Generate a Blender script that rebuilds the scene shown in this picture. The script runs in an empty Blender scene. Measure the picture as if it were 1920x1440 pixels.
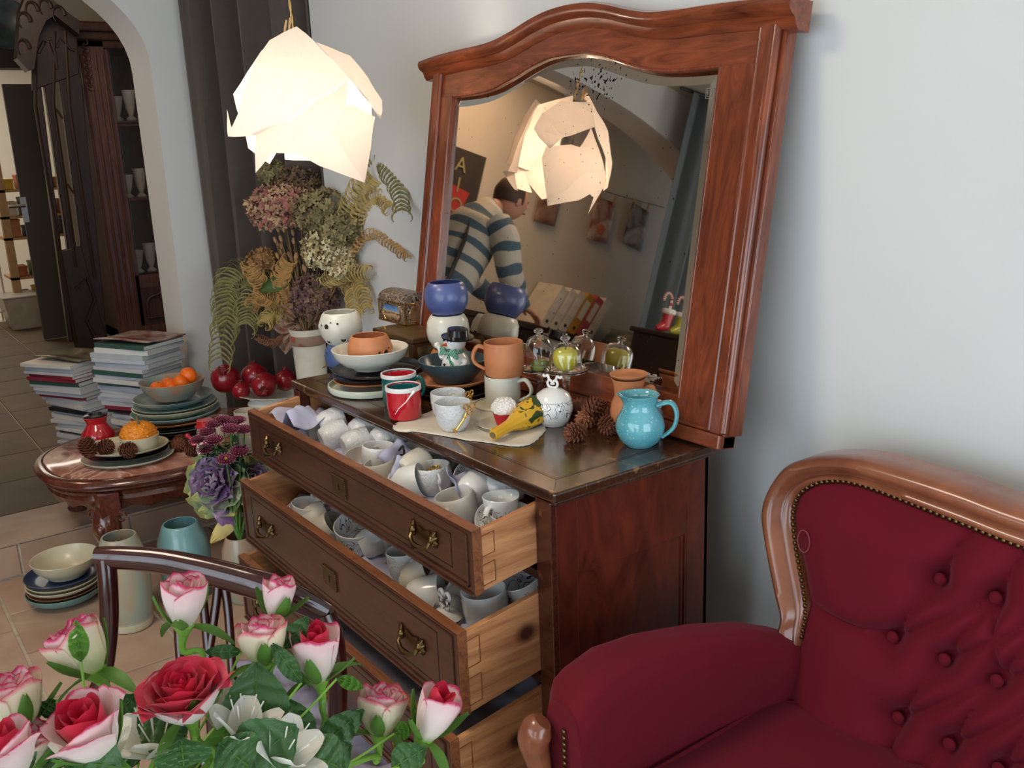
import bpy, math, random
import numpy as np
from mathutils import Vector, Matrix, Euler, noise as mnoise

# ------------------------------------------------------------------ camera
F0, YAW, PITCH, ROLL = 1753.3, 2.51319, 0.25454, -0.03892
CAM = Vector((1.2283, -0.97594, 0.61478))
_f = Vector((math.cos(YAW)*math.cos(PITCH), math.sin(YAW)*math.cos(PITCH), -math.sin(PITCH)))
_r = _f.cross(Vector((0, 0, 1))).normalized(); _u = _r.cross(_f)
_c, _s = math.cos(ROLL), math.sin(ROLL)
RT, UP, FW = _c*_r + _s*_u, -_s*_r + _c*_u, _f
scn = bpy.context.scene; COL = scn.collection
cd = bpy.data.cameras.new('camera'); cam = bpy.data.objects.new('camera', cd); COL.objects.link(cam)
cd.sensor_fit = 'HORIZONTAL'; cd.sensor_width = 36.0; cd.lens = 36.0*F0/1920.0; cd.clip_start = 0.05; cd.clip_end = 60
cam.matrix_world = Matrix(((RT.x, UP.x, -FW.x, CAM.x), (RT.y, UP.y, -FW.y, CAM.y), (RT.z, UP.z, -FW.z, CAM.z), (0, 0, 0, 1)))
scn.camera = cam
# view
scn.view_settings.view_transform = 'Standard'; scn.view_settings.look = 'None'
scn.view_settings.exposure = -0.14; scn.view_settings.gamma = 1.0; scn.view_settings.use_curve_mapping = False
# world: pale winter sky outside the windows
w = bpy.data.worlds.new('sky'); scn.world = w; w.use_nodes = True
w.node_tree.nodes['Background'].inputs[0].default_value = (0.62, 0.78, 1.0, 1)
w.node_tree.nodes['Background'].inputs[1].default_value = 1.0

def area(name, loc, look, sx, sy, power, col):
    l = bpy.data.lights.new(name, 'AREA'); l.shape = 'RECTANGLE'; l.size = sx; l.size_y = sy; l.energy = power; l.color = col
    o = bpy.data.objects.new(name, l); COL.objects.link(o); o.location = loc
    o.rotation_euler = Vector(look).to_track_quat('-Z', 'Y').to_euler(); return o
# daylight through the shop windows behind and to the right of the photographer
area('window_daylight_front', (0.8, -3.32, 0.35), (-0.07, 1, -0.08), 3.8, 1.9, 108, (0.72, 0.865, 1.0))
area('window_daylight_right', (3.30, -0.5, 0.30), (-1, 0.05, -0.05), 2.0, 1.9, 62, (0.72, 0.865, 1.0))
# unseen fill lights added for the rooms beyond the arch and the main room
area('far_room_fill', (-3.32, -1.2, 1.69), (-.5, 0, -1), 0.25, 1.2, 24, (1.0, 0.68, 0.42))  # added to warm the far room, tucked out of view behind the arch lintel
area('workshop_fill', (-8.2, -0.3, 1.70), (0, 0, -1), 1.4, 1.4, 38, (1.0, 0.90, 0.76))  # unseen source added to brighten the workshop past the doorway
area('room_warm_fill', (-0.5, -1.3, 1.70), (0, 0.2, -1), 0.6, 0.6, 24, (1.0, 0.84, 0.66))  # added warm fill over the main room, no fixture there
area('armoire_fill', (-4.6, 0.2, 1.70), (-0.3, 0, -1), 0.5, 0.5, 8, (1.0, 0.78, 0.55))  # added to warm the dark armoire, no lamp modelled

rnd = random.Random(7)
def ray(x, y): return FW + RT*((x-960)/F0) - UP*((y-720)/F0)
def at_z(x, y, z): d = ray(x, y); return CAM + d*((z-CAM.z)/d.z)
def at_y(x, y, Y): d = ray(x, y); return CAM + d*((Y-CAM.y)/d.y)
def at_x(x, y, X): d = ray(x, y); return CAM + d*((X-CAM.x)/d.x)
def depth(p): return (Vector(p)-CAM).dot(FW)

# ------------------------------------------------------------------ materials
def S(r, g, b):
    f = lambda v: (v/255/12.92) if v/255 <= .04045 else ((v/255+.055)/1.055)**2.4
    return (f(r), f(g), f(b), 1)
MATS = {}
class NT:
    def __init__(s, name):
        s.m = bpy.data.materials.new(name); s.m.use_nodes = True; s.t = s.m.node_tree; s.n = s.t.nodes; s.b = s.n['Principled BSDF']
    def a(s, typ, **kw):
        n = s.n.new(typ)
        for k, v in kw.items():
            if k.startswith('i_'): n.inputs[k[2:].replace('_', ' ')].default_value = v
            else: setattr(n, k, v)
        return n
    def l(s, a, b): s.t.links.new(a, b)
def coords(N, scale=(1, 1, 1), rot=(0, 0, 0), kind='Object'):
    tc = N.a('ShaderNodeTexCoord'); mp = N.a('ShaderNodeMapping'); mp.inputs['Scale'].default_value = scale; mp.inputs['Rotation'].default_value = rot
    N.l(tc.outputs[kind], mp.inputs['Vector']); return mp.outputs['Vector']
def ramp(N, fac, stops, interp='LINEAR'):
    r = N.a('ShaderNodeValToRGB'); r.color_ramp.interpolation = interp
    while len(r.color_ramp.elements) < len(stops): r.color_ramp.elements.new(0.5)
    for e, (p, c) in zip(r.color_ramp.elements, stops): e.position = p; e.color = c
    if fac is not None: N.l(fac, r.inputs['Fac'])
    return r.outputs['Color']
def bump(N, h, strength=.2, dist=.002):
    b = N.a('ShaderNodeBump'); b.inputs['Strength'].default_value = strength; b.inputs['Distance'].default_value = dist
    N.l(h, b.inputs['Height']); N.l(b.outputs['Normal'], N.b.inputs['Normal']); return b
def P(N, col=None, rough=.5, metal=0, coat=0, sheen=0, trans=0, ior=None, sub=0, spec=None):
    b = N.b
    if col is not None: b.inputs['Base Color'].default_value = col
    b.inputs['Roughness'].default_value = rough; b.inputs['Metallic'].default_value = metal
    b.inputs['Coat Weight'].default_value = coat; b.inputs['Coat Roughness'].default_value = .12
    b.inputs['Sheen Weight'].default_value = sheen; b.inputs['Transmission Weight'].default_value = trans
    if ior: b.inputs['IOR'].default_value = ior
    if sub: b.inputs['Subsurface Weight'].default_value = sub; b.inputs['Subsurface Radius'].default_value = (.01, .006, .004)
    if spec is not None: b.inputs['Specular IOR Level'].default_value = spec
def plain(name, col, rough=.5, var=.12, scale=14, bmp=.0, bscale=60, **kw):
    if name in MATS: return MATS[name]
    N = NT(name); P(N, col, rough, **kw)
    v = coords(N); n = N.a('ShaderNodeTexNoise'); n.inputs['Scale'].default_value = scale; n.inputs['Detail'].default_value = 4; N.l(v, n.inputs['Vector'])
    a = tuple(max(0, c*(1-var)) for c in col[:3])+(1,); b = tuple(min(1, c*(1+var)) for c in col[:3])+(1,)
    N.l(ramp(N, n.outputs['Fac'], [(.3, a), (.7, b)]), N.b.inputs['Base Color'])
    if bmp:
        n2 = N.a('ShaderNodeTexNoise'); n2.inputs['Scale'].default_value = bscale; n2.inputs['Detail'].default_value = 3; N.l(v, n2.inputs['Vector']); bump(N, n2.outputs['Fac'], bmp)
    MATS[name] = N.m; return N.m
def wood(name, dark, light, rough=.3, scale=(1, 14, 14), coat=.3, dist=3.0, bmp=.08, freq=3.0, knots=False, worn=None):
    if name in MATS: return MATS[name]
    N = NT(name); P(N, None, rough, coat=coat)
    v = coords(N, scale)
    n = N.a('ShaderNodeTexNoise'); n.inputs['Scale'].default_value = freq; n.inputs['Detail'].default_value = 8; n.inputs['Roughness'].default_value = .65; n.inputs['Distortion'].default_value = dist; N.l(v, n.inputs['Vector'])
    c = ramp(N, n.outputs['Fac'], [(.28, dark), (.52, tuple((dark[i]+light[i])/2 for i in range(3))+(1,)), (.75, light)])
    v2 = coords(N, (1, 1, 1)); n2 = N.a('ShaderNodeTexNoise'); n2.inputs['Scale'].default_value = 3.5; n2.inputs['Detail'].default_value = 3; N.l(v2, n2.inputs['Vector'])
    mx = N.a('ShaderNodeMix', data_type='RGBA', blend_type='MULTIPLY'); mx.inputs[0].default_value = .6
    N.l(c, mx.inputs[6]); N.l(ramp(N, n2.outputs['Fac'], [(.3, (.6, .6, .6, 1)), (.7, (1.25, 1.2, 1.15, 1))]), mx.inputs[7])
    out = mx.outputs[2]
    if knots:
        vo = N.a('ShaderNodeTexVoronoi'); vo.inputs['Scale'].default_value = knots; N.l(coords(N, (1, 1, 1.2)), vo.inputs['Vector'])
        m2 = N.a('ShaderNodeMix', data_type='RGBA'); N.l(ramp(N, vo.outputs['Distance'], [(.05, (1, 1, 1, 1)), (.13, (0, 0, 0, 1))]), m2.inputs[0])
        N.l(out, m2.inputs[6]); m2.inputs[7].default_value = S(70, 32, 18); out = m2.outputs[2]
    if worn:
        n3 = N.a('ShaderNodeTexNoise'); n3.inputs['Scale'].default_value = 38; n3.inputs['Detail'].default_value = 6; N.l(coords(N, (1, 1, 1)), n3.inputs['Vector'])
        m2 = N.a('ShaderNodeMix', data_type='RGBA'); N.l(ramp(N, n3.outputs['Fac'], [(.62, (0, 0, 0, 1)), (.70, (.7, .7, .7, 1))]), m2.inputs[0])
        N.l(out, m2.inputs[6]); m2.inputs[7].default_value = worn; out = m2.outputs[2]
    N.l(out, N.b.inputs['Base Color']); bump(N, n.outputs['Fac'], bmp)
    MATS[name] = N.m; return N.m
def glazed(name, col, col2=None, rough=.18, scale=9, speck=None, coat=.2, bmp=0, streak=False):
    """pottery glaze: two tones broken by noise, optional specks"""
    if name in MATS: return MATS[name]
    col2 = col2 or tuple(min(1, c*1.2) for c in col[:3])+(1,)
    N = NT(name); P(N, None, rough, coat=coat)
    v = coords(N, (1, 1, .35) if streak else (1, 1, 1)); n = N.a('ShaderNodeTexNoise'); n.inputs['Scale'].default_value = scale; n.inputs['Detail'].default_value = 5; n.inputs['Distortion'].default_value = .6; N.l(v, n.inputs['Vector'])
    out = ramp(N, n.outputs['Fac'], [(.38, col), (.62, col2)])
    if speck:
        n3 = N.a('ShaderNodeTexNoise'); n3.inputs['Scale'].default_value = 260; n3.inputs['Detail'].default_value = 1; N.l(v, n3.inputs['Vector'])
        m2 = N.a('ShaderNodeMix', data_type='RGBA'); N.l(ramp(N, n3.outputs['Fac'], [(.66, (0, 0, 0, 1)), (.72, (.8, .8, .8, 1))]), m2.inputs[0])
        N.l(out, m2.inputs[6]); m2.inputs[7].default_value = speck; out = m2.outputs[2]
    N.l(out, N.b.inputs['Base Color'])
    if bmp:
        n2 = N.a('ShaderNodeTexNoise'); n2.inputs['Scale'].default_value = 70; n2.inputs['Detail'].default_value = 2; n2.inputs['Distortion'].default_value = 1.5; N.l(coords(N), n2.inputs['Vector']); bump(N, n2.outputs['Fac'], bmp, .008)
    MATS[name] = N.m; return N.m
def scrolls(name, ink, z0, z1, scale=28):
    """white porcelain with a band of thin curling lines and dots"""
    if name in MATS: return MATS[name]
    N = NT(name); P(N, None, .16, coat=.3)
    v = coords(N); n = N.a('ShaderNodeTexNoise'); n.inputs['Scale'].default_value = scale; n.inputs['Detail'].default_value = 0; n.inputs['Distortion'].default_value = 2.2; N.l(v, n.inputs['Vector'])
    k = (0, 0, 0, 1); o = (1, 1, 1, 1)
    a = ramp(N, n.outputs['Fac'], [(.40, k), (.415, o), (.43, o), (.445, k), (.55, k), (.565, o), (.58, o), (.595, k)])
    vo = N.a('ShaderNodeTexVoronoi'); vo.inputs['Scale'].default_value = scale*2.0; N.l(v, vo.inputs['Vector'])
    d = ramp(N, vo.outputs['Distance'], [(.10, o), (.15, k)])
    mx = N.a('ShaderNodeMix', data_type='RGBA', blend_type='LIGHTEN'); mx.inputs[0].default_value = 1; N.l(a, mx.inputs[6]); N.l(d, mx.inputs[7])
    tc = N.a('ShaderNodeTexCoord'); sp = N.a('ShaderNodeSeparateXYZ'); N.l(tc.outputs['Object'], sp.inputs[0])
    mr = N.a('ShaderNodeMapRange'); mr.inputs['From Min'].default_value = z0; mr.inputs['From Max'].default_value = z1; N.l(sp.outputs['Z'], mr.inputs['Value'])
    band = ramp(N, mr.outputs[0], [(0, k), (.04, o), (.96, o), (1, k)])
    m3 = N.a('ShaderNodeMix', data_type='RGBA', blend_type='MULTIPLY'); m3.inputs[0].default_value = 1; N.l(mx.outputs[2], m3.inputs[6]); N.l(band, m3.inputs[7])
    m4 = N.a('ShaderNodeMix', data_type='RGBA'); N.l(m3.outputs[2], m4.inputs[0]); m4.inputs[6].default_value = S(236, 234, 230); m4.inputs[7].default_value = ink
    N.l(m4.outputs[2], N.b.inputs['Base Color']); MATS[name] = N.m; return N.m
def uvramp(name, stops, rough=.5, axis='Y', trans=0, nscale=18, bmp=.15, wave=None, sheen=0):
    """colour runs along the piece's own UV (petal tips, leaves, stripes)"""
    if name in MATS: return MATS[name]
    N = NT(name); P(N, None, rough, sheen=sheen); tc = N.a('ShaderNodeTexCoord'); sp = N.a('ShaderNodeSeparateXYZ'); N.l(tc.outputs['UV'], sp.inputs[0])
    n = N.a('ShaderNodeTexNoise'); n.inputs['Scale'].default_value = nscale; n.inputs['Detail'].default_value = 3; N.l(tc.outputs['UV'], n.inputs['Vector'])
    ma = N.a('ShaderNodeMath', operation='MULTIPLY_ADD'); N.l(n.outputs['Fac'], ma.inputs[0]); ma.inputs[1].default_value = .14; ma.inputs[2].default_value = -.07
    ad = N.a('ShaderNodeMath', operation='ADD'); N.l(ma.outputs[0], ad.inputs[0]); N.l(sp.outputs[axis], ad.inputs[1])
    c = ramp(N, ad.outputs[0], stops); N.l(c, N.b.inputs['Base Color']); bump(N, n.outputs['Fac'], bmp)
    if trans:
        tr = N.a('ShaderNodeBsdfTranslucent'); N.l(c, tr.inputs['Color']); ms = N.a('ShaderNodeMixShader'); ms.inputs[0].default_value = trans
        N.l(N.b.outputs[0], ms.inputs[1]); N.l(tr.outputs[0], ms.inputs[2]); N.l(ms.outputs[0], N.n['Material Output'].inputs['Surface'])
    MATS[name] = N.m; return N.m

# ------------------------------------------------------------------ mesh building
class M:
    def __init__(s): s.v = []; s.f = []; s.uv = []; s.mi = []; s.cur = 0
    def quadbox(s, p, T=None):
        b = len(s.v)
        for q in p: q = Vector(q); s.v.append(T @ q if T else q); s.uv.append((0, 0))
        for f in ((0, 3, 2, 1), (4, 5, 6, 7), (0, 1, 5, 4), (1, 2, 6, 5), (2, 3, 7, 6), (3, 0, 4, 7)): s.f.append(tuple(b+i for i in f)); s.mi.append(s.cur)
        return s
    def box(s, x0, x1, y0, y1, z0, z1, T=None):
        return s.quadbox([(x0, y0, z0), (x1, y0, z0), (x1, y1, z0), (x0, y1, z0), (x0, y0, z1), (x1, y0, z1), (x1, y1, z1), (x0, y1, z1)], T)
    def grid(s, fn, nu, nv, closeu=False, flip=False):
        b = len(s.v)
        for j in range(nv+1):
            for i in range(nu if closeu else nu+1):
                s.v.append(Vector(fn(i/nu, j/nv))); s.uv.append((i/nu, j/nv))
        w = nu if closeu else nu+1
        for j in range(nv):
            for i in range(nu):
                i2 = (i+1) % w if closeu else i+1
                q = (b+j*w+i, b+j*w+i2, b+(j+1)*w+i2, b+(j+1)*w+i)
                s.f.append(q[::-1] if flip else q); s.mi.append(s.cur)
        return s
    def lathe(s, prof, seg=28, T=None, c=(0, 0, 0), sx=1, sy=1, cap=True, rf=None):
        b = len(s.v); n = len(prof)
        for k, (r, z) in enumerate(prof):
            for i in range(seg):
                a = 2*math.pi*i/seg; rr = r*(rf(a, z) if rf else 1)
                p = Vector((c[0]+rr*math.cos(a)*sx, c[1]+rr*math.sin(a)*sy, c[2]+z)); s.v.append(T @ p if T else p); s.uv.append((i/seg, k/max(1, n-1)))
        for k in range(n-1):
            for i in range(seg):
                j = (i+1) % seg; s.f.append((b+k*seg+i, b+k*seg+j, b+(k+1)*seg+j, b+(k+1)*seg+i)); s.mi.append(s.cur)
        if cap:
            if prof[0][0] > 1e-5: s.f.append(tuple(b+i for i in range(seg))[::-1]); s.mi.append(s.cur)
            if prof[-1][0] > 1e-5: s.f.append(tuple(b+(n-1)*seg+i for i in range(seg))); s.mi.append(s.cur)
        return s
    def tube(s, pts, rad, seg=8, cap=True, flat=1.0, closed=False, upv=None):
        pts = [Vector(p) for p in pts]; n = len(pts); b = len(s.v)
        if not hasattr(rad, '__len__'): rad = [rad]*n
        prev = None
        for i, p in enumerate(pts):
            if closed: t = pts[(i+1) % n]-pts[i-1]
            else: t = pts[min(i+1, n-1)]-pts[max(i-1, 0)]
            if t.length < 1e-9: t = Vector((0, 0, 1))
            t.normalize()
            if prev is None:
                ref = Vector(upv) if upv else (Vector((0, 0, 1)) if abs(t.z) < .9 else Vector((1, 0, 0)))
                nn = (ref-t*ref.dot(t)).normalized()
            else:
                nn = prev-t*prev.dot(t); nn = nn.normalized() if nn.length > 1e-6 else prev
            prev = nn; bb = t.cross(nn)
            for k in range(seg):
                a = 2*math.pi*k/seg; s.v.append(p+nn*math.cos(a)*rad[i]+bb*math.sin(a)*rad[i]*flat); s.uv.append((k/seg, i/max(1, n-1)))
        for i in range(n if closed else n-1):
            j = (i+1) % n
            for k in range(seg):
                l = (k+1) % seg; s.f.append((b+i*seg+k, b+i*seg+l, b+j*seg+l, b+j*seg+k)); s.mi.append(s.cur)
        if cap and not closed:
            s.f.append(tuple(b+k for k in range(seg))[::-1]); s.f.append(tuple(b+(n-1)*seg+k for k in range(seg))); s.mi += [s.cur]*2
        return s
    def ball(s, c, r, seg=14, rings=9, T=None, fn=None):
        c = Vector(c); r = (r, r, r) if not hasattr(r, '__len__') else r
        def g(u, v):
            a = 2*math.pi*u; t = math.pi*(v-.5); d = Vector((math.cos(t)*math.cos(a), math.cos(t)*math.sin(a), math.sin(t)))
            k = fn(d) if fn else 1
            p = Vector((c.x+d.x*r[0]*k, c.y+d.y*r[1]*k, c.z+d.z*r[2]*k)); return T @ p if T else p
        return s.grid(g, seg, rings, closeu=True)
    def prism(s, poly, d0, d1, fr=None, uvs=False):
        """poly in 2D extruded between depths d0,d1; fr maps (a,b,d)->xyz"""
        fr = fr or (lambda a, b_, d: (a, d, b_)); b = len(s.v); n = len(poly)
        for d in (d0, d1):
            for (x, y) in poly: s.v.append(Vector(fr(x, y, d))); s.uv.append((x, y))
        s.f.append(tuple(b+i for i in range(n))); s.f.append(tuple(b+n+i for i in range(n))[::-1]); s.mi += [s.cur]*2
        for i in range(n):
            j = (i+1) % n; s.f.append((b+j, b+i, b+n+i, b+n+j)); s.mi.append(s.cur)
        return s
    def xf(s, T):
        s.v = [T @ p for p in s.v]; return s
    def join(s, o, T=None):
        b = len(s.v); s.v += [T @ p if T else p.copy() for p in o.v]; s.uv += o.uv; s.f += [tuple(i+b for i in f) for f in o.f]; s.mi += o.mi; return s
    def build(s, name, mats, parent=None, loc=(0, 0, 0), rot=(0, 0, 0), smooth=True, ang=38, bevel=0, label=None, solid=0, fixn=False):
        me = bpy.data.meshes.new(name); me.from_pydata([tuple(p) for p in s.v], [], s.f)
        if not isinstance(mats, (list, tuple)): mats = [mats]
        for m in mats: me.materials.append(m)
        if len(mats) > 1: me.polygons.foreach_set('material_index', s.mi)
        ul = me.uv_layers.new(name='UVMap'); li = np.zeros(len(me.loops), dtype=np.int32); me.loops.foreach_get('vertex_index', li)
        ul.data.foreach_set('uv', np.array(s.uv, dtype=np.float32)[li].ravel())
        if fixn:
            import bmesh
            bm = bmesh.new(); bm.from_mesh(me); bmesh.ops.remove_doubles(bm, verts=bm.verts, dist=1e-5); bmesh.ops.recalc_face_normals(bm, faces=bm.faces); bm.to_mesh(me); bm.free()
        if smooth:
            me.polygons.foreach_set('use_smooth', [True]*len(me.polygons)); me.set_sharp_from_angle(angle=math.radians(ang))
        me.update(); o = bpy.data.objects.new(name, me); COL.objects.link(o); o.location = loc; o.rotation_euler = rot
        if parent: o.parent = parent
        if bevel: md = o.modifiers.new('bevel', 'BEVEL'); md.width = bevel; md.segments = 2; md.limit_method = 'ANGLE'; md.angle_limit = math.radians(40)
        if solid: md = o.modifiers.new('solid', 'SOLIDIFY'); md.thickness = solid; md.offset = 0
        if label: o['label'] = label
        return o
def tag(o, label, cat, group=None, kind=None):
    o['label'] = label; o['category'] = cat
    if group: o['group'] = group
    if kind: o['kind'] = kind
    return o
def thing(name, label, cat, loc=(0, 0, 0), rot=(0, 0, 0), group=None, parent=None):
    o = bpy.data.objects.new(name, None); COL.objects.link(o); o.empty_display_size = .05; o.location = loc; o.rotation_euler = rot
    return tag(o, label, cat, group)
def struct(m, name, mats, **kw):
    o = m.build(name, mats, **kw); o['kind'] = 'structure'; return o
def inst(src, parent=None, loc=None, rot=None, scale=None):
    c = src.copy(); COL.objects.link(c); c.parent = parent
    if loc is not None: c.location = loc
    if rot is not None: c.rotation_euler = rot
    if scale is not None: c.scale = scale if hasattr(scale, '__len__') else (scale,)*3
    return c
def copy_tree(o, parent=None):
    c = o.copy(); COL.objects.link(c); c.parent = parent
    for ch in list(o.children): copy_tree(ch, c)
    return c
def smooth_path(pts, n=6):
    """Catmull-Rom through pts"""
    pts = [Vector(p) for p in pts]; out = []
    for i in range(len(pts)-1):
        p0 = pts[max(i-1, 0)]; p1 = pts[i]; p2 = pts[i+1]; p3 = pts[min(i+2, len(pts)-1)]
        for k in range(n):
            t = k/n; out.append(.5*((2*p1)+(p2-p0)*t+(2*p0-5*p1+4*p2-p3)*t*t+(3*p1-p0-3*p2+p3)*t**3))
    out.append(pts[-1]); return out
def lerp(a, b, t): return a+(b-a)*t
def interp(xs, ys, x):
    if x <= xs[0]: return ys[0]
    for i in range(len(xs)-1):
        if x <= xs[i+1]: return ys[i]+(ys[i+1]-ys[i])*(x-xs[i])/(xs[i+1]-xs[i])
    return ys[-1]
def frame(o, x, y, z): # matrix from axes
    return Matrix(((x.x, y.x, z.x, o.x), (x.y, y.y, z.y, o.y), (x.z, y.z, z.z, o.z), (0, 0, 0, 1)))
def aim(o, d, spin=0):
    d = Vector(d).normalized(); q = d.to_track_quat('Z', 'Y'); return Matrix.Translation(Vector(o)) @ q.to_matrix().to_4x4() @ Matrix.Rotation(spin, 4, 'Z')
FL, UF, CE = -0.85, -0.72, 1.75       # lower floor, upper floor, ceiling
WY, AX = 0.61, -2.85                  # back wall, arch wall

# ------------------------------------------------------------------ common materials
m_wall = plain('wall_paint', S(216, 216, 214), .75, var=.025, scale=2.2, bmp=.05, bscale=18)
m_wall2 = plain('cream_wall_paint', S(205, 196, 182), .8, var=.04, scale=2)
m_ceil = plain('ceiling_paint', S(200, 192, 180), .85, var=.03)
m_grout = plain('grout', S(196, 186, 172), .9, var=.15, scale=40, bmp=.3, bscale=120)
m_tileA = glazed('terracotta_tile', S(172, 142, 120), S(190, 160, 138), .5, scale=3, coat=0)
m_tileB = glazed('terracotta_tile_pale', S(182, 156, 134), S(166, 134, 112), .5, scale=4, coat=0)
m_tileC = glazed('brown_slate_tile', S(88, 70, 52), S(102, 84, 62), .6, scale=3, coat=0)
m_dark = wood('dark_mahogany', S(48, 20, 12), S(92, 46, 28), .26, (1, 12, 12), coat=.35, worn=S(120, 70, 42))
m_side = wood('dresser_side_veneer', S(62, 22, 14), S(112, 46, 30), .3, (3, 3, 1.1), coat=.35)
m_top = wood('dresser_top_wood', S(40, 22, 14), S(84, 52, 32), .22, (1, 10, 10), coat=.5, worn=S(140, 104, 60))  # gold wear flecks, their tint also stands for the lamp's highlight
m_front = wood('drawer_front_wood', S(44, 21, 14), S(84, 45, 29), .3, (1, 9, 9), coat=.35)
m_edge = wood('worn_drawer_edge', S(96, 52, 28), S(158, 98, 58), .5, (1, 14, 14), coat=.05, worn=S(66, 34, 20))
m_pine = wood('pine_drawer_side', S(140, 78, 42), S(226, 168, 116), .5, (7, .8, 12), coat=.05, dist=.9, freq=3.0, knots=4.2, bmp=.12)
m_mirf = wood('mirror_frame_wood', S(84, 36, 20), S(142, 70, 40), .25, (7, 7, 1.2), coat=.45)
m_mirh = wood('mirror_frame_wood_cross_grain', S(86, 37, 20), S(146, 74, 42), .25, (1.2, 7, 7), coat=.45)
m_sofaw = wood('sofa_frame_wood', S(112, 62, 42), S(158, 96, 66), .26, (2, 2, 2), coat=.5, dist=1)
m_chair = wood('bentwood_lacquer', S(30, 8, 6), S(66, 20, 14), .16, (2, 2, 2), coat=.3, dist=1)
m_chair.node_tree.nodes['Principled BSDF'].inputs['Coat Roughness'].default_value = .03
m_table = wood('side_table_wood', S(62, 28, 18), S(112, 56, 38), .2, (1, 9, 9), coat=.6)
m_cab = wood('carved_oak', S(40, 20, 12), S(92, 52, 32), .5, (8, 8, 1), coat=.0)
m_cabd = wood('blackened_oak', S(22, 11, 7), S(58, 32, 20), .45, (8, 8, 1), coat=.1)
m_cab2 = wood('cabinet_side_oak', S(62, 34, 24), S(108, 64, 44), .5, (8, 8, 1), coat=.2)
m_brass = plain('antique_brass', S(112, 92, 60), .34, metal=1.0, var=.25, scale=60, bmp=.2)
m_gold = plain('gold_lustre', S(226, 178, 92), .15, metal=1.0, var=.1)
m_white = glazed('white_porcelain', S(226, 224, 218), S(236, 234, 228), .16, coat=.3)
m_emb = glazed('white_embossed_porcelain', S(208, 209, 208), S(222, 221, 218), .25, coat=.2, bmp=.4)
m_bisque = glazed('matte_cream_porcelain', S(208, 200, 184), S(220, 212, 196), .45, coat=0)
m_scrl = scrolls('black_scroll_porcelain', S(22, 22, 28), .008, .052)
m_blues = scrolls('blue_scroll_porcelain', S(40, 60, 130), .03, .06, 22)
m_terra = glazed('terracotta_clay', S(184, 116, 74), S(200, 130, 86), .5, coat=0, scale=14)
m_tissue = plain('lilac_tissue_paper', S(182, 182, 206), .8, var=.08, bmp=.2)
m_black = plain('black_plastic', S(22, 22, 24), .4)
m_blackg = glazed('black_glaze', S(26, 28, 34), S(40, 40, 46), .2)
def glass_mat():
    N = NT('clear_glass'); P(N, (1, 1, 1, 1), .0, trans=1, ior=1.45); MATS['clear_glass'] = N.m; return N.m
m_glass = glass_mat()
# ================================================================== SETTING
fl = struct(M().box(-2.37, 3.45, -3.5, .9, FL-.06, FL-.006), 'floor', m_grout, smooth=False)
tiles = []
PX, PY = .313, .39
def tile_mesh(sx, sy, mat, name='tile'):
    return M().box(-sx/2, sx/2, -sy/2, sy/2, 0, .008).build(name, mat, fl, smooth=False, bevel=.0015)
tsrc = None
k = 0
for i in range(11):
    for j in range(7):
        x = -2.375+PX*(i+.5); y = -1.86+.39*j-.0+.0+ (0.0 if j > 2 else 0.0)+.0
        y = -.69+PY*(j-3)+PY/2
        if y > .8: continue
        if j < 3: x += .12
        h = rnd.random()
        if x > 1.0: continue
        mt = m_tileA if h < .55 else m_tileB
        key = 'A' if h < .55 else 'B'
        if key not in [t[0] for t in tiles]:
            o = tile_mesh(PX-.011, PY-.011, mt); tiles.append((key, o))
        else:
            o = inst([t[1] for t in tiles if t[0] == key][0], fl)
        o.location = (x, y, FL-.008+rnd.uniform(0, .0012)); k += 1
upf = struct(M().box(-9.6, -2.385, -4.2, 1.9, FL-.06, UF-.006), 'floor_raised', m_grout, smooth=False)
us = None
for j in range(8):
    y = -.69+PY*(j-3)+PY/2
    if y > .9: continue
    o = M().box(-.16, .16, -PY/2+.005, PY/2-.005, 0, .008).build('tile', m_tileB, upf, smooth=False, bevel=.0015) if us is None else inst(us, upf)
    us = us or o; o.location = (-2.375-.16, y, UF-.008)
rs = None
for j in range(8):
    y = -.69+PY*(j-3)+PY/2+.1
    if y > .9: continue
    o = M().box(0, .008, -PY/2+.005, PY/2-.005, .004, .118).build('riser_tile', m_tileA, upf, smooth=False, bevel=.0015) if rs is None else inst(rs, upf)
    rs = rs or o; o.location = (-2.385, y, FL)
ss = None
for i in range(14):
    for j in range(7):
        x = -2.70-.42*(i+.5); y = -1.35+.42*j
        if i > 11 or y > 1.3: continue
        o = M().box(-.206, .206, -.206, .206, 0, .008).build('slate_tile', m_tileC, upf, smooth=False, bevel=.0015) if ss is None else inst(ss, upf)
        ss = ss or o; o.location = (x, y, UF-.008+rnd.uniform(0, .001))
# walls
struct(M().box(-2.12, 3.45, WY, WY+.12, FL, CE), 'wall_back', m_wall, smooth=False, bevel=.004)
struct(M().box(-2.9, -2.12, WY+.28, WY+.40, FL, CE), 'wall_niche', m_wall, smooth=False)
ac, aa, ab, sp = -1.25, 1.49, .60, .95
poly = [(WY+.4, UF), (WY+.4, CE), (-3.45, CE), (-3.45, UF), (ac-aa, UF)]
for i in range(41):
    t = math.pi*(1-i/40); ca, sa = math.cos(t), math.sin(t)
    poly.append((ac+aa*ca, sp+ab*abs(sa)**.92))
poly.append((ac+aa, UF))
struct(M().prism(poly, AX-.28, AX, fr=lambda a, b, d: (d, a, b)), 'wall_arch', m_wall, smooth=True, ang=50, fixn=True)
struct(M().box(-9.7, 3.45, -4.3, 2.0, CE, CE+.08), 'ceiling', m_ceil, smooth=False)
struct(M().box(3.40, 3.52, -3.5, .7, FL, CE), 'wall_right', m_wall2, smooth=False)
struct(M().box(-2.9, 3.45, -3.52, -3.42, FL, CE), 'wall_front', m_wall2, smooth=False)
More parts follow.
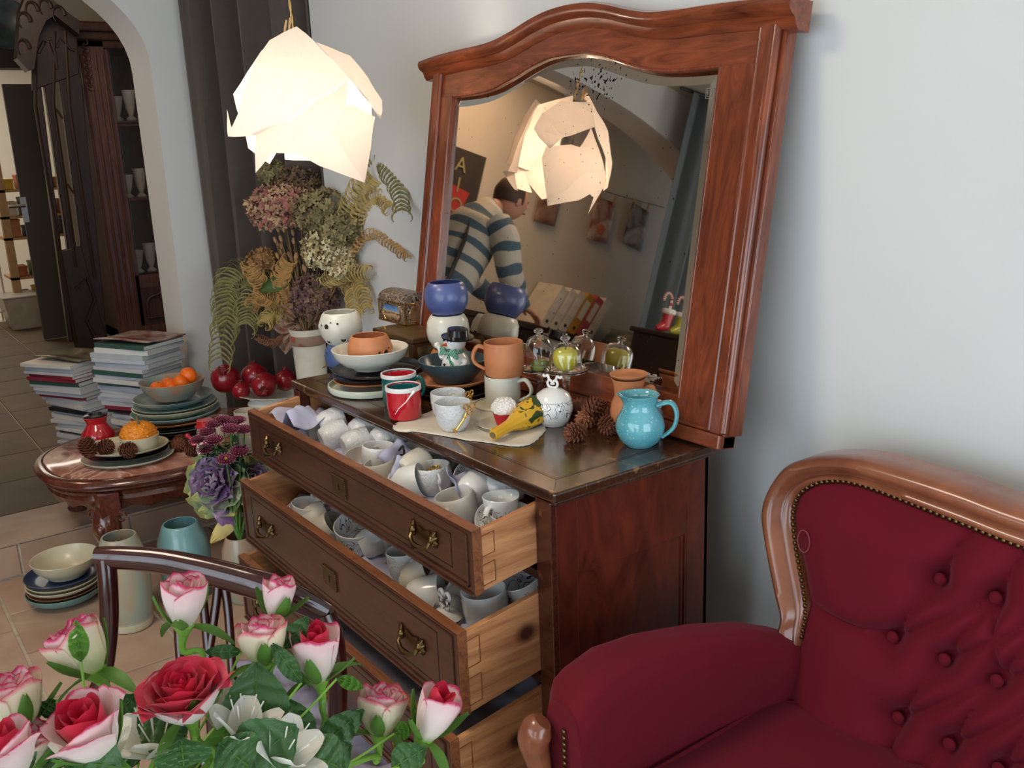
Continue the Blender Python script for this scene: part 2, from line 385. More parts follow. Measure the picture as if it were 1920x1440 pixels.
def window(name, T, wd, ht, n):
    m = M()
    m.box(-wd/2-.06, wd/2+.06, -.03, .03, -ht/2-.06, -ht/2, T); m.box(-wd/2-.06, wd/2+.06, -.03, .03, ht/2, ht/2+.06, T)
    for i in range(n+1):
        x = -wd/2+wd*i/n; m.box(x-.03, x+.03, -.03, .03, -ht/2, ht/2, T)
    m.box(-wd/2, wd/2, -.02, .02, ht*.22, ht*.22+.04, T)
    return struct(m, name, plain('window_frame_white', S(225, 225, 222), .4), smooth=False)
window('window_1', Matrix.Translation((.8, -3.27, .35)), 3.8, 1.9, 5)
window('window_2', Matrix.Translation((3.25, -.5, .30)) @ Matrix.Rotation(math.pi/2, 4, 'Z'), 2.0, 1.9, 3)
# far rooms
struct(M().box(-9.7, -9.6, -4.3, 2.0, FL, CE), 'wall_workshop', plain('workshop_wall', S(232, 228, 218), .8, var=.02), smooth=False)
struct(M().box(-9.7, -2.9, 1.5, 1.6, FL, CE), 'wall_side', m_wall2, smooth=False)
struct(M().box(-3.95, -3.83, -4.3, -1.02, UF, CE), 'wall_partition', m_wall2, smooth=False)
struct(M().box(-9.7, -3.9, -4.35, -4.25, FL, CE), 'wall_far', m_wall2, smooth=False)
DX = -6.6
lz = at_x(0, 128, DX).z
struct(M().box(DX-.12, DX, .62, 1.5, UF, CE), 'wall_doorway', m_wall2, smooth=False)
struct(M().box(DX-.12, DX, -4.3, .62, lz+.13, CE), 'wall_lintel', m_wall2, smooth=False)
struct(M().box(DX-.16, DX+.03, -4.0, .66, lz, lz+.14), 'trim_1', plain('dark_beam', S(44, 34, 28), .6), smooth=False)
# skirting of the tiled lower room
struct(M().box(-2.1, 3.4, WY-.012, WY, FL, FL+.07), 'baseboard_back', m_tileA, smooth=False)

# ---- curtains
def curtain(name, label, p0, p1, z0, z1, folds, amp, mat, gather=0, group=None, seed=1, lean=0):
    r = random.Random(seed); p0 = Vector(p0); p1 = Vector(p1); d = (p1-p0); n = Vector((-d.y, d.x)).normalized()
    ph = [r.uniform(0, 6) for _ in range(3)]
    def fn(u, v):
        z = lerp(z0, z1, v); uu = u
        if gather: uu = lerp(u, .5+gather*(u-.5)+lean*.3, 1-v)
        q = p0+d*uu+n*(amp*(math.sin(u*folds*6.283+ph[0]+.3*math.sin(v*3+ph[1]))+.35*math.sin(u*folds*2.3*6.283+ph[2]+v))*(.75+.25*(1-v)))
        return (q.x, q.y, z)
    o = M().grid(fn, folds*14, 24).build(name, mat, solid=.003); return tag(o, label, 'curtain')
m_curt = plain('charcoal_curtain_cloth', S(80, 70, 64), .9, var=.06, scale=30, sheen=.2)
m_curt2 = plain('grey_blue_curtain_cloth', S(108, 116, 122), .9, var=.05, sheen=.2)
curtain('curtain', 'dark charcoal floor-length curtain hanging between the arch and the white wall', (-2.80, .40), (-2.14, .635), UF+.01, CE-.02, 4, .058, m_curt, seed=5)
curtain('curtain', 'grey blue curtain seen in the mirror beside the arch', (-2.72, -2.02), (-2.35, -3.1), FL+.14, CE-.02, 7, .055, m_curt2, seed=3)
for px, ln, nm in (((-2.82, .385), (-2.13, .65), 1), ((-2.74, -1.95), (-2.3, -3.2), 2)):
    o = M().tube([(px[0], px[1], CE-.015), (ln[0], ln[1], CE-.015)], .010).build('curtain_rod', m_black); tag(o, 'black curtain rod under the ceiling above the %s curtain' % ('charcoal' if nm == 1 else 'grey blue'), 'rod')

# ---- carved armoire beyond the arch
CX = -5.6
def cp(x, y, X=CX): return at_x(x, y, X)
y0, y1, y2 = cp(140, 60).y, cp(186, 70).y, cp(345, 620).y+.12
zt = 1.36; zb = UF
arm_ = thing('armoire', 'tall dark carved oak armoire with leaded glass beyond the arch', 'cupboard', (CX, (y0+y2)/2, UF))
L0 = Vector((CX, (y0+y2)/2, UF))
def A_(m, name, mat, par=arm_, **kw): return m.xf(Matrix.Translation(-L0)).build(name, mat, par, **kw)
m = M(); m.box(CX-.5, CX-.02, y0, y0+.03, zb+.08, zt); m.box(CX-.5, CX-.02, y2-.03, y2, zb+.08, zt); m.box(CX-.5, CX-.47, y0, y2, zb+.08, zt); m.box(CX-.5, CX-.02, y0, y2, zt-.04, zt); m.box(CX-.5, CX, y0, y2, zb+.08, zb+.16)
A_(m, 'body', m_cab2, smooth=False, bevel=.004)
gz0, gz1 = cp(300, 512).z, cp(240, 68).z
gy0, gy1 = cp(192, 70).y+.02, y2-.06
m = M()
for (a, b, z, zz, d) in [(y0, gy0-.03, zb+.1, zt, .02), (gy0-.03, gy0, gz0, gz1, 0), (gy1, y2, zb+.1, zt, .02), (gy0, gy1, gz1, zt, .0), (gy0, gy1, gz0-.09, gz0, 0)]: m.box(CX-.03, CX+d, a, b, z, zz)
for i in range(4): # fluted pilaster
    yy = lerp(y0+.012, gy0-.045, i/3); m.tube([(CX+.024, yy, zb+.2), (CX+.024, yy, zt-.1)], .008, 6)
A_(m, 'door_frame', m_cab2, ang=30)
m = M()
for i in range(1, 2): m.box(CX-.01, CX+.012, lerp(gy0, gy1, .62)-.006, lerp(gy0, gy1, .62)+.006, gz0, gz1)
zs = [lerp(gz1, gz0, t) for t in (.36, .67)]
for z in zs: m.box(CX-.01, CX+.014, gy0, gy1, z-.008, z+.008)
A_(m, 'glazing_bar', m_cab, smooth=False)
zz = [gz1]+zs+[gz0]
for i in range(3):
    for (a, b) in ((gy0, lerp(gy0, gy1, .62)), (lerp(gy0, gy1, .62), gy1)):
        A_(M().box(CX-.012, CX-.006, a+.006, b-.006, zz[i+1]+.008, zz[i]-.008), 'pane', m_glass, smooth=False)
m = M(); m.box(CX-.02, CX-.005, gy0, gy1, zb+.16, gz0-.09)
pts = [(CX+.002, lerp(gy0, gy1, a), lerp(zb+.2, gz0-.12, b)) for a, b in ((.1, .05), (.1, .6), (.2, .8), (.35, .85), (.5, .97), (.65, .85), (.8, .8), (.9, .6), (.9, .05))]
m.tube(smooth_path(pts, 5)+[Vector(pts[0])], .010, 6); A_(m, 'lower_panel', m_cab)
m = M()
for i, (dz, dx) in enumerate(((0, .02), (.05, .05), (.1, .09))): m.box(CX-.5, CX+dx, y0-.02-dx*.5, y2+dx*.3, zt+dz-.06, zt+dz)
A_(m, 'cornice', m_cab, smooth=False, bevel=.012)
for yy in (y0+.05, y2-.06): A_(M().lathe([(.03, 0), (.05, .03), (.04, .06), (.05, .085)], 14, c=(CX-.04, yy, zb)), 'foot', m_cab)
# acanthus scroll down the corner
m = M()
for i in range(13):
    z = lerp(cp(158, 80).z, cp(172, 165).z, i/12); s_ = -1 if i % 2 else 1
    pts = [(CX+.03, (y0+.045)+s_*.018*math.sin(a), z+.018*math.cos(a)) for a in [k*.55 for k in range(9)]]
    m.tube(pts, [.006-.0004*k for k in range(9)], 5)
A_(m, 'scroll_carving', m_cab)
# shelves with glassware inside
m = M()
for z in (lerp(gz0, gz1, .33), lerp(gz0, gz1, .66)): m.box(CX-.46, CX-.04, y0+.04, y2-.04, z-.012, z)
A_(m, 'shelf', m_cab2, smooth=False)
for si_, z in enumerate((gz0+.0, lerp(gz0, gz1, .33)+.001, lerp(gz0, gz1, .66)+.001)):
    for q in range(3):
        yy = lerp(gy0, gy1, .15+.27*q); o = M().lathe([(.03, 0), (.035, .01), (.014, .03), (.03, .08), (.045, .16+.04*(q % 2)), (.04, .16+.04*(q % 2)), (.026, .08), (.0, .05)], 16, cap=False).build('glass_vessel', plain('frosted_white_glass', S(200, 196, 186), .25), loc=(CX-.15, yy, z+.002))
        tag(o, 'pale glass vessel on the %s armoire shelf, %s' % (('bottom', 'middle', 'top')[si_], ('left', 'centre', 'right')[q]), 'glassware', 'glassware inside the armoire')
# open carved door leaf of the armoire, pierced by two tall slots
dl = thing('carved_door_leaf', 'very dark carved door leaf with tall glazed slots, standing ajar on the armoire left', 'door', tuple(cp(150, 665, CX+.05).to_tuple()))
DL = Vector(dl.location)
ox = CX+.1
def lp(x, y): p = at_x(x, y, ox); return (p.y, p.z)
def D_(m, name, mat, **kw): return m.xf(Matrix.Translation(-DL)).build(name, mat, dl, **kw)
def leafstrip(a, b, c, d, th=.05): # px quad
    return [lp(*a), lp(*b), lp(*c), lp(*d)]
m = M(); fx = lambda a, b, d: (d, a, b)
for q in ([(62, 155), (76, 165), (136, 640), (128, 640)], [(80, 150), (94, 140), (150, 520), (130, 500)], [(106, 130), (142, 60), (200, 640), (158, 520)]):
    m.prism([lp(*p) for p in q], ox-.03, ox+.03, fr=fx)
m.prism([lp(*p) for p in [(60, 60), (72, 35), (100, 28), (125, 45), (142, 62), (146, 140), (60, 170)]], ox-.025, ox+.035, fr=fx)
m.prism([lp(*p) for p in [(112, 470), (150, 460), (200, 640), (192, 672), (150, 678), (136, 640)]], ox-.025, ox+.035, fr=fx)
D_(m, 'leaf_frame', m_cabd, ang=30, fixn=True, bevel=.006)
m = M()
for pts, r in (([(70, 100), (80, 80), (92, 78), (100, 100), (104, 130)], .012), ([(104, 90), (112, 72), (128, 92), (138, 96)], .010), ([(66, 60), (64, 200), (86, 330), (110, 470), (140, 640)], .010), ([(100, 60), (98, 200), (118, 330), (140, 500)], .010), ([(120, 60), (128, 200), (150, 350), (176, 520)], .010), ([(140, 540), (160, 520), (175, 560), (160, 600), (180, 640)], .012)):
    m.tube([(ox+.035, p[0], p[1]) for p in [lp(*q) for q in pts]], r, 6)
D_(m, 'leaf_moulding', m_cabd)
# crested hood over the door leaf
m = M()
hood = [(30, 110), (36, 20), (48, -10), (78, -15), (118, 20), (146, 40), (146, 66), (126, 50), (100, 30), (84, 40), (70, 70), (62, 130), (52, 134)]
m.prism([(at_x(x, y, ox+.12).y, at_x(x, y, ox+.12).z) for x, y in hood], ox+.03, ox+.16, fr=fx)
for (x, y) in ((46, 40), (60, 20), (85, 15), (110, 28), (44, 90)):
    p = at_x(x, y, ox+.16); m.tube([(ox+.165, p.y+.035*math.cos(q), p.z+.05*math.sin(q)) for q in [.5*k for k in range(9)]], [.014-.0012*k for k in range(9)], 6)
D_(m, 'crested_hood', m_cabd, ang=40, fixn=True)
m = M()
for (x, y) in ((107, 208), (128, 348)):
    p = at_x(x, y, ox+.04); m.tube([(ox+.03, p.y, p.z), (ox+.07, p.y-.01, p.z+.01), (ox+.07, p.y+.02, p.z-.05)], .008, 6)
D_(m, 'coat_hook', m_brass)
# hanging plate above the lintel
p = at_x(10, 45, DX+.02)
o = M().lathe([(0, 0), (.10, .004), (.17, .02), (.175, .03), (.165, .03), (.10, .012), (0, .012)], 32, T=Matrix.Rotation(math.pi/2, 4, 'Y'), cap=False).build('hanging_plate', glazed('teal_plate_glaze', S(60, 92, 96), S(38, 50, 54), .3), loc=p); tag(o, 'round teal plate hung on the wall above the dark beam', 'plate')
# grey door
q = [at_x(x, y, DX+.10) for x, y in ((3, 158), (62, 143), (140, 655), (84, 632))]
dy0, dy1 = q[0].y, q[1].y; DWd = dy1-dy0
dr = thing('grey_door', 'plain dark grey door leaf standing open, lever handle near its left edge', 'door', (DX+.1, dy0, UF+.01))
M().box(-.02, .02, 0, DWd, 0, at_x(3, 158, DX+.1).z-UF-.01).build('leaf', plain('grey_door_paint', S(72, 66, 60), .6, var=.03), dr, smooth=False, bevel=.003)
hp = at_x(45, 388, DX+.12)
m = M().box(.02, .028, hp.y-dy0-.02, hp.y-dy0+.02, hp.z-UF-.12, hp.z-UF+.06); m.tube([(.03, hp.y-dy0, hp.z-UF), (.07, hp.y-dy0, hp.z-UF), (.075, hp.y-dy0-.11, hp.z-UF)], .011, 8)
m.build('lever_handle', plain('brushed_steel', S(190, 186, 178), .3, metal=1), dr)

# workshop shelf unit with clutter
SX = -7.4
def wp(x, y, X=SX): return at_x(x, y, X)
su = thing('wooden_shelf_unit', 'raw timber shelving filled with boxes in the bright workshop', 'shelf', (SX, wp(30, 500).y, UF)); SL = Vector(su.location)
m_timber = wood('raw_timber', S(178, 140, 96), S(206, 172, 128), .6, (6, 6, 1), coat=0)
ya = wp(42, 600).y-.0; 
for dy in (-.02, .26, .55):
    M().box(-.03, .03, dy-.03, dy+.03, 0, 1.35).build('upright', m_timber, su, loc=(.0, 0, 0), smooth=False)
shz = [wp(30, y).z-UF for y in (355, 405, 445, 520, 575)]
for z in sorted(set(round(z, 3) for z in shz)):
    M().box(-.35, .03, -.05, .6, z-.02, z).build('shelf_board', m_timber, su, smooth=False)
cols = [((210, 176, 60), 'yellow'), ((60, 96, 160), 'blue'), ((170, 96, 60), 'orange brown'), ((206, 200, 186), 'cream'), ((122, 140, 60), 'olive green'), ((48, 44, 42), 'black'), ((188, 120, 80), 'tan')]
gi = 0
for si, z in enumerate(shz):
    for b in range(4):
        (c_, nm) = cols[(si*3+b*2) % 7]; hh = .08+.03*((si+b) % 3)
        o = M().box(-.09, .09, -.055, .055, 0, hh).box(-.093, .093, -.058, .058, hh-.015, hh+.004).build('storage_box', plain('box_'+nm.replace(' ', '_'), S(*c_), .6), loc=(SX-.1, SL.y+.03+.14*b, UF+z+.001), smooth=False, bevel=.004)
        tag(o, '%s storage box, box %s on the %s workshop shelf' % (nm, ['one from the left', 'two from the left', 'three from the left', 'four from the left'][b], ['fourth lowest', 'third lowest', 'middle', 'second lowest', 'lowest'][si]), 'box', 'boxes on the workshop shelves')
p = at_z(50, 612, UF)
o = M().quadbox([(-.14, -.12, 0), (.14, -.12, 0), (.14, .12, 0), (-.14, .12, 0), (-.18, -.16, .26), (.18, -.16, .26), (.18, .16, .26), (-.18, .16, .26)]).box(-.19, .19, -.17, .17, .26, .275).build('plastic_crate', plain('cloudy_plastic', S(186, 180, 168), .35), loc=(p.x, p.y, UF), smooth=False, bevel=.01); tag(o, 'cloudy plastic storage crate on the floor before the shelves', 'crate')
m = M()
p = at_z(18, 610, UF); q = Vector((p.x, p.y, UF))
for dx in (0, -.3):
    for dy in (0, -.35): m.tube([(dx, dy, 0), (dx, dy, 1.0)], .009, 6)
for z in (.12, .45, .75, .98):
    m.tube([(0, 0, z), (0, -.35, z), (-.3, -.35, z), (-.3, 0, z), (0, 0, z)], .007, 6)
    for k in range(1, 6): m.tube([(0, -.35*k/6, z), (-.3, -.35*k/6, z)], .004, 5)
o = m.build('wire_rack', plain('white_enamel', S(225, 222, 214), .4), loc=q); tag(o, 'white wire rack at the far left of the workshop', 'rack')
# ---- mirror-side furniture of the raised room (counter, binders, papers, board)
m_dkw = wood('dark_counter_wood', S(40, 24, 18), S(66, 42, 30), .4, (1, 8, 8))
ct = thing('counter', 'dark wooden counter against the partition wall seen in the mirror', 'counter', (-3.56, -2.5, UF))
M().box(-.25, .25, -1.3, 1.1, .90, .935).build('countertop', m_dkw, ct, smooth=False, bevel=.004)
for i in range(4): M().box(-.21, .22, -1.28+.6*i, -1.28+.6*i+.57, .0, .899).build('cabinet_door', m_dkw, ct, smooth=False, bevel=.004)
CT = UF+.936
bind = [((226, 220, 206), 'white'), ((222, 216, 200), 'white'), ((224, 218, 204), 'white'), ((206, 150, 50), 'yellow'), ((196, 84, 96), 'pink'), ((224, 220, 208), 'white')]
desc = ['leftmost white binder of the leaning row, spine label blank', 'second white binder of the leaning row', 'third white binder of the leaning row beside the yellow one', 'yellow spined ring binder in the leaning row', 'pink spined ring binder in the leaning row', 'white binder at the right end of the leaning row']
for i, (c_, nm) in enumerate(bind):
    t = thing('ring_binder', desc[i], 'binder', (-3.55, -2.02-.082*i, CT), (math.radians(22), 0, 0), 'ring binders on the counter')
    M().box(-.26, 0, -.035, .035, 0, .31).build('cover', plain('binder_'+nm, S(*c_), .5), t, smooth=False, bevel=.002)
    M().box(0, .002, -.022, .022, .12, .26).build('spine_label', plain('label_white', S(232, 228, 220), .6), t, smooth=False)
    M().lathe([(.006, 0), (.012, 0), (.012, .003), (.006, .003)], 16, T=Matrix.Translation((.0, 0, .05)) @ Matrix.Rotation(math.pi/2, 4, 'Y')).build('finger_ring', m_black, t)
for k in range(5):
    o = M().box(-.15, .15, -.2, .2, 0, .022).build('paper_pile', plain('paper_grey_%d' % (k % 2), S(150+18*(k % 2), 148+14*(k % 2), 140), .7), loc=(-3.58+.01*(k % 2), -2.93-.015*k, CT+.023*k), rot=(0, 0, .08*k), smooth=False); tag(o, 'flat bundle of papers stacked on the counter, %s' % ['at the bottom', 'second from the bottom', 'in the middle', 'second from the top', 'on top'][k], 'paper', 'paper bundles on the counter')
# pictures pegged on a string
m = M(); m.tube([(-3.81, -1.75, 1.30), (-3.80, -2.2, 1.25), (-3.80, -2.6, 1.26), (-3.80, -3.1, 1.30)], .003, 5); o = m.build('picture_string', m_black); tag(o, 'thin string across the wall holding the pegged prints', 'string')
pcs = [(-2.02, 1.05, S(110, 70, 60), S(150, 120, 100), 'small brown print pegged on the string, mostly behind the lamp'), (-2.52, 1.05, S(130, 66, 50), S(196, 176, 158), 'reddish brown print of white towers with an orange spot pegged on the string'), (-2.86, 1.09, S(70, 62, 56), S(164, 156, 146), 'grey and white print pegged on the string nearest the curtain')]
for i, (yy, zz, ca, cb, lab) in enumerate(pcs):
    t = thing('pegged_print', lab, 'picture', (-3.79, yy, zz))
    M().grid(lambda u, v: (.012*math.sin(u*3+i)*(1-v), (u-.5)*.19, (v-.5)*.30+.03*(u-.5)*(1 if i == 2 else -.3)), 8, 8).build('sheet', glazed('print_%d' % i, ca, cb, .5, scale=9, coat=0), t, solid=.001)
    if i == 1: M().lathe([(0, .001), (.035, .001), (.035, .003), (0, .003)], 20, T=Matrix.Translation((.012, .0, -.06)) @ Matrix.Rotation(math.pi/2, 4, 'Y')).build('orange_spot', plain('orange_ink', S(196, 92, 50), .6), t)
    for sgn in (-1, 1): M().box(-.006, .006, -.005, .005, -.03, .04).build('clothes_peg', m_timber, t, loc=(0, sgn*.07, .16), smooth=False)
# sign board with red figure in the mirror
bd = thing('menu_board', 'dark board with a red shape and pale letters seen at the mirror left edge', 'sign', (-3.80, -1.24, .78))
M().box(-.02, .02, -.20, .20, -.42, .40).build('board', plain('board_dark', S(52, 44, 38), .7), bd, smooth=False)
m = M(); fy = lambda a, b, d: (d, a, b)
m.prism([(-.13, .15), (.06, .18), (.07, -.05), (.11, -.16), (.05, -.26), (-.04, -.26), (-.10, -.16), (-.07, -.05)], .021, .026, fr=fy); m.build('red_shape', plain('sign_red', S(170, 44, 36), .6), bd, smooth=False, fixn=True)
for k, ch in enumerate('AION'):
    cu = bpy.data.curves.new('letter', 'FONT'); cu.body = ch; cu.size = .13; cu.extrude = .002; cu.align_x = 'CENTER'
    tmp = bpy.data.objects.new('letter', cu); COL.objects.link(tmp); bpy.context.view_layer.update(); me = bpy.data.meshes.new_from_object(tmp); bpy.data.objects.remove(tmp); me.materials.clear(); me.materials.append(plain('letter_pale', S(150, 140, 96), .6)); o = bpy.data.objects.new('letter', me); COL.objects.link(o); o.parent = bd; o.location = (.029, -.02-.012*k, .26-.125*k); o.rotation_euler = (math.pi/2, 0, math.pi/2)
# low dark sideboard with ornaments (seen only in the mirror)
sb = thing('sideboard', 'dark panelled sideboard in front of the grey blue curtain, seen in the mirror', 'sideboard', (-1.95, -1.95, FL))
M().box(-.2, .2, -.5, .5, 0, 1.13).build('body', m_dkw, sb, smooth=False, bevel=.004)
M().box(-.215, .215, -.52, .52, 1.13, 1.155).build('top', m_dkw, sb, smooth=False, bevel=.006)
for i in range(2):
    M().box(-.01, .01, -.2, .2, -.4, .4).build('carved_panel', m_cab, sb, loc=(.205, -.24+.48*i, .6), smooth=False, bevel=.008)
ST = FL+1.156
for i, (c_, nm) in enumerate([((190, 40, 50), 'red'), ((170, 168, 50), 'lime green'), ((40, 60, 120), 'navy blue')]):
    yy = -1.485-.10*i
    t = thing('boot_ornament', '%s ceramic boot ornament holding a striped candy cane' % nm, 'ornament', (-1.985, yy, ST), group='boot ornaments on the sideboard')
    m = M().tube([(0, .055, .012), (0, .03, .016), (0, .0, .03), (0, -.005, .06), (0, -.008, .10)], [.008, .022, .028, .026, .032], 14); m.build('boot', plain('ornament_'+nm.replace(' ', '_'), S(*c_), .2, coat=.5), t)
    M().lathe([(.031, 0), (.036, .006), (.036, .02), (.031, .026)], 18, c=(0, -.008, .09)).build('cuff', m_white, t)
    st = uvramp('candy_stripe', [(0, S(230, 226, 220)), (.5, S(230, 226, 220))], .3)
    cane = [(0, -.008, .09), (0, -.008, .16), (0, .006, .185), (0, .03, .19), (0, .045, .17), (0, .045, .15)]
    pth = smooth_path(cane, 5); m = M(); n = len(pth)-1
    for k in range(n): m.cur = k % 2; m.tube(pth[k:k+2], .007, 8)
    m.build('candy_cane', [m_white, plain('candy_red', S(190, 40, 50), .3)], t)
o = M().box(-.04, .04, -.05, .05, 0, .07).box(-.042, .042, -.052, .052, .07, .12).build('orange_box', [plain('orange_card', S(190, 96, 50), .6)], loc=(-3.58, -3.24+.05, CT+.30), smooth=False)
tag(o, 'small orange box on the tall black rack edge seen in the mirror', 'box')
o = M().box(-.06, .06, -.09, .09, 0, .299).build('black_stand', m_black, loc=(-3.58, -3.2, CT), smooth=False, bevel=.01); tag(o, 'black upright stand on the counter beneath the orange box', 'stand')
# ================================================================== DRESSER
W_, D_p = 1.15, .431
dz = thing('dresser', 'dark mahogany chest of drawers with three drawers pulled open against the white wall', 'dresser', (-W_/2, D_p/2, FL)); DO = Vector(dz.location)
def B_(m, name, mat, par=dz, off=None, **kw): return m.xf(Matrix.Translation(-(off or DO))).build(name, mat, par, **kw)
sx0, sx1 = -W_+.012, -.012
m = M()  # right side: stiles, top rail, recessed panel
m.box(sx1-.022, sx1, .012, .062, FL+.05, -.022); m.box(sx1-.022, sx1, D_p-.075, D_p-.012, FL+.05, -.022); m.box(sx1-.022, sx1, .062, D_p-.075, -.022-.16, -.022); m.box(sx1-.022, sx1, .062, D_p-.075, FL+.05, FL+.16)
B_(m, 'side_frame', m_side, smooth=False, bevel=.0015)
B_(M().box(sx1-.022, sx1-.004, .060, D_p-.073, FL+.15, -.181), 'side_panel', m_side, smooth=False)
m = M(); m.box(sx1-.006, sx1-.0005, D_p-.080, D_p-.075, FL+.16, -.182); m.box(sx1-.006, sx1-.0005, D_p-.090, D_p-.086, FL+.16, -.186)
B_(m, 'panel_bead', m_side, smooth=False, bevel=.001)
B_(M().box(sx0, sx0+.022, .012, D_p-.012, FL+.05, -.022), 'side_frame', m_side, smooth=False, bevel=.0015)
B_(M().box(sx0, sx1, D_p-.022, D_p-.012, FL+.05, -.022), 'back_panel', m_side, smooth=False)
for a_, b_ in ((sx1-.046, sx1-.001), (sx0+.001, sx0+.04)): B_(M().box(a_, b_, .0, .03, FL+.0, -.022), 'front_stile', m_dark, smooth=False, bevel=.002)
m = M(); m.box(sx0+.04, sx1-.046, .012, .03, -.028, -.0222); 
for z in (-.18, -.402, -.632): m.box(sx0+.04, sx1-.046, .006, .40, z-.012, z+.006)
m.box(sx0+.04, sx1-.046, .004, .03, FL, FL+.06)
B_(m, 'drawer_rail', m_dark, smooth=False)
# top slab with inlay border
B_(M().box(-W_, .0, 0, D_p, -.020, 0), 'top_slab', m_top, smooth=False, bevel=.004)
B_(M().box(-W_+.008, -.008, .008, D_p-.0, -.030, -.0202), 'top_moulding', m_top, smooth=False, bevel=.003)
m = M()
for (x0, x1, a, b) in ((-W_+.055, -.055, .050, .0515), (-W_+.055, -.055, .056, .0565), (-.0565, -.055, .05, D_p-.05), (-W_+.055, -W_+.0565, .05, D_p-.05), (-.062, -.0612, .056, D_p-.05)): m.box(x0, x1, a, b, -.0004, .0003)
B_(m, 'inlay_line', m_black, smooth=False)
B_(M().quadbox([(-.002, .001, -.0003), (-.0035, .0025, -.0003), (-.056, .052, -.0003), (-.057, .0505, -.0003), (-.002, .001, .0003), (-.0035, .0025, .0003), (-.056, .052, .0003), (-.057, .0505, .0003)]), 'mitre_joint', m_black, smooth=False)

SAG = .136
def sagT(): return Matrix(((1, 0, 0, 0), (0, 1, 0, 0), (0, SAG, 1, 0), (0, 0, 0, 1)))
DXL, DXR = -W_+.036, -.056
def handle(par, T, off):
    m = M()
    for s_ in (-1, 1):  # shell-shaped back plates
        for k in range(9):
            a = math.radians(-75+150*k/8); L = .016+.004*(k % 2); c = Vector((s_*.034, 0, 0))
            d = Vector((s_*math.cos(a)*.8, 0, math.sin(a)))
            m.tube([c+Vector((0, -.001, 0)), c+d*L*.6+Vector((0, -.004, 0)), c+d*L+Vector((0, -.001, 0))], [.003, .0045, .002], 6)
        m.ball((s_*.034, -.006, 0), (.008, .007, .008), 10, 6)
    m.xf(T); B_(m, 'handle_mount', m_brass, par, off=off)
    m = M().tube([(-.034, -.006, .0), (-.032, -.014, -.012), (-.016, -.019, -.018), (0, -.021, -.020), (.016, -.019, -.018), (.032, -.014, -.012), (.034, -.006, 0)], [.0035, .004, .005, .007, .005, .004, .0035], 8)
    B_(M().prism([(-.030, -.002), (-.02, .012), (0, .006), (.02, .012), (.030, -.002), (.02, -.018), (-.02, -.018)], -.003, -.001).xf(T), 'handle_plate', m_brass, par, off=off)
    m.xf(T); B_(m, 'handle', m_brass, par, off=off)
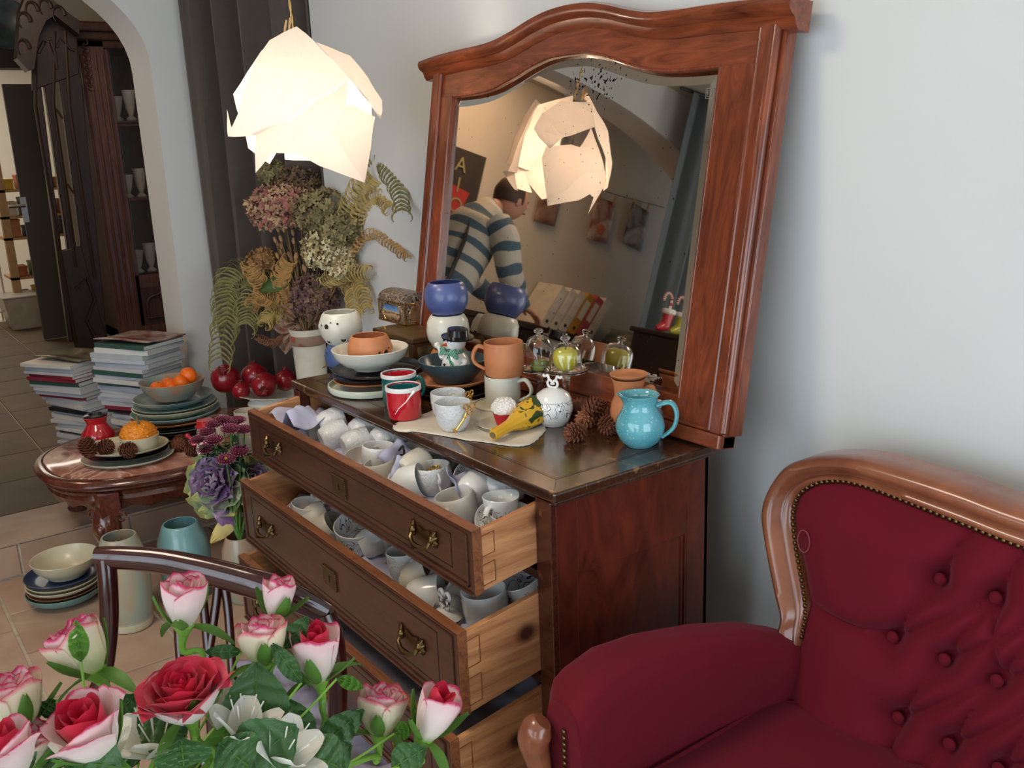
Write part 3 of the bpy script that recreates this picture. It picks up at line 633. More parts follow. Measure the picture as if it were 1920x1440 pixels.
def drawer(e, za, zb_, n, label, full=.40):
    """e pull-out; za top, zb bottom at the carcass plane"""
    off = Vector((-W_/2, -e, zb_)); 
    dr = bpy.data.objects.new('drawer', None); COL.objects.link(dr); dr.parent = dz; dr.location = off-DO; dr['label'] = label; dr.empty_display_size = .05
    T = sagT(); ba = -e+full
    B_(M().box(DXL, DXR, -e, -e+.020, zb_, za, T), 'front_board', m_front, dr, off, smooth=False, bevel=.0025)
    B_(M().box(DXL+.001, DXR-.001, -e+.001, -e+.019, za-.0005, za+.0012, T), 'top_edge', m_edge, dr, off, smooth=False)
    # cock bead and recessed field on the face
    x0, x1, z0, z1 = DXL+.016, DXR-.016, zb_+.014, za-.008
    m = M()
    for (a, b, c, d) in ((x0, x1, z1-.003, z1), (x0, x1, z0, z0+.006), (x0, x0+.004, z0, z1), (x1-.004, x1, z0, z1), (DXL, DXR, zb_, zb_+.006)): m.box(a, b, -e-.0035, -e+.001, c, d, T)
    B_(m, 'cock_bead', m_front, dr, off, smooth=False, bevel=.0012)
    m = M()
    i0, i1, j0, j1 = x0+.055, x1-.055, z0+.018, z1-.016
    for (a, b, c, d) in ((i0, i1, j1-.002, j1), (i0, i1, j0, j0+.002), (i0, i0+.002, j0, j1), (i1-.002, i1, j0, j1)): m.box(a, b, -e-.0006, -e+.0005, c, d, T)
    B_(m, 'inlay_line', plain('inlay_dark', S(36, 18, 12), .4), dr, off, smooth=False)
    B_(M().box(DXR-.014, DXR-.001, -e+.020, ba, zb_+.003, za-.005, T), 'side_board', m_pine, dr, off, smooth=False, bevel=.001)
    B_(M().box(DXL+.001, DXL+.014, -e+.020, ba, zb_+.003, za-.005, T), 'side_board', m_pine, dr, off, smooth=False, bevel=.001)
    B_(M().box(DXL+.014, DXR-.014, ba-.01, ba, zb_+.003, za-.012, T), 'back_board', m_pine, dr, off, smooth=False)
    B_(M().box(DXL+.014, DXR-.014, -e+.020, ba-.01, zb_+.010, zb_+.016, T), 'bottom_board', m_pine, dr, off, smooth=False)
    # dovetail end grain and nicks on the near front corner
    m = M()
    h = za-zb_
    for k in range(2):
        z_a, z_b = zb_+h*(.10+.45*k), zb_+h*(.42+.45*k)
        for (q0, q1, q2, q3) in ((-e+.020, -e+.047, z_a, z_a+.0012), (-e+.020, -e+.047, z_b, z_b+.0012), (-e+.046, -e+.0474, z_a, z_b)): m.box(DXR-.0012, DXR+.0004, q0, q1, q2, q3, T)
    m.box(DXR-.0014, DXR+.0005, -e+.0005, -e+.0195, zb_+.001, za-.001, T)
    B_(m, 'dovetail', m_edge, dr, off, smooth=False)
    zc = (za+zb_)/2
    for x in (DXL+.165, DXR-.165):
        handle(dr, T @ Matrix.Translation((x, -e-.001, zc+.008)), off)
    xm = (DXL+DXR)/2
    m = M().box(xm-.034, xm+.034, -e-.002, -e, zc-.022, zc+.024, T)
    for k in range(16):
        x = lerp(xm-.033, xm+.033, k/15); m.ball(T @ Vector((x, -e-.003, zc+.023)), .0023, 6, 4)
    for k in range(11): m.ball(T @ Vector((xm+.033, -e-.003, lerp(zc-.021, zc+.023, k/10))), .0023, 6, 4)
    B_(m, 'keyhole_plate', plain('dull_brass', S(96, 74, 48), .42, metal=.8, var=.3, scale=80), dr, off)
    m = M().lathe([(.0025, -.0035), (.0025, .001)], 10, T=T @ Matrix.Translation((xm, -e, zc+.004)) @ Matrix.Rotation(-math.pi/2, 4, 'X')); m.box(xm-.0013, xm+.0013, -e-.0032, -e-.001, zc-.009, zc+.004, T)
    B_(m, 'keyhole', m_black, dr, off)
    return dr
E1, E2, E3 = .1425, .185, .214
Z1, Z2, Z3 = (-.0314, -.1566), (-.211, -.3826), (-.4157, -.600)
drawer(E1, *Z1, 1, 'top drawer pulled out and packed with white cups')
drawer(E2, *Z2, 2, 'second drawer pulled out further, with white and scroll-painted cups')
drawer(E3, *Z3, 3, 'third drawer pulled out furthest, holding loose tissue')
# a closed bottom drawer front
drawer(.004, -.645, -.785, 4, 'closed bottom drawer')
m = M()
for x in (sx0+.05, sx1-.05): m.box(x-.03, x+.03, .02, .08, FL, FL+.052); m.box(x-.03, x+.03, D_p-.08, D_p-.03, FL, FL+.052)
B_(m, 'foot', m_dark, smooth=False, bevel=.004)

# ================================================================== MIRROR
TH = math.radians(9.5); Y0 = .405
MT = Matrix.Translation((-.555, Y0, 0)) @ Matrix.Rotation(-TH, 4, 'X')   # local: x along, z up the slope, -y towards the room
mr_ = thing('wall_mirror', 'large mahogany framed mirror with arched top leaning on the wall behind the crockery', 'mirror', (-.555, Y0, .001), (-TH, 0, 0))
def pf(xs, ys, x): # smooth interpolation
    return interp(xs, ys, x)
def sm(xs, ys):
    pts = smooth_path([(a, b, 0) for a, b in zip(xs, ys)], 8); return [p.x for p in pts], [p.y for p in pts]
TX, TY = sm([0, .07, .14, .21, .28, .36, .45, .56, .66], [.916, .912, .899, .880, .866, .860, .858, .853, .843])
GX, GY = sm([0, .07, .14, .22, .30, .38, .44, .489], [.818, .815, .800, .776, .757, .750, .749, .749])
top = lambda x: interp(TX, TY, abs(x)); gl = lambda x: interp(GX, GY, min(abs(x+.02), .489))
HW, GW, GB = .600, .489, .082
N_ = 64
def ux(i): return lerp(-GW-.02, GW-.02, i/N_)
# glass: flat field and bevelled rim
def mirror_mat():
    N = NT('antique_mirror'); P(N, (.86, .82, .76, 1), .015, metal=1.0)
    v = coords(N, (1, 1, 1)); n = N.a('ShaderNodeTexNoise'); n.inputs['Scale'].default_value = 105; n.inputs['Detail'].default_value = 2; N.l(v, n.inputs['Vector'])
    k = (0, 0, 0, 1); o = (1, 1, 1, 1)
    tc = N.a("ShaderNodeTexCoord")
    def blob(cx, cz, r0, r1):
        vm = N.a('ShaderNodeVectorMath', operation='DISTANCE'); N.l(tc.outputs['Object'], vm.inputs[0]); vm.inputs[1].default_value = (cx, 0, cz)
        mr = N.a('ShaderNodeMapRange'); mr.inputs['From Min'].default_value = r0; mr.inputs['From Max'].default_value = r1; mr.inputs['To Min'].default_value = 1; mr.inputs['To Max'].default_value = 0; N.l(vm.outputs['Value'], mr.inputs['Value']); return mr.outputs[0]
    mx = N.a('ShaderNodeMath', operation='MAXIMUM'); N.l(blob(.105, .745, .02, .10), mx.inputs[0]); N.l(blob(.03, .75, .015, .06), mx.inputs[1])
    m2 = N.a('ShaderNodeMath', operation='MULTIPLY'); N.l(mx.outputs[0], m2.inputs[0]); m2.inputs[1].default_value = .16
    m3 = N.a('ShaderNodeMath', operation='ADD'); N.l(n.outputs['Fac'], m3.inputs[0]); N.l(m2.outputs[0], m3.inputs[1])
    s2 = ramp(N, m3.outputs[0], [(.715, k), (.73, o)])
    n4 = N.a('ShaderNodeTexNoise'); n4.inputs['Scale'].default_value = 5; N.l(v, n4.inputs['Vector'])
    tint = ramp(N, n4.outputs['Fac'], [(.3, (.58, .52, .45, 1)), (.7, (.66, .59, .51, 1))])
    mc = N.a('ShaderNodeMix', data_type='RGBA'); N.l(s2, mc.inputs[0]); N.l(tint, mc.inputs[6]); mc.inputs[7].default_value = (.01, .01, .01, 1); N.l(mc.outputs[2], N.b.inputs['Base Color'])
    N.l(ramp(N, m3.outputs[0], [(.715, (.02, .02, .02, 1)), (.73, (.7, .7, .7, 1))]), N.b.inputs['Roughness'])
    return N.m
m_mir = mirror_mat()
def M_(m, name, mat, **kw): return m.build(name, mat, mr_, **kw)
def inner(u, ins): # point on glass outline, u in [0,1) round; ins inset
    per = [(-1, -1)]
    return None
bv = .030
def gt(x, ins=0): return gl(x)-ins
m = M()
def fld(u, v):
    x = lerp(-GW-.02+bv, GW-.02-bv, u); zt_ = gt(x)-bv; return (x, 0, lerp(GB+bv, zt_, v))
m.grid(fld, N_, 8)
M_(m, 'mirror_glass', m_mir, smooth=False)
m = M()
def bev(a0, a1, b0, b1, n): # strip outer a, inner b
    m.grid(lambda u, v: tuple(Vector(a0(u)).lerp(Vector(b0(u)), v)), n, 1)
m.grid(lambda u, v: (lerp(lerp(-GW-.02, GW-.02, u), lerp(-GW-.02+bv, GW-.02-bv, u), v), lerp(.0055, 0, v), lerp(gt(lerp(-GW-.02, GW-.02, u)), gt(lerp(-GW-.02+bv, GW-.02-bv, u))-bv, v)), N_, 1, flip=True)
m.grid(lambda u, v: (lerp(lerp(-GW-.02, GW-.02, u), lerp(-GW-.02+bv, GW-.02-bv, u), v), lerp(.0055, 0, v), lerp(GB, GB+bv, v)), 8, 1)
for s_ in (-1, 1):
    xo = s_*GW-.02; xi = xo-s_*bv; zo = gt(xo); zi = gt(xi)-bv
    m.grid(lambda u, v: (lerp(xo, xi, v), lerp(.0055, 0, v), lerp(lerp(GB, zo, u), lerp(GB+bv, zi, u), v)), 8, 1, flip=(s_ < 0))
M_(m, 'glass_bevel', m_mir, smooth=False)
# frame members
fy0, fy1 = -.022, .026
m = M()
n = 60
def band(lo, hi, x0, x1, ya, yb, n=60):
    def ring(u, v): return None
    b = len(m.v)
    for i in range(n+1):
        x = lerp(x0, x1, i/n)
        for (y, z) in ((ya, lo(x)), (ya, hi(x)), (yb, hi(x)), (yb, lo(x))): m.v.append(Vector((x, y, z))); m.uv.append((0, 0))
    for i in range(n):
        for k in range(4):
            l = (k+1) % 4; m.f.append((b+i*4+k, b+i*4+l, b+i*4+4+l, b+i*4+4+k)); m.mi.append(0)
    m.f.append((b, b+3, b+2, b+1)); m.f.append((b+n*4, b+n*4+1, b+n*4+2, b+n*4+3)); m.mi += [0, 0]
band(lambda x: gt(x)-.004, lambda x: top(x)-.02, -HW+.0, HW, -.010, fy1)
M_(m, 'top_rail', m_mirh, ang=30, bevel=.002, fixn=True)
m = M(); m.box(-HW, HW, -.012, fy1, .0, GB+.004); M_(m, 'bottom_rail', m_mirh, smooth=False, bevel=.003)
m = M(); m.box(-HW-.0, HW+.0, -.024, fy1, .0, .030); m.box(-HW, HW, -.018, fy1, .03, .038); M_(m, 'base_moulding', m_mirh, smooth=False, bevel=.005)
for s_ in (-1, 1):
    m = M(); a, b = sorted((s_*GW-.02-s_*.004, s_*(HW-.03))); m.box(a, b, -.0125, fy1, .03, gt(s_*GW)+.0)
    M_(m, 'stile', m_mirf, smooth=False, bevel=.002)
    m = M(); x = s_*(HW-.02); m.box(x-.013, x+.013, -.020, fy1, .03, top(HW)-.03)
    m.tube([(s_*(HW-.004), -.010, .032), (s_*(HW-.004), -.010, top(HW)-.03)], .010, 10); m.tube([(s_*(HW-.036), -.014, .032), (s_*(HW-.036), -.014, top(HW-.03)-.04)], .007, 10)
    m.box(x-.012, x+.035*1 if s_ > 0 else x+.012, -.004, fy1, .03, top(HW)-.03)
    M_(m, 'outer_moulding', m_mirf, ang=40, bevel=.003)
# serpentine cornice: rounded profile swept along the top edge
prof = [(.02, -.036), (-.012, -.036), (-.020, -.028), (-.026, -.016), (-.038, -.010), (-.044, -.004), (-.046, .004), (-.044, .012), (-.030, .018), (.02, .020)]
m = M(); b0 = 0; n = 90; hw = HW+.045
for i in range(n+1):
    x = lerp(-hw, hw, i/n); z = top(x)-.010
    for (y, zz) in prof: m.v.append(Vector((x, y, z+zz))); m.uv.append((0, 0))
K = len(prof)
for i in range(n):
    for k in range(K):
        l = (k+1) % K; m.f.append((i*K+k, i*K+l, i*K+K+l, i*K+K+k)); m.mi.append(0)
m.f.append(tuple(range(K))[::-1]); m.f.append(tuple(n*K+k for k in range(K))); m.mi += [0, 0]
M_(m, 'cornice', m_mirh, ang=32, fixn=True)
m = M()
for i, x in enumerate([lerp(-GW-.02, GW-.02, k/60) for k in range(61)]): pass
m.tube([(lerp(-GW-.02, GW-.02, k/60), -.009, gt(lerp(-GW-.02, GW-.02, k/60))) for k in range(61)], .004, 6)
for s_ in (-1, 1): m.tube([(s_*GW-.02, -.011, GB), (s_*GW-.02, -.011, gt(s_*GW))], .003, 6)
M_(m, 'sight_edge', m_mirf)
# small engraved maker's square
m = M()
for r in (.010, .006): m.tube([(.44+dx*r, -.0004, .70+dz_*r) for dx, dz_ in ((-1, -1), (1, -1), (1, 1), (-1, 1))], .0006, 4, closed=True)
M_(m, 'etched_mark', plain('etched_line', S(150, 146, 136), .5))

# ================================================================== CUPS
def vessel(prof, t=.0025, foot=True, seg=36, rf=None, sx=1, sy=1, m=None):
    """closed wall with thickness from an outer profile"""
    inn = []
    for k, (r, z) in enumerate(prof):
        if r > t*1.5: inn.append((max(r-t, .001), z if k == len(prof)-1 else max(z, prof[0][1]+t*1.4)))
    top_ = prof[-1]; pr = list(prof[:-1])+[(top_[0]-.0004, top_[1]-.0006), (top_[0]-t*.5, top_[1]+.0004), (inn[-1][0]+.0002, inn[-1][1]-.0006)]
    pr += [(r, z) for r, z in inn[::-1][1:]]+[(0, prof[0][1]+t*1.6)]
    pr = [(0, pr[0][1]+.0005)]+pr
    return (m or M()).lathe(pr, seg, rf=rf, sx=sx, sy=sy, cap=False)
def ear(r, z0, z1, out, th=.004, flat=1.6, ang=0, seg=10, thick_top=1.2):
    """handle loop on the side of a vessel of radius r"""
    T = Matrix.Rotation(ang, 4, 'Z')
    pts = smooth_path([(r-.002, 0, z1), (r+out*.55, 0, z1+.004), (r+out, 0, lerp(z0, z1, .68)), (r+out*.85, 0, lerp(z0, z1, .3)), (r-.001, 0, z0)], 5)
    n = len(pts); m = M().tube(pts, [th*lerp(thick_top, .85, i/(n-1)) for i in range(n)], seg, flat=flat)
    return m.xf(T)
def curl(pts, r, T=None, seg=6):
    m = M().tube(smooth_path(pts, 4), r, seg); return m.xf(T) if T else m
cup_profiles = {
 'round': [(.022, 0), (.024, .003), (.033, .012), (.040, .03), (.041, .048), (.039, .064), (.038, .070)],
 'straight': [(.027, 0), (.031, .004), (.036, .02), (.0375, .045), (.037, .068)],
 'wide': [(.022, 0), (.025, .004), (.036, .018), (.042, .040), (.043, .056)],
}
cup_src = {}
def cup(kind, mat, lab, loc, rot=(0, 0, 0), scale=1, group=None, name='cup', hdl=True, hmat=None, key=None):
    k = (kind, mat.name, hdl, hmat.name if hmat else '', name)
    if k not in cup_src:
        t = thing(name, lab, 'cup', loc, rot, group)
        pr = cup_profiles[kind]; fl_ = (lambda a, z: 1+.035*abs(math.sin(a*5+z*55))*min(1, z/.02)) if mat.name.startswith('white_emb') else None; vessel(pr, .0028, seg=48 if fl_ else 28, rf=fl_).build('bowl', mat, t)
        if hdl:
            if hdl == 'curl':
                m = curl([(pr[-2][0]-.001, 0, .058), (pr[-2][0]+.014, 0, .064), (pr[-2][0]+.024, 0, .052), (pr[-2][0]+.014, 0, .042), (pr[-2][0]+.006, 0, .050), (pr[-2][0]+.012, 0, .036), (pr[-2][0]+.018, 0, .024), (pr[2][0], 0, .016)], .0032)
            else: m = ear(pr[-2][0]-.001, .018, .052, .020, .0036, 1.5)
            m.build('handle', hmat or mat, t)
        cup_src[k] = t; t.scale = (scale,)*3; return t
    t = copy_tree(cup_src[k]); t.location = loc; t.rotation_euler = rot; t.scale = (scale,)*3; tag(t, lab, 'cup', group); return t

def dr_pt(x, y, zt_, zb_, h):
    """point inside a pulled drawer under the pixel, h above its sagging bottom board"""
    d = ray(x, y); # plane z = zb+.016+h + SAG*y
    k = (zb_+.016+h+SAG*CAM.y-CAM.z)/(d.z-SAG*d.y); return CAM+d*k
def sheet(name, label, x0, x1, y0_, y1_, zf, amp, seed, mat, nu=60, nv=16, fr=4.0, cat='tissue'):
    def fn(u, v):
        x = lerp(x0, x1, u); y = lerp(y0_, y1_, v); q = Vector((x*fr+seed, y*fr*1.6, seed))
        n_ = mnoise.noise(q*3)*.6+abs(mnoise.noise(q*7))*.55+mnoise.noise(q*17)*.12
        return (x, y, zf(x, y)+amp*n_)
    o = M().grid(fn, nu, nv).build(name, mat, solid=.0006, ang=70); return tag(o, label, cat)
bz = lambda zb_: (lambda x, y: zb_+.030+SAG*y)
sheet('tissue_paper', 'crumpled lilac tissue under the cups of the top drawer', DXL+.02, DXR-.018, -E1+.024, .06, lambda x, y: Z1[1]+.040+SAG*y+(.028 if x < -.98 else 0), .022, 3, m_tissue, 110, 20)
sheet('tissue_paper', 'crumpled lilac tissue under the cups of the second drawer', DXL+.02, DXR-.018, -E2+.024, .10, lambda x, y: Z2[1]+.060+SAG*y, .030, 9, m_tissue, 110, 22)
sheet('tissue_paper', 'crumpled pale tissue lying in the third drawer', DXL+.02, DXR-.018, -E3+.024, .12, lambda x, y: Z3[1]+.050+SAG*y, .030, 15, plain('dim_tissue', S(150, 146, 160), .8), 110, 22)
# folded tissue sheet standing up in the far corner of the top drawer
def tis(u, v):
    x = lerp(DXL+.03, DXL+.20, u); y = lerp(-.10, -.015, v); h = .030*math.exp(-((u-.72)/.16)**2)*(1-.3*v)+.014*math.sin(u*9+v*4)
    return (x, y, Z1[0]-.022+h+SAG*y+.006*mnoise.noise(Vector((x*40, y*40, 0))))
o = M().grid(tis, 30, 14).build('tissue_paper', m_tissue, solid=.0006, ang=70); tag(o, 'folded lilac tissue standing in the far left corner of the top drawer', 'tissue')
for k, (px, py, a) in enumerate(((740, 850, .4), (757, 885, .9), (862, 905, 1.4), (925, 895, .2))):
    p = dr_pt(px, py, *Z1, .075)
    o = M().grid(lambda u, v: ((u-.5)*.05, (v-.5)*.07, .012*math.sin(u*5+k)+.008*math.sin(v*6)), 8, 8).build('tissue_wrap', m_tissue, solid=.0006, loc=p, rot=(.5, .3, a)); tag(o, ['lilac tissue wad between the far cups of the top drawer', 'lilac tissue wad beside the tied black knot in the top drawer', 'lilac tissue tucked behind the two large round cups', 'blue lilac tissue near the scroll-painted jug in the top drawer'][k], 'tissue')
Hp = math.pi/2
G1, G2 = 'cups packed in the top drawer', 'cups packed in the second drawer'
# (pixel of the rim/body centre, height above drawer bottom, kind, material, rotation, label)
top_cups = [
 (811, 880, .075, 'round', m_emb, (.06, -.03, -.3), 'white embossed round cup standing open beside the dark knot', 'curl', 1.0, None),
 (852, 935, .072, 'round', m_bisque, (.16, .08, -1.0), 'cream round cup tilted forward, largest opening in the top drawer', True, 1.05, None),
 (957, 955, .070, 'wide', m_white, (.10, .1, .5), 'plain white cup in the near right corner of the top drawer', True, 1.0, None),
 (710, 842, .074, 'round', m_white, (.08, 0, 2.8), 'white cup standing open in the middle of the top drawer, handle to the left', True, 1.0, None),
 (713, 871, .062, 'round', m_bisque, (.15, .1, -1.2), 'cream cup half hidden by the drawer front, right of its chipped edge', 'curl', .95, None),
 (676, 850, .056, 'wide', m_bisque, (.25, .1, .4), 'cream saucer-like cup rim at the chipped drawer edge', True, .95, None),
 (622, 793, .062, 'straight', m_emb, (-Hp*.85, 0, -0.20), 'grey white embossed cup lying on its side, farthest left of the top drawer', False, 1.0, None),
 (684, 806, .062, 'straight', m_emb, (-Hp*.85, 0, -0.18), 'grey white embossed cup lying on its side below the green plate', False, 1.0, None),
 (627, 818, .050, 'straight', m_emb, (-Hp*.85, 0, -0.17), 'cream embossed cup lying in front of the farthest left one', False, 1.0, None),
 (668, 832, .050, 'straight', m_emb, (-Hp*.9, 0, -0.15), 'cream embossed cup lying left of the open handled cup', False, .95, None),
 (726, 822, .062, 'straight', m_emb, (-Hp*.85, 0, -0.13), 'grey embossed cup lying under the red mug corner of the cloth', False, 1.0, None),
 (775, 845, .066, 'wide', m_white, (.35, .2, .2), 'white bowl-like cup tilted in shade behind the dark knot', True, 1.05, None),
 (776, 876, .066, 'straight', m_bisque, (-Hp*.9, 0, 0.22), 'plain white cup lying bottom outwards with a gold bead handle', 'curl', .95, m_gold),
 (765, 907, .055, 'straight', m_white, (-Hp*.8, .2, -0.76), 'glossy white cup on its side leaning at the drawer front', False, 1.05, None),
 (822, 862, .066, 'wide', m_scrl, (.5, -.2, .9), 'black scroll-painted cup in shade behind the open embossed cup', True, 1.0, None),
 (886, 890, .064, 'wide', m_scrl, (.7, .2, .6), 'black scroll-painted cup leaning back near the dresser edge', True, 1.0, None),
 (893, 915, .062, 'straight', m_white, (-Hp*.9, 0, 0.36), 'white cup lying on its side with a brown gold beaded handle', 'curl', 1.0, plain('brown_lustre', S(110, 66, 36), .2, metal=.8)),
 (945, 910, .058, 'straight', m_emb, (-Hp*.9, .2, -0.41), 'grey white cup lying under the dresser edge at the right', False, 1.0, None),
 (905, 966, .066, 'wide', m_scrl, (.9, .5, -.4), 'scroll-painted cup piece with curled handle at the drawer front corner', 'curl', .62, None),
 (600, 806, .040, 'straight', m_bisque, (-Hp*.9, 0, -0.24), 'cream cup mostly hidden by the drawer front at far left', False, .95, None),
 (556, 802, .030, 'round', m_bisque, (.4, 0, .9), 'cream cup top just showing over the far drawer front', False, .85, None),
 (587, 818, .030, 'round', m_bisque, (.4, 0, 1.3), 'second cream cup top showing over the far drawer front', False, .85, None),
]
for i, (px, py, h, kd, mt, ro, lab, hd, sc, hm) in enumerate(top_cups):
    p = dr_pt(px, py, *Z1, h); T = Euler(ro).to_matrix(); c0 = Vector((0, 0, .035*sc if abs(ro[0]) > .95 else .060*sc))
    loc = p-T @ c0; y = loc.y+0
    cup(kd, mt, lab, loc, ro, sc, G1, hdl=hd, hmat=hm)
# scroll-painted jug standing in the near corner of the top drawer
p = dr_pt(937, 935, *Z1, .085)
t = thing('cream_jug', 'small scroll-painted white jug with pouring lip in the top drawer corner', 'jug', p-Vector((0, 0, .068)), (0, .05, 1.9))
rf = lambda a, z: 1+(.32*max(0, (z-.045)/.027)*max(0, math.cos(a))**8 if z > .045 else 0)
vessel([(.020, 0), (.024, .003), (.030, .03), (.034, .055), (.037, .072)], .0025, rf=rf).build('bowl', m_scrl, t); ear(.032, .02, .055, .02, .0035, ang=math.pi).build('handle', m_scrl, t)
m = M(); p = dr_pt(752, 847, *Z1, .085); m.tube(smooth_path([(-.01, 0, .0), (.0, .004, .012), (.012, 0, .012), (.012, 0, -.004), (0, -.003, -.008), (-.004, 0, -.03)], 5), .0025, 6); o = m.build('ribbon_knot', m_black, loc=p); tag(o, 'thin black ribbon knot among the cups of the top drawer', 'ribbon')
sec_cups = [
 (583, 940, .125, 'wide', m_white, (.15, 0, 2.6), 'shaded white cup standing open farthest left in the second drawer', True, 1.15, None),
 (590, 975, .085, 'round', m_bisque, (-Hp*.8, .2, -0.20), 'beige cup lying on its side at the far left drawer front', False, 1.0, None),
 (622, 985, .085, 'round', m_bisque, (.9, .2, 2.2), 'shaded cup with a ring handle behind the chipped second drawer edge', True, .95, None),
 (673, 975, .125, 'wide', m_scrl, (.25, 0, .6), 'large black scroll-painted bowl cup in the second drawer', False, 1.5, None),
 (637, 958, .08, 'straight', m_emb, (-Hp*.9, 0, -0.38), 'grey embossed cup lying behind the scroll-painted bowl', False, 1.0, None),
 (700, 1015, .080, 'straight', m_white, (-Hp*.8, 0, -0.24), 'dim grey cup lying in front of the scroll-painted bowl', False, 1.0, None),
 (715, 1036, .060, 'round', m_bisque, (.9, .1, .2), 'pale cup top just over the second drawer front, left of the dent', False, .9, None),
 (757, 1036, .115, 'straight', m_emb, (.10, -.05, -.1), 'embossed cup standing upright in the middle of the second drawer', True, 1.05, None),
 (735, 1010, .075, 'straight', m_emb, (-Hp*.9, 0, 0.15), 'grey embossed cup lying behind the upright middle one', False, 1.0, None),
 (782, 1085, .080, 'round', m_bisque, (-Hp*.7, 0, -0.69), 'pale cup leaning on the drawer front left of the ribbed one', False, .95, None),
 (800, 1068, .085, 'straight', m_bisque, (.5, .3, 1.7), 'plain shaded cup behind the leaning pale one in the second drawer', True, .95, None),
 (828, 1088, .095, 'straight', m_emb, (.9, .2, -.2), 'ribbed grey white cup leaning with its handle to the right', True, 1.05, None),
 (800, 1115, .075, 'straight', m_white, (-Hp*.85, 0, -0.73), 'glossy white cup lying against the second drawer front', False, 1.05, None),
 (907, 1112, .115, 'straight', m_white, (.08, .05, -.8), 'smooth white mug standing open near the right end of the second drawer', False, 1.25, None),
 (985, 1085, .115, 'straight', m_blues, (.35, -.3, .3), 'white cup with a blue line and motif beneath the top drawer', False, 1.35, None),
 (868, 1118, .060, 'straight', m_emb, (-Hp*.9, 0, -0.24), 'dim embossed cup lying beneath the smooth white mug', False, 1.0, None),
 (875, 1085, .075, 'straight', m_emb, (-Hp*.8, 0, 0.11), 'grey embossed cup lying behind the smooth white mug', False, 1.0, None),
 (842, 1150, .060, 'round', m_bisque, (.8, 0, .5), 'shaded cup low in the right part of the second drawer', True, 1.0, None),
]
for i, (px, py, h, kd, mt, ro, lab, hd, sc, hm) in enumerate(sec_cups):
    p = dr_pt(px, py, *Z2, h); T = Euler(ro).to_matrix(); c0 = Vector((0, 0, .035*sc if abs(ro[0]) > .95 else .060*sc))
    cup(kd, mt, lab, p-T @ c0, ro, sc, G2, hdl=hd, hmat=hm)
# wavy-handled lid in the second drawer
p = dr_pt(834, 1131, *Z2, .10); t = thing('scroll_lid', 'white lid with a black squiggle handle at the second drawer front', 'lid', p-Vector((0, 0, .03)))
M().lathe([(0, .018), (.02, .014), (.032, .002), (.034, 0), (.0, 0)], 24, cap=False).build('lid', m_white, t)
m = M()
for s_ in (-1, 1): m.tube(smooth_path([(s_*.004, 0, .018), (s_*.016, 0, .026), (s_*.010, 0, .038), (s_*.020, 0, .046), (s_*.012, 0, .056), (s_*.002, 0, .048)], 4), .004, 7)
m.build('squiggle_handle', m_scrl, t)
# ================================================================== ON THE DRESSER
def ctr(x, y, z, w_px):
    """centre of a round foot whose nearest point is seen at the pixel; returns centre, radius"""
    p = at_z(x, y, z); r = w_px*depth(p)/F0/2; h = Vector((-.81, .588, 0)); c = p+h*r; return Vector((c.x, c.y, z)), r
def zpx(c, x, y):
    d = ray(x, y); return (CAM+d*depth(c)).z
def dish(name, lab, cat, loc, r, h, mat, foot=.55, t=.004, kind='plate', group=None, seg=48, sx=1, sy=1, rot=(0, 0, 0)):
    if kind == 'plate': pr = [(r*foot, 0), (r*foot*1.04, h*.12), (r*.80, h*.30), (r*.95, h*.62), (r, h)]
    elif kind == 'flat': pr = [(r*.9, 0), (r*.97, h*.15), (r, h*.6), (r*.995, h)]
    else: pr = [(r*foot*.8, 0), (r*foot*.86, h*.10), (r*.72, h*.28), (r*.90, h*.58), (r, h)]
    o = vessel(pr, t, seg=seg, sx=sx, sy=sy).build(name, mat, loc=loc, rot=rot); return tag(o, lab, cat, group)
m_pg = glazed('pale_green_glaze', S(186, 196, 176), S(206, 210, 190), .3)
m_bowlw = glazed('cream_white_glaze', S(206, 204, 190), S(222, 218, 204), .32)
m_navy = glazed('blue_matte_glaze', S(66, 78, 128), S(84, 96, 148), .35, scale=5)
m_teal = glazed('dark_teal_glaze', S(46, 66, 76), S(58, 84, 90), .3)
m_turq = glazed('turquoise_glaze', S(84, 160, 172), S(110, 182, 192), .12, speck=S(190, 220, 220), coat=.6)
m_aqua = glazed('sea_green_glaze', S(132, 160, 152), S(160, 182, 172), .28, streak=True)
m_mixg = glazed('brown_green_run_glaze', S(136, 156, 146), S(168, 134, 112), .28, streak=True, scale=12)
m_beige = glazed('beige_glaze', S(196, 188, 158), S(212, 204, 178), .3, scale=6)
c, r = ctr(688, 750, .0005, 168); PC = c
st1 = [('plate', 'pale green flat plate at the bottom of the stack under the white bowl', .0, .116, .020, m_pg, 'flat'), ('plate', 'terracotta plate second in the stack under the white bowl', .0205, .100, .012, m_terra, 'plate'),
       ('plate', 'black plate third in the stack under the white bowl', .030, .102, .014, m_blackg, 'plate'), ('plate', 'wide black plate with raised rim directly under the white bowl', .041, .118, .018, m_blackg, 'plate')]
for i, (n_, lab, z, rr, h, mt, kd) in enumerate(st1): dish(n_, lab, 'plate', (PC.x+.010*(i == 3), PC.y+.012*(i == 3), z+.0006), rr, h, mt, kind=kd, group='plates in the stack at the left of the dresser')
bc = Vector((PC.x+.0, PC.y, .055)); dish('serving_bowl', 'cream white footed bowl holding a terracotta candle holder', 'bowl', bc, .100, .056, m_bowlw, kind='bowl')
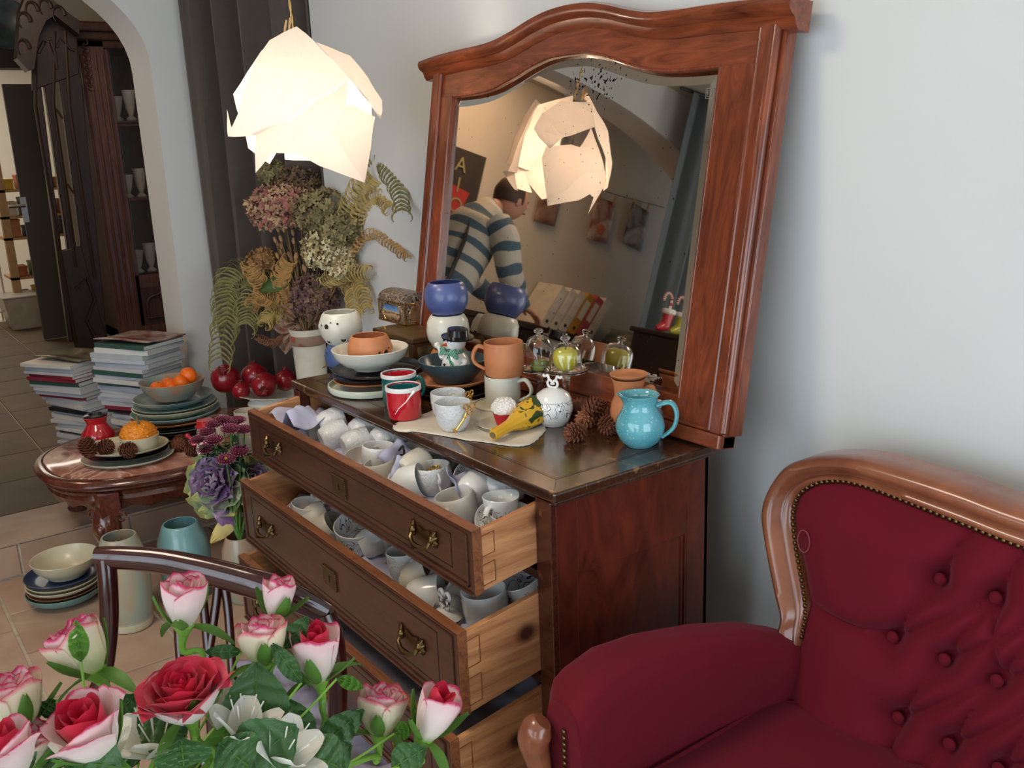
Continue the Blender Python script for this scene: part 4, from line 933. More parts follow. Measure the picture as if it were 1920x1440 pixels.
def holder(name, lab, loc, r, h, mat, holes=True, seed=1):
    """round pierced tea-light holder: round openings cut as dark lined recesses"""
    t = thing(name, lab, 'candle holder', loc)
    pr = [(r*.62, 0), (r*.72, h*.06), (r*.93, h*.28), (r, h*.50), (r*.96, h*.74), (r*.84, h*.94), (r*.78, h)]
    vessel(pr, .004, seg=40).build('body', mat, t)
    if holes:
        rr_ = random.Random(seed); m = M(); m2 = M()
        for k in range(22):
            a = k*2.399+seed; z = h*(.16+.62*((k*.37) % 1)); q = interp([p[1] for p in pr], [p[0] for p in pr], z)
            s_ = (.0075 if k % 3 == 0 else .0035)*(1.0 if k % 2 else .85)
            T = Matrix.Translation((math.cos(a)*(q-.0012), math.sin(a)*(q-.0012), z)) @ Vector((math.cos(a), math.sin(a), (z-h*.5)/h*.6)).to_track_quat('Z', 'Y').to_matrix().to_4x4()
            m.lathe([(s_, -.001), (s_*1.0, .0020), (s_*1.22, .0024), (s_*1.25, .0005)], 14, T=T, cap=False); m2.lathe([(0, .0012), (s_, .0012)], 14, T=T, cap=False)
        m.build('hole_rim', mat, t)['kind'] = 'stuff'; m2.build('pierced_hole', plain('hole_dark', S(40, 26, 20), .9), t)['kind'] = 'stuff'
    return t
holder('candle_holder', 'terracotta pierced candle holder sitting in the white bowl', (bc.x, bc.y, bc.z+.0085), .058, .080, m_terra, seed=2)
c, r = ctr(634, 704, .0005, 76); hb = Vector((c.x, c.y+.01, .0005))
holder('candle_holder', 'blue pierced candle holder beneath the cream white one', hb, .052, .078, glazed('mid_blue_glaze', S(70, 92, 140), S(88, 110, 156), .35), seed=4)
holder('candle_holder', 'cream white pierced candle holder stacked on the blue one', (hb.x, hb.y, .079), .061, .090, m_bowlw, seed=5)
# tins
p = at_z(777, 703, 0); bx = Vector((p.x, p.y, .0006))
m_tin = plain('brown_tin', S(88, 64, 46), .32, metal=.3, var=.25, scale=30)
t = thing('storage_tin', 'large brown and dark printed tin box beneath the small domed casket', 'tin', bx+Vector((-.11, .06, 0)))
M().box(-.11, .11, -.06, .06, 0, .085).build('box', m_tin, t, smooth=False, bevel=.004)
M().box(-.113, .113, -.063, .063, .085, .102).build('lid', plain('tin_lid', S(120, 96, 62), .3, metal=.6, var=.2, scale=20), t, smooth=False, bevel=.004)
M().box(-.09, .09, -.0615, -.0602, .012, .074).build('picture_panel', glazed('tin_scene', S(60, 66, 50), S(128, 116, 84), .3, scale=28), t, smooth=False)
M().box(.1102, .1115, -.045, .045, .012, .074).build('picture_panel', glazed('tin_scene', S(60, 66, 50), S(128, 116, 84), .3, scale=28), t, smooth=False)
cz = .103; p = at_z(760, 612, cz)
t = thing('domed_casket', 'small domed tin casket with blue sky city pictures and gold edges', 'tin', (p.x-.078, p.y+.048, cz+.0005))
CXh, CYh, CH = .078, .046, .062
def filig():
    N = NT('filigree_print'); P(N, None, .3); v = coords(N)
    n = N.a('ShaderNodeTexNoise'); n.inputs['Scale'].default_value = 60; n.inputs['Detail'].default_value = 1; n.inputs['Distortion'].default_value = 2; N.l(v, n.inputs['Vector'])
    N.l(ramp(N, n.outputs['Fac'], [(.40, S(38, 34, 44)), (.46, S(176, 166, 150)), (.52, S(52, 46, 60)), (.58, S(150, 120, 74)), (.64, S(40, 36, 48))]), N.b.inputs['Base Color']); return N.m
m_fil = filig()
M().box(-CXh, CXh, -CYh, CYh, 0, CH).build('box', m_fil, t, smooth=False, bevel=.002)
m = M(); pl = [(-CYh, 0)]+[(-CYh*math.cos(math.pi*k/12), .028*math.sin(math.pi*k/12)**.8) for k in range(13)]+[(CYh, 0)]
m.prism(pl, -CXh-.001, CXh+.001, fr=lambda a, b, d: (d, a, CH+.003+b)); m.build('domed_lid', m_fil, t, fixn=True)
m = M()
for z in (.002, CH+.001):
    for (a, b, cc, d) in ((-CXh-.002, CXh+.002, -CYh-.002, -CYh+.001), (-CXh-.002, CXh+.002, CYh-.001, CYh+.002), (-CXh-.002, -CXh+.001, -CYh, CYh), (CXh-.001, CXh+.002, -CYh, CYh)): m.box(a, b, cc, d, z-.002, z+.002)
for sx_ in (-1, 1):
    for sy_ in (-1, 1): m.box(sx_*CXh-.002, sx_*CXh+.002, sy_*CYh-.002, sy_*CYh+.002, 0, CH)
m.build('gold_edging', m_gold, t, smooth=False, bevel=.0006)
octp = lambda w, h: [(-w, -h*.35), (-w*.72, -h), (w*.72, -h), (w, -h*.35), (w, h*.35), (w*.72, h), (-w*.72, h), (-w, h*.35)]
def scene_mat():
    N = NT('city_picture'); P(N, None, .3); tc = N.a('ShaderNodeTexCoord'); sp = N.a('ShaderNodeSeparateXYZ'); N.l(tc.outputs['Object'], sp.inputs[0])
    n = N.a('ShaderNodeTexNoise'); n.inputs['Scale'].default_value = 90; N.l(tc.outputs['Object'], n.inputs['Vector'])
    a = N.a('ShaderNodeMath', operation='MULTIPLY_ADD'); N.l(n.outputs['Fac'], a.inputs[0]); a.inputs[1].default_value = .02; N.l(sp.outputs['Z'], a.inputs[2])
    mr = N.a('ShaderNodeMapRange'); mr.inputs['From Min'].default_value = .018; mr.inputs['From Max'].default_value = .066; N.l(a.outputs[0], mr.inputs['Value'])
    N.l(ramp(N, mr.outputs[0], [(.0, S(60, 44, 40)), (.35, S(196, 164, 130)), (.45, S(90, 70, 62)), (.52, S(206, 170, 130)), (.60, S(120, 160, 200)), (1, S(40, 90, 170))]), N.b.inputs['Base Color']); return N.m
m_scene = scene_mat()
M().prism(octp(.050, .022), 0, .001, fr=lambda a, b, d: (a, -CYh-.0012-d, CH*.5+b)).build('picture_panel', m_scene, t, smooth=False, fixn=True)
M().prism(octp(.030, .021), 0, .001, fr=lambda a, b, d: (CXh+.0012+d, a, CH*.5+b)).build('picture_panel', plain('sepia_picture', S(120, 92, 66), .35, var=.4, scale=60), t, smooth=False, fixn=True)
m = M(); m.tube([(a, -CYh-.002, CH*.5+b) for a, b in octp(.051, .023)], .0012, 5, closed=True); m.tube([(CXh+.002, a, CH*.5+b) for a, b in octp(.031, .022)], .0012, 5, closed=True); m.build('picture_frame', m_gold, t)
# stack of three round pots
pc = Vector((-.868, .342, .0006))
potp = lambda r, h: [(r*.62, 0), (r*.74, h*.06), (r*.95, h*.3), (r, h*.52), (r*.95, h*.8), (r*.80, h*.97), (r*.76, h)]
for i, (nm, mt, z, rr, h) in enumerate((('terracotta', m_terra, 0, .055, .079), ('cream white', m_bowlw, .0795, .058, .092), ('blue', m_navy, .172, .059, .086))):
    o = vessel(potp(rr, h), .004, seg=44).build('round_pot', mt, loc=(pc.x, pc.y, pc.z+z)); tag(o, ['terracotta round pot at the bottom of the stack against the mirror', 'cream white round pot in the middle of the stack against the mirror', 'matte blue round pot on top of the stack against the mirror'][i], 'pot', 'round pots stacked against the mirror')
# plates under the teal bowl
tc_ = Vector((-.720, .258, 0))
dish('plate', 'brown black plate at the bottom under the teal bowl', 'plate', (tc_.x+.012, tc_.y, .0006), .098, .014, glazed('brown_black_glaze', S(52, 38, 30), S(70, 50, 38), .3), group='plates under the teal bowl')
dish('plate', 'black plate in the middle under the teal bowl', 'plate', (tc_.x, tc_.y, .012), .097, .014, m_blackg, group='plates under the teal bowl')
dish('plate', 'terracotta plate directly under the teal bowl', 'plate', (tc_.x-.004, tc_.y, .024), .102, .018, m_terra, group='plates under the teal bowl')
tb = Vector((tc_.x, tc_.y, .0325)); dish('teal_bowl', 'dark teal bowl with the top-hatted snowman in it', 'bowl', tb, .088, .056, m_teal, kind='bowl', foot=.7)
def snowman(lab, loc, rot, hat, hatmat, scarf, arms_mat, spots, extra=None, s=1):
    t = thing('snowman_figurine', lab, 'figurine', loc, rot)
    M().lathe([(0, 0), (.018, 0), (.024, .008), (.026, .022), (.022, .036), (.014, .046), (0, .048)], 24, cap=False).build('body', m_white, t)
    M().ball((0, 0, .062), (.020, .020, .019), 20, 12).build('head', m_white, t)
    m = M().ball((0, 0, .046), (.018, .018, .006), 16, 6); m.build('scarf', scarf, t)
    m = M()
    for s_ in (-1, 1):
        m.prism([(0, 0), (s_*.020, .010), (s_*.024, -.008)], -.003, .003, fr=lambda a, b, d: (a+.004, -.018+d, .046+b)); m.prism([(0, 0), (s_*.004+.005, -.024), (s_*.012+.005, -.022)], -.002, .002, fr=lambda a, b, d: (a+.004, -.020+d, .044+b))
    m.build('bow', scarf, t, smooth=False, fixn=True)
    m = M()
    if hat == 'top': m.lathe([(0, .074), (.028, .072), (.029, .075), (.019, .077), (.018, .088), (.0, .090)], 24, T=Matrix.Rotation(.12, 4, 'Y'), cap=False)
    else: m.lathe([(0, .073), (.022, .073), (.023, .076), (.019, .078), (.018, .090), (.0, .092)], 24, cap=False)
    m.build('hat', hatmat, t)
    m = M().lathe([(.0035, 0), (.0, .014)], 10, T=Matrix.Translation((0, -.019, .061)) @ Matrix.Rotation(math.pi/2, 4, 'X')); m.build('nose', plain('carrot_orange', S(206, 84, 40), .4), t)
    m = M()
    for s_ in (-1, 1): m.tube([(s_*.011, -.0165, .066), (s_*.008, -.0185, .070), (s_*.004, -.0195, .067)], .0009, 5)
    m.tube([(-.008, -.0175, .053), (0, -.0195, .051), (.008, -.0175, .053)], .0008, 5)
    for z in (.014, .026): m.ball((0, -.0255, z), .0025, 8, 5)
    m.build('face', m_black, t)
    m = M().tube(smooth_path([(-.018, 0, .036), (-.034, -.004, .030), (-.038, -.004, .044), (-.044, -.004, .050)], 4), .0045, 8); m.ball((-.046, -.004, .051), .006, 10, 6); m.build('arm', arms_mat, t); M().tube(smooth_path([(.018, 0, .034), (.034, -.006, .030), (.030, -.014, .022)], 4), .0045, 8).build('arm', arms_mat, t)
    t.scale = (s,)*3; return t
def gingham(name, c1, c2):
    N = NT(name); P(N, None, .7); ch = N.a('ShaderNodeTexChecker'); ch.inputs['Scale'].default_value = 300; ch.inputs['Color1'].default_value = c1; ch.inputs['Color2'].default_value = c2; N.l(coords(N), ch.inputs['Vector']); N.l(ch.outputs['Color'], N.b.inputs['Base Color']); return N.m
FR = math.atan2(CAM.x, -CAM.y) # rough facing
snowman('snowman figurine in a black top hat with green gingham bow, standing in the teal bowl', (tb.x+.004, tb.y+.006, tb.z+.0095), (0, 0, .10), 'top', plain('hat_black_gloss', S(24, 24, 28), .15, coat=.5), gingham('green_gingham', S(30, 120, 90), S(150, 190, 170)), m_white, True, s=1.42)
# mugs
def mug(lab, loc, r, h, mat, ang, out=.028, inmat=None, t=.0035, name='mug', group=None, taper=.02):
    o = thing(name, lab, 'mug', loc, (0, 0, 0), group)
    pr = [(r*(1-taper)-.003, 0), (r*(1-taper), .004), (r, h*.5), (r*(1-.3*taper), h)]
    vessel(pr, t, seg=40).build('body', mat, o)
    if inmat: vessel([(r-t-.0012, .006), (r-t-.0006, .02), (r-t-.0003, h-.003)], .001, seg=40).build('inner_glaze', inmat, o)
    if out: ear(r*.99, h*.18, h*.82, out, .0045, 1.5, ang=ang).build('handle', mat, o)
    return o
c, r = ctr(944, 771, .0005, 66); MU = c
dish('plate', 'beige saucer plate under the stacked cream and terracotta mugs', 'plate', (MU.x-.012, MU.y-.004, .0006), .062, .008, m_beige, kind='flat', t=.003)
MU.z = .0045
mug('cream white mug with handle to the right, beneath the terracotta mug', MU, .043, .074, m_bowlw, .55, .030)
mug('terracotta mug with handle to the left, stacked on the cream mug', (MU.x+.004, MU.y+.004, MU.z+.0748), .047, .080, m_terra, -2.25, .026, taper=.04)
# cloth
p0 = Vector((-.40, .12))
out = [at_z(x, y, 0) for x, y in ((737, 796), (742, 806), (790, 812), (840, 820), (870, 826), (905, 830), (960, 838), (990, 836), (1012, 822), (1022, 800), (985, 772), (925, 755), (870, 750), (800, 776))]
m = M(); cen = sum(out, Vector())/len(out); oo = smooth_path(out+[out[0]], 6)[:-1]; K_ = len(oo)
for k_, f in enumerate((0, .5, .9, 1.0)):
    for i, q in enumerate(oo):
        j = 1+(.012*mnoise.noise(q*60)+.008*math.sin(i*2.7) if f == 1 else 0); p = cen.lerp(q, f*j); m.v.append(Vector((p.x, p.y, .0016+.0012*abs(mnoise.noise(p*30))-(0.004 if p.y < .002 and f == 1 else 0)))); m.uv.append((0, 0))
for a in range(3):
    for i in range(K_):
        j = (i+1) % K_; m.f.append((a*K_+i, a*K_+j, (a+1)*K_+j, (a+1)*K_+i)); m.mi.append(0)
o = m.build('cloth_mat', plain('cream_muslin', S(214, 204, 186), .9, bmp=.6, bscale=300), solid=.0012, ang=80); tag(o, 'cream frayed muslin cloth lying under the cups and gourd', 'cloth')
CLZ = .0042
c, r = ctr(759, 790, CLZ, 66); RM = c
m_red = glazed('red_gloss_glaze', S(184, 24, 38), S(196, 30, 44), .08, coat=.8); m_tgl = glazed('teal_gloss_glaze', S(14, 92, 92), S(20, 104, 102), .1, coat=.8)
RM.y -= .004
t = mug('red mug with teal inside, white rim and folded white lip edge', RM, .041, .074, m_red, 2.2, 0, m_tgl, taper=.06)
m = M().lathe([(.0418, .066), (.0424, .069), (.0418, .0755), (.038, .076), (.0372, .070)], 40, cap=False); m.build('white_rim', m_white, t)
a0 = math.atan2(CAM.y-RM.y, CAM.x-RM.x)
m = M(); m.tube([(.0418*math.cos(a0+da), .0418*math.sin(a0+da), z) for da, z in ((.62, .068), (.35, .058), (.1, .046), (-.3, .032), (-.55, .018))], [.004, .002, .0013, .001, .0008], 6); m.build('lip_seam', m_white, t)
c, r = ctr(744, 768, .0005, 64); TM = Vector((c.x-.005, c.y+.008, .0006))
t = mug('teal mug with red inside and white rim behind the red mug', TM, .043, .078, m_tgl, .75, .020, m_red, taper=.06)
M().lathe([(.0432, .071), (.0437, .074), (.0432, .0795), (.0395, .080), (.039, .074)], 40, cap=False).build('white_rim', m_white, t)
def keycup(lab, loc, a):
    t = thing('key_cup', lab, 'cup', loc, (0, 0, 0), 'key-handled cups on the cloth')
    vessel([(.026, 0), (.029, .004), (.036, .016), (.040, .040), (.0405, .062)], .0028, seg=40).build('bowl', m_emb, t)
    T = Matrix.Rotation(a, 4, 'Z')
    m = M()
    m.tube([(.038, -.016, .006), (.047, .0, .030), (.050, .010, .050)], .0022, 8)
    for k in range(3):
        b = k*2.094+.5; m.tube([(.051+.0, .014+.009*math.cos(b)+.006*math.cos(q), .056+.009*math.sin(b)+.006*math.sin(q)) for q in [i*.7 for i in range(9)]], .0018, 6, closed=True)
    m.box(.037, .041, -.022, -.012, .006, .012); m.ball((.048, .004, .037), .0035, 8, 5); m.xf(T); m.build('key_handle', m_gold, t); return t
c, r = ctr(851, 812, CLZ, 60); keycup('white embossed cup with a gold key handle, in front', (c.x, c.y-.002, CLZ), -.10); kc = c
keycup('white embossed cup with a gold key handle, behind the front one', (kc.x-.078, kc.y+.036, .0042), .35)
# saucer with cupcake
c, r = ctr(944, 814, CLZ, 92); SC = Vector((c.x-.006, c.y+.004, CLZ))
dish('saucer', 'cream saucer under the white frosted cupcake', 'saucer', SC, .056, .009, m_beige, kind='plate', t=.003)
t = thing('cupcake', 'cupcake with white crumbly frosting in a red paper case', 'cupcake', (SC.x+.004, SC.y+.002, SC.z+.006))
M().lathe([(.017, 0), (.019, .0), (.026, .026), (.024, .026)], 48, rf=lambda a, z: 1+.035*math.sin(a*24)).build('paper_case', plain('red_paper_case', S(178, 24, 36), .5), t)
m = M().ball((0, 0, .036), (.027, .027, .022), 30, 18, fn=lambda d: 1+.10*mnoise.noise(d*6)+.07*mnoise.noise(d*14))
for k in range(90):
    a = k*2.4; zz = -0.2+1.15*(k/90); rr_ = math.sqrt(max(0, 1-min(1, zz)**2)); m.ball((rr_*math.cos(a)*.025, rr_*math.sin(a)*.025, .036+zz*.021), .0035+.001*(k % 3), 6, 4)
m.build('frosting', plain('frosting_white', S(232, 226, 218), .7, bmp=.4, bscale=200), t)
# sugar bowl
c, r = ctr(1037, 804, .0005, 56); SB = Vector((c.x, c.y+.004, .0006))
t = thing('sugar_bowl', 'round white lidded sugar bowl with black scroll band and curled knob', 'sugar bowl', SB)
m_scr2 = scrolls('sugar_bowl_scrolls', S(20, 20, 24), .022, .057, 22)
vessel([(.026, 0), (.028, .003), (.036, .012), (.0435, .032), (.044, .044), (.041, .056)], .003, seg=44).build('bowl', m_scr2, t)
M().lathe([(.041, .0565), (.0415, .058), (.036, .070), (.022, .080), (.008, .084), (0, .0845)], 40, cap=False).build('lid', m_white, t)
m = M()
for s_ in (-1, 1):
    m.tube(smooth_path([(0, 0, .084), (s_*.009, 0, .086), (s_*.013, 0, .094), (s_*.008, 0, .101), (s_*.002, 0, .097), (s_*.003, 0, .091)], 4), .0030, 8)
    m.tube(smooth_path([(s_*.008, 0, .100), (s_*.012, 0, .110), (s_*.020, 0, .108), (s_*.024, 0, .112)], 4), [.003]*12+[.0022], 8)
m.xf(Matrix.Rotation(.35, 4, 'Z')); m.build('curled_knob', m_white, t)
# gourd
a = at_z(925, 832, .0); b = at_z(1000, 800, .0); a.z = .019; b.z = .034
ax = (b-a)
t = thing('ornamental_gourd', 'yellow and dark green ornamental gourd lying on its side on the cloth', 'gourd', a)
def gfn(d): return 1
L = ax.length; T = aim((0, 0, 0), ax)
def gm(name):
    N = NT(name); P(N, None, .4, coat=.2); tc = N.a('ShaderNodeTexCoord'); sp = N.a('ShaderNodeSeparateXYZ'); N.l(tc.outputs['UV'], sp.inputs[0])
    n = N.a('ShaderNodeTexNoise'); n.inputs['Scale'].default_value = 42; n.inputs['Detail'].default_value = 3; n.inputs['Distortion'].default_value = 1.2; N.l(tc.outputs['Object'], n.inputs['Vector'])
    s1 = N.a('ShaderNodeMath', operation='MULTIPLY_ADD'); N.l(n.outputs['Fac'], s1.inputs[0]); s1.inputs[1].default_value = .9; N.l(sp.outputs['Y'], s1.inputs[2])
    N.l(ramp(N, s1.outputs[0], [(0, S(214, 160, 30)), (.98, S(222, 168, 40)), (1.06, S(40, 62, 30)), (1.16, S(44, 66, 32)), (1.22, S(200, 160, 40)), (1.34, S(48, 70, 34))]), N.b.inputs['Base Color']); return N.m
pr = [(.006, 0), (.011, .001), (.0125, .01), (.0115, L*.25), (.013, L*.42), (.022, L*.62), (.031, L*.85), (.034, L*1.05), (.031, L*1.22), (.022, L*1.36), (.010, L*1.44), (0, L*1.45)]
M().lathe(pr, 36, T=T, rf=lambda a_, z: 1+.05*math.sin(a_*9)+.03*mnoise.noise(Vector((a_*3, z*90, 0)))).build('body', gm('gourd_skin'), t)
M().lathe([(0, -.002), (.007, -.002), (.007, .002), (0, .002)], 10, T=T, cap=False).build('stem_end', plain('dry_stem', S(120, 104, 70), .8), t)
# turquoise jug and terracotta jug
c, r = ctr(1205, 844, .0005, 66); BJ = Vector((c.x, c.y, .0006)); rj = 46*depth(c)/F0
def jug(name, lab, loc, R, h, mat, ang, out, spout=.22, sang=None, neck=.66):
    t = thing(name, lab, 'jug', loc)
    sang = (ang+math.pi) if sang is None else sang
    rf = lambda a, z: 1+(spout*max(0, (z/h-.80)/.2)*max(0, math.cos(a-sang))**10 if z > h*.8 else 0)
    pr = [(R*.56, 0), (R*.60, h*.02), (R*.80, h*.10), (R*.98, h*.28), (R, h*.40), (R*.93, h*.54), (R*.92, h*.55), (R*.76, h*.68), (R*neck, h*.80), (R*(neck+.05), h*.92), (R*(neck+.14), h)]
    vessel(pr, .0035, seg=56, rf=rf).build('body', mat, t)
    T = Matrix.Rotation(ang, 4, 'Z')
    pts = smooth_path([(R*(neck+.02), 0, h*.80), (R+out*.5, 0, h*.86), (R+out, 0, h*.66), (R+out*.75, 0, h*.38), (R*.90, 0, h*.18)], 6); n = len(pts)
    M().tube(pts, [lerp(.0055, .0042, i/(n-1)) for i in range(n)], 10, flat=1.9).xf(T).build('handle', mat, t); return t
t = jug('turquoise_jug', 'speckled turquoise glazed jug with handle right, near the dresser corner', BJ, rj, .108, m_turq, .62, .024)
TJ = Vector((-.178, .352, .0006)); t = jug('terracotta_jug', 'unglazed terracotta jug with a shallow dish on top, behind the turquoise jug', TJ, .040, .118, m_terra, .55, .018, spout=.0, neck=.78)
dish('small_dish', 'small terracotta dish resting on the terracotta jug mouth', 'dish', (TJ.x, TJ.y, TJ.z+.1185), .041, .010, m_terra, kind='plate', foot=.5, t=.003)
p = at_z(1247, 727, .0); p = Vector((-.125, .374, .0))
t = thing('small_vial', 'tiny grey vial with white cap standing by the mirror edge', 'vial', (-.105, .368, .0005)); M().lathe([(.008, 0), (.009, .002), (.009, .055), (.005, .062), (.005, .066)], 16).build('bottle', plain('vial_grey', S(96, 104, 108), .15), t); M().lathe([(.006, .0665), (.006, .080), (.004, .082)], 14).build('cap', m_white, t)
# glass domes on stands
def cloche(lab, loc, R, zp, hk, inside):
    t = thing('glass_cloche', lab, 'cloche', loc)
    M().lathe([(0, 0), (R*.8, 0), (R*.82, .003), (R*.3, .010), (.006, .018), (.009, zp*.4), (.006, zp*.6), (.010, zp*.85), (R*.5, zp-.004), (R*1.34, zp+.001), (R*1.38, zp+.006), (R*1.30, zp+.005), (R*.9, zp+.001), (0, zp+.001)], 40, cap=False).build('stand', m_glass, t)
    h = hk-zp-.016; b = zp+.006
    pr = [(R, b), (R, b+h*.55), (R*.93, b+h*.74), (R*.70, b+h*.92), (R*.30, b+h), (0, b+h)]; pi = [(max(0, r_-.0018), z-.0016*(z > b+.001)) for r_, z in pr][::-1]
    M().lathe(pr+pi+[(R, b)], 40, cap=False).build('dome', m_glass, t)
    M().lathe([(0, b+h-.0005), (.005, b+h), (.005, b+h+.004), (.011, b+h+.008), (.012, b+h+.012), (.007, b+h+.016), (0, b+h+.0165)], 20, cap=False).build('knob', m_glass, t)
    return Vector(loc)+Vector((0, 0, zp+.0015))
ca = Vector((-.378, .345, .0006)); za_ = zpx(ca, 1063, 692); 
q = cloche('glass dome on a footed stand covering the green apple, nearer the terracotta jug', ca, .037, za_, zpx(ca, 1068, 627), 'apple')
t = thing('green_apple', 'yellow green apple under the nearer glass dome', 'apple', q)
M().lathe([(0, .006), (.010, .001), (.018, .004), (.027, .018), (.030, .034), (.026, .047), (.016, .053), (.006, .050), (0, .046)], 30, cap=False).build('body', glazed('apple_skin', S(216, 204, 50), S(228, 214, 90), .25, scale=20), t); M().tube([(0, 0, .046), (.002, 0, .058)], .0012, 6).build('stem', plain('apple_stem', S(90, 70, 40), .7), t)
cm = Vector((-.492, .358, .0006)); zm_ = zpx(cm, 1012, 690)
q = cloche('smaller glass dome on a footed stand covering the green macaron', cm, .034, zm_, zpx(cm, 1013, 614), 'macaron')
t = thing('macaron', 'green macaron with two shells under the smaller glass dome', 'macaron', q)
m = M(); m.lathe([(0, 0), (.020, 0), (.022, .004), (.021, .008), (0, .008)], 28, cap=False); m.lathe([(0, .012), (.021, .012), (.022, .015), (.018, .021), (.008, .023), (0, .0235)], 28, cap=False); m.build('shell', plain('macaron_green', S(140, 150, 66), .7), t)
M().lathe([(0, .0075), (.020, .0075), (.020, .0125), (0, .0125)], 28, cap=False).build('filling', plain('macaron_cream', S(170, 172, 110), .6), t)
# pine cones
m_cone = plain('pine_cone_brown', S(112, 62, 38), .75, var=.35, scale=80); m_cone2 = plain('pine_cone_tip', S(150, 92, 62), .75, var=.3)
def cone_obj(lab, loc, d, L=.05, R=.017, cat='pine cone', group=None, seed=0, open_=1.0, n=70):
    t = thing('pine_cone', lab, 'pine cone', loc, (0, 0, 0), group); T = aim((0, 0, 0), d)
    M().lathe([(0, 0), (R*.35, L*.05), (R*.5, L*.4), (R*.25, L*.9), (0, L)], 8, T=T, cap=False).build('core', m_cone, t)
    m = M(); r_ = random.Random(seed)
    for k in range(n):
        f = (k+.5)/n; z = L*(.04+.92*f); rr = R*math.sin(math.pi*(.14+.80*f))**.8; a = k*2.39996; s_ = R*.46*(1.15-.45*f)
        dirv = Vector((math.cos(a), math.sin(a), .35+.5*f+r_.uniform(-.1, .1))).normalized(); sd = Vector((-math.sin(a), math.cos(a), 0)); c0 = Vector((math.cos(a)*rr*.35, math.sin(a)*rr*.35, z-.1*L*open_))
        tip = c0+dirv*rr*.95; mid = c0+dirv*rr*.55
        b = len(m.v)
        for p_ in (c0, mid+sd*s_, tip+Vector((0, 0, .0015)), mid-sd*s_, mid-Vector((0, 0, .0022)), tip+dirv*.003*open_+Vector((0, 0, -.001))): m.v.append(T @ p_); m.uv.append((0, 0))
        m.f += [(b, b+1, b+2, b+3), (b, b+4, b+1), (b, b+3, b+4), (b+1, b+4, b+5), (b+1, b+5, b+2), (b+3, b+2, b+5), (b+3, b+5, b+4)]; m.mi += [0]*7
    o = m.build('cone_scales', [m_cone2 if seed % 2 else m_cone], t, smooth=False); o['kind'] = 'stuff'; return t
cl = [((1078, 826), (.25, -1, .12), .052, 'small spiky pine cone lying nearest the dresser front edge'), ((1098, 800), (.5, -.9, .1), .058, 'pine cone second from the front in the dresser pile'), ((1140, 812), (.8, -.5, .05), .055, 'pine cone touching the turquoise jug'),
      ((1128, 782), (.9, .2, .25), .055, 'pine cone leaning on the back of the dresser pile'), ((1085, 778), (-.4, .8, .15), .055, 'pine cone at the left of the dresser pile by the sugar bowl'), ((1155, 790), (.3, .9, .1), .055, 'pine cone at the right rear of the dresser pile'), ((1112, 800), (.2, .6, .3), .05, 'pine cone on top of the dresser pile')]
for i, ((x, y), d, L_, lab) in enumerate(cl):
    p = at_z(x, y, .0); p.z = .017 if i != 6 else .045
    cone_obj(lab, p-Vector(d).normalized()*L_*.4, d, L_, .018, group='pine cones on the dresser', seed=i, open_=1.5)
# ================================================================== SIDE TABLE
TZ = -.44
tcx, tcy, thx, thy = -2.29, .018, .37, .522      # oval-ended top, long axis along Y
tb_ = thing('side_table', 'low oval carved side table with pink marble top, crowded with crockery', 'table', (tcx, tcy, FL)); TO = Vector(tb_.location)
def oval(u, gx=0, n=2.6, hx=thx, hy=thy):
    a = 2*math.pi*u; c_, s_ = math.cos(a), math.sin(a)
    return ((hx-gx)*math.copysign(abs(c_)**(2/n), c_), (hy-gx)*math.copysign(abs(s_)**(2/n), s_))
def ring(prof, name, mat, seg=96, cap=False, wav=None, **kw):
    m = M(); K = len(prof)
    for k, (g, z) in enumerate(prof):
        for i in range(seg):
            x, y = oval(i/seg, g); zz = z
            if wav: zz += wav(i/seg, k)
            m.v.append(Vector((x, y, zz))); m.uv.append((i/seg, k/K))
    for k in range(K-1):
        for i in range(seg):
            j = (i+1) % seg; m.f.append((k*seg+i, k*seg+j, (k+1)*seg+j, (k+1)*seg+i)); m.mi.append(0)
    if cap: m.f.append(tuple((K-1)*seg+i for i in range(seg))); m.mi.append(0)
    return m.build(name, mat, tb_, **kw)
H_ = TZ-FL
def marble():
    N = NT('pink_marble'); P(N, None, .12, coat=.4); n = N.a('ShaderNodeTexNoise'); n.inputs['Scale'].default_value = 4; n.inputs['Detail'].default_value = 10; n.inputs['Distortion'].default_value = 2.5; N.l(coords(N), n.inputs['Vector'])
    N.l(ramp(N, n.outputs['Fac'], [(.35, S(146, 92, 74)), (.48, S(172, 118, 98)), (.53, S(206, 168, 150)), (.58, S(156, 102, 84)), (.7, S(138, 86, 70))]), N.b.inputs['Base Color']); return N.m
ring([(.035, H_-.014), (.035, H_-.002), (.038, H_)], 'marble_top', marble(), cap=True)
ring([(.04, H_-.018), (.034, H_-.004), (.026, H_-.002), (.012, H_-.006), (.003, H_-.014), (0, H_-.022), (.006, H_-.030), (.012, H_-.034), (.012, H_-.040), (.022, H_-.046), (.04, H_-.046)], 'table_rim', m_table)
ring([(.030, H_-.044), (.022, H_-.050), (.026, H_-.062), (.036, H_-.067), (.030, H_-.080), (.036, H_-.092), (.046, H_-.108), (.052, H_-.108), (.054, H_-.06)], 'carved_apron', m_table, seg=160, wav=lambda u, k: (-.012*abs(math.sin(u*math.pi*24))**2+.004*math.sin(u*math.pi*8) if k in (5, 6, 7) else 0))
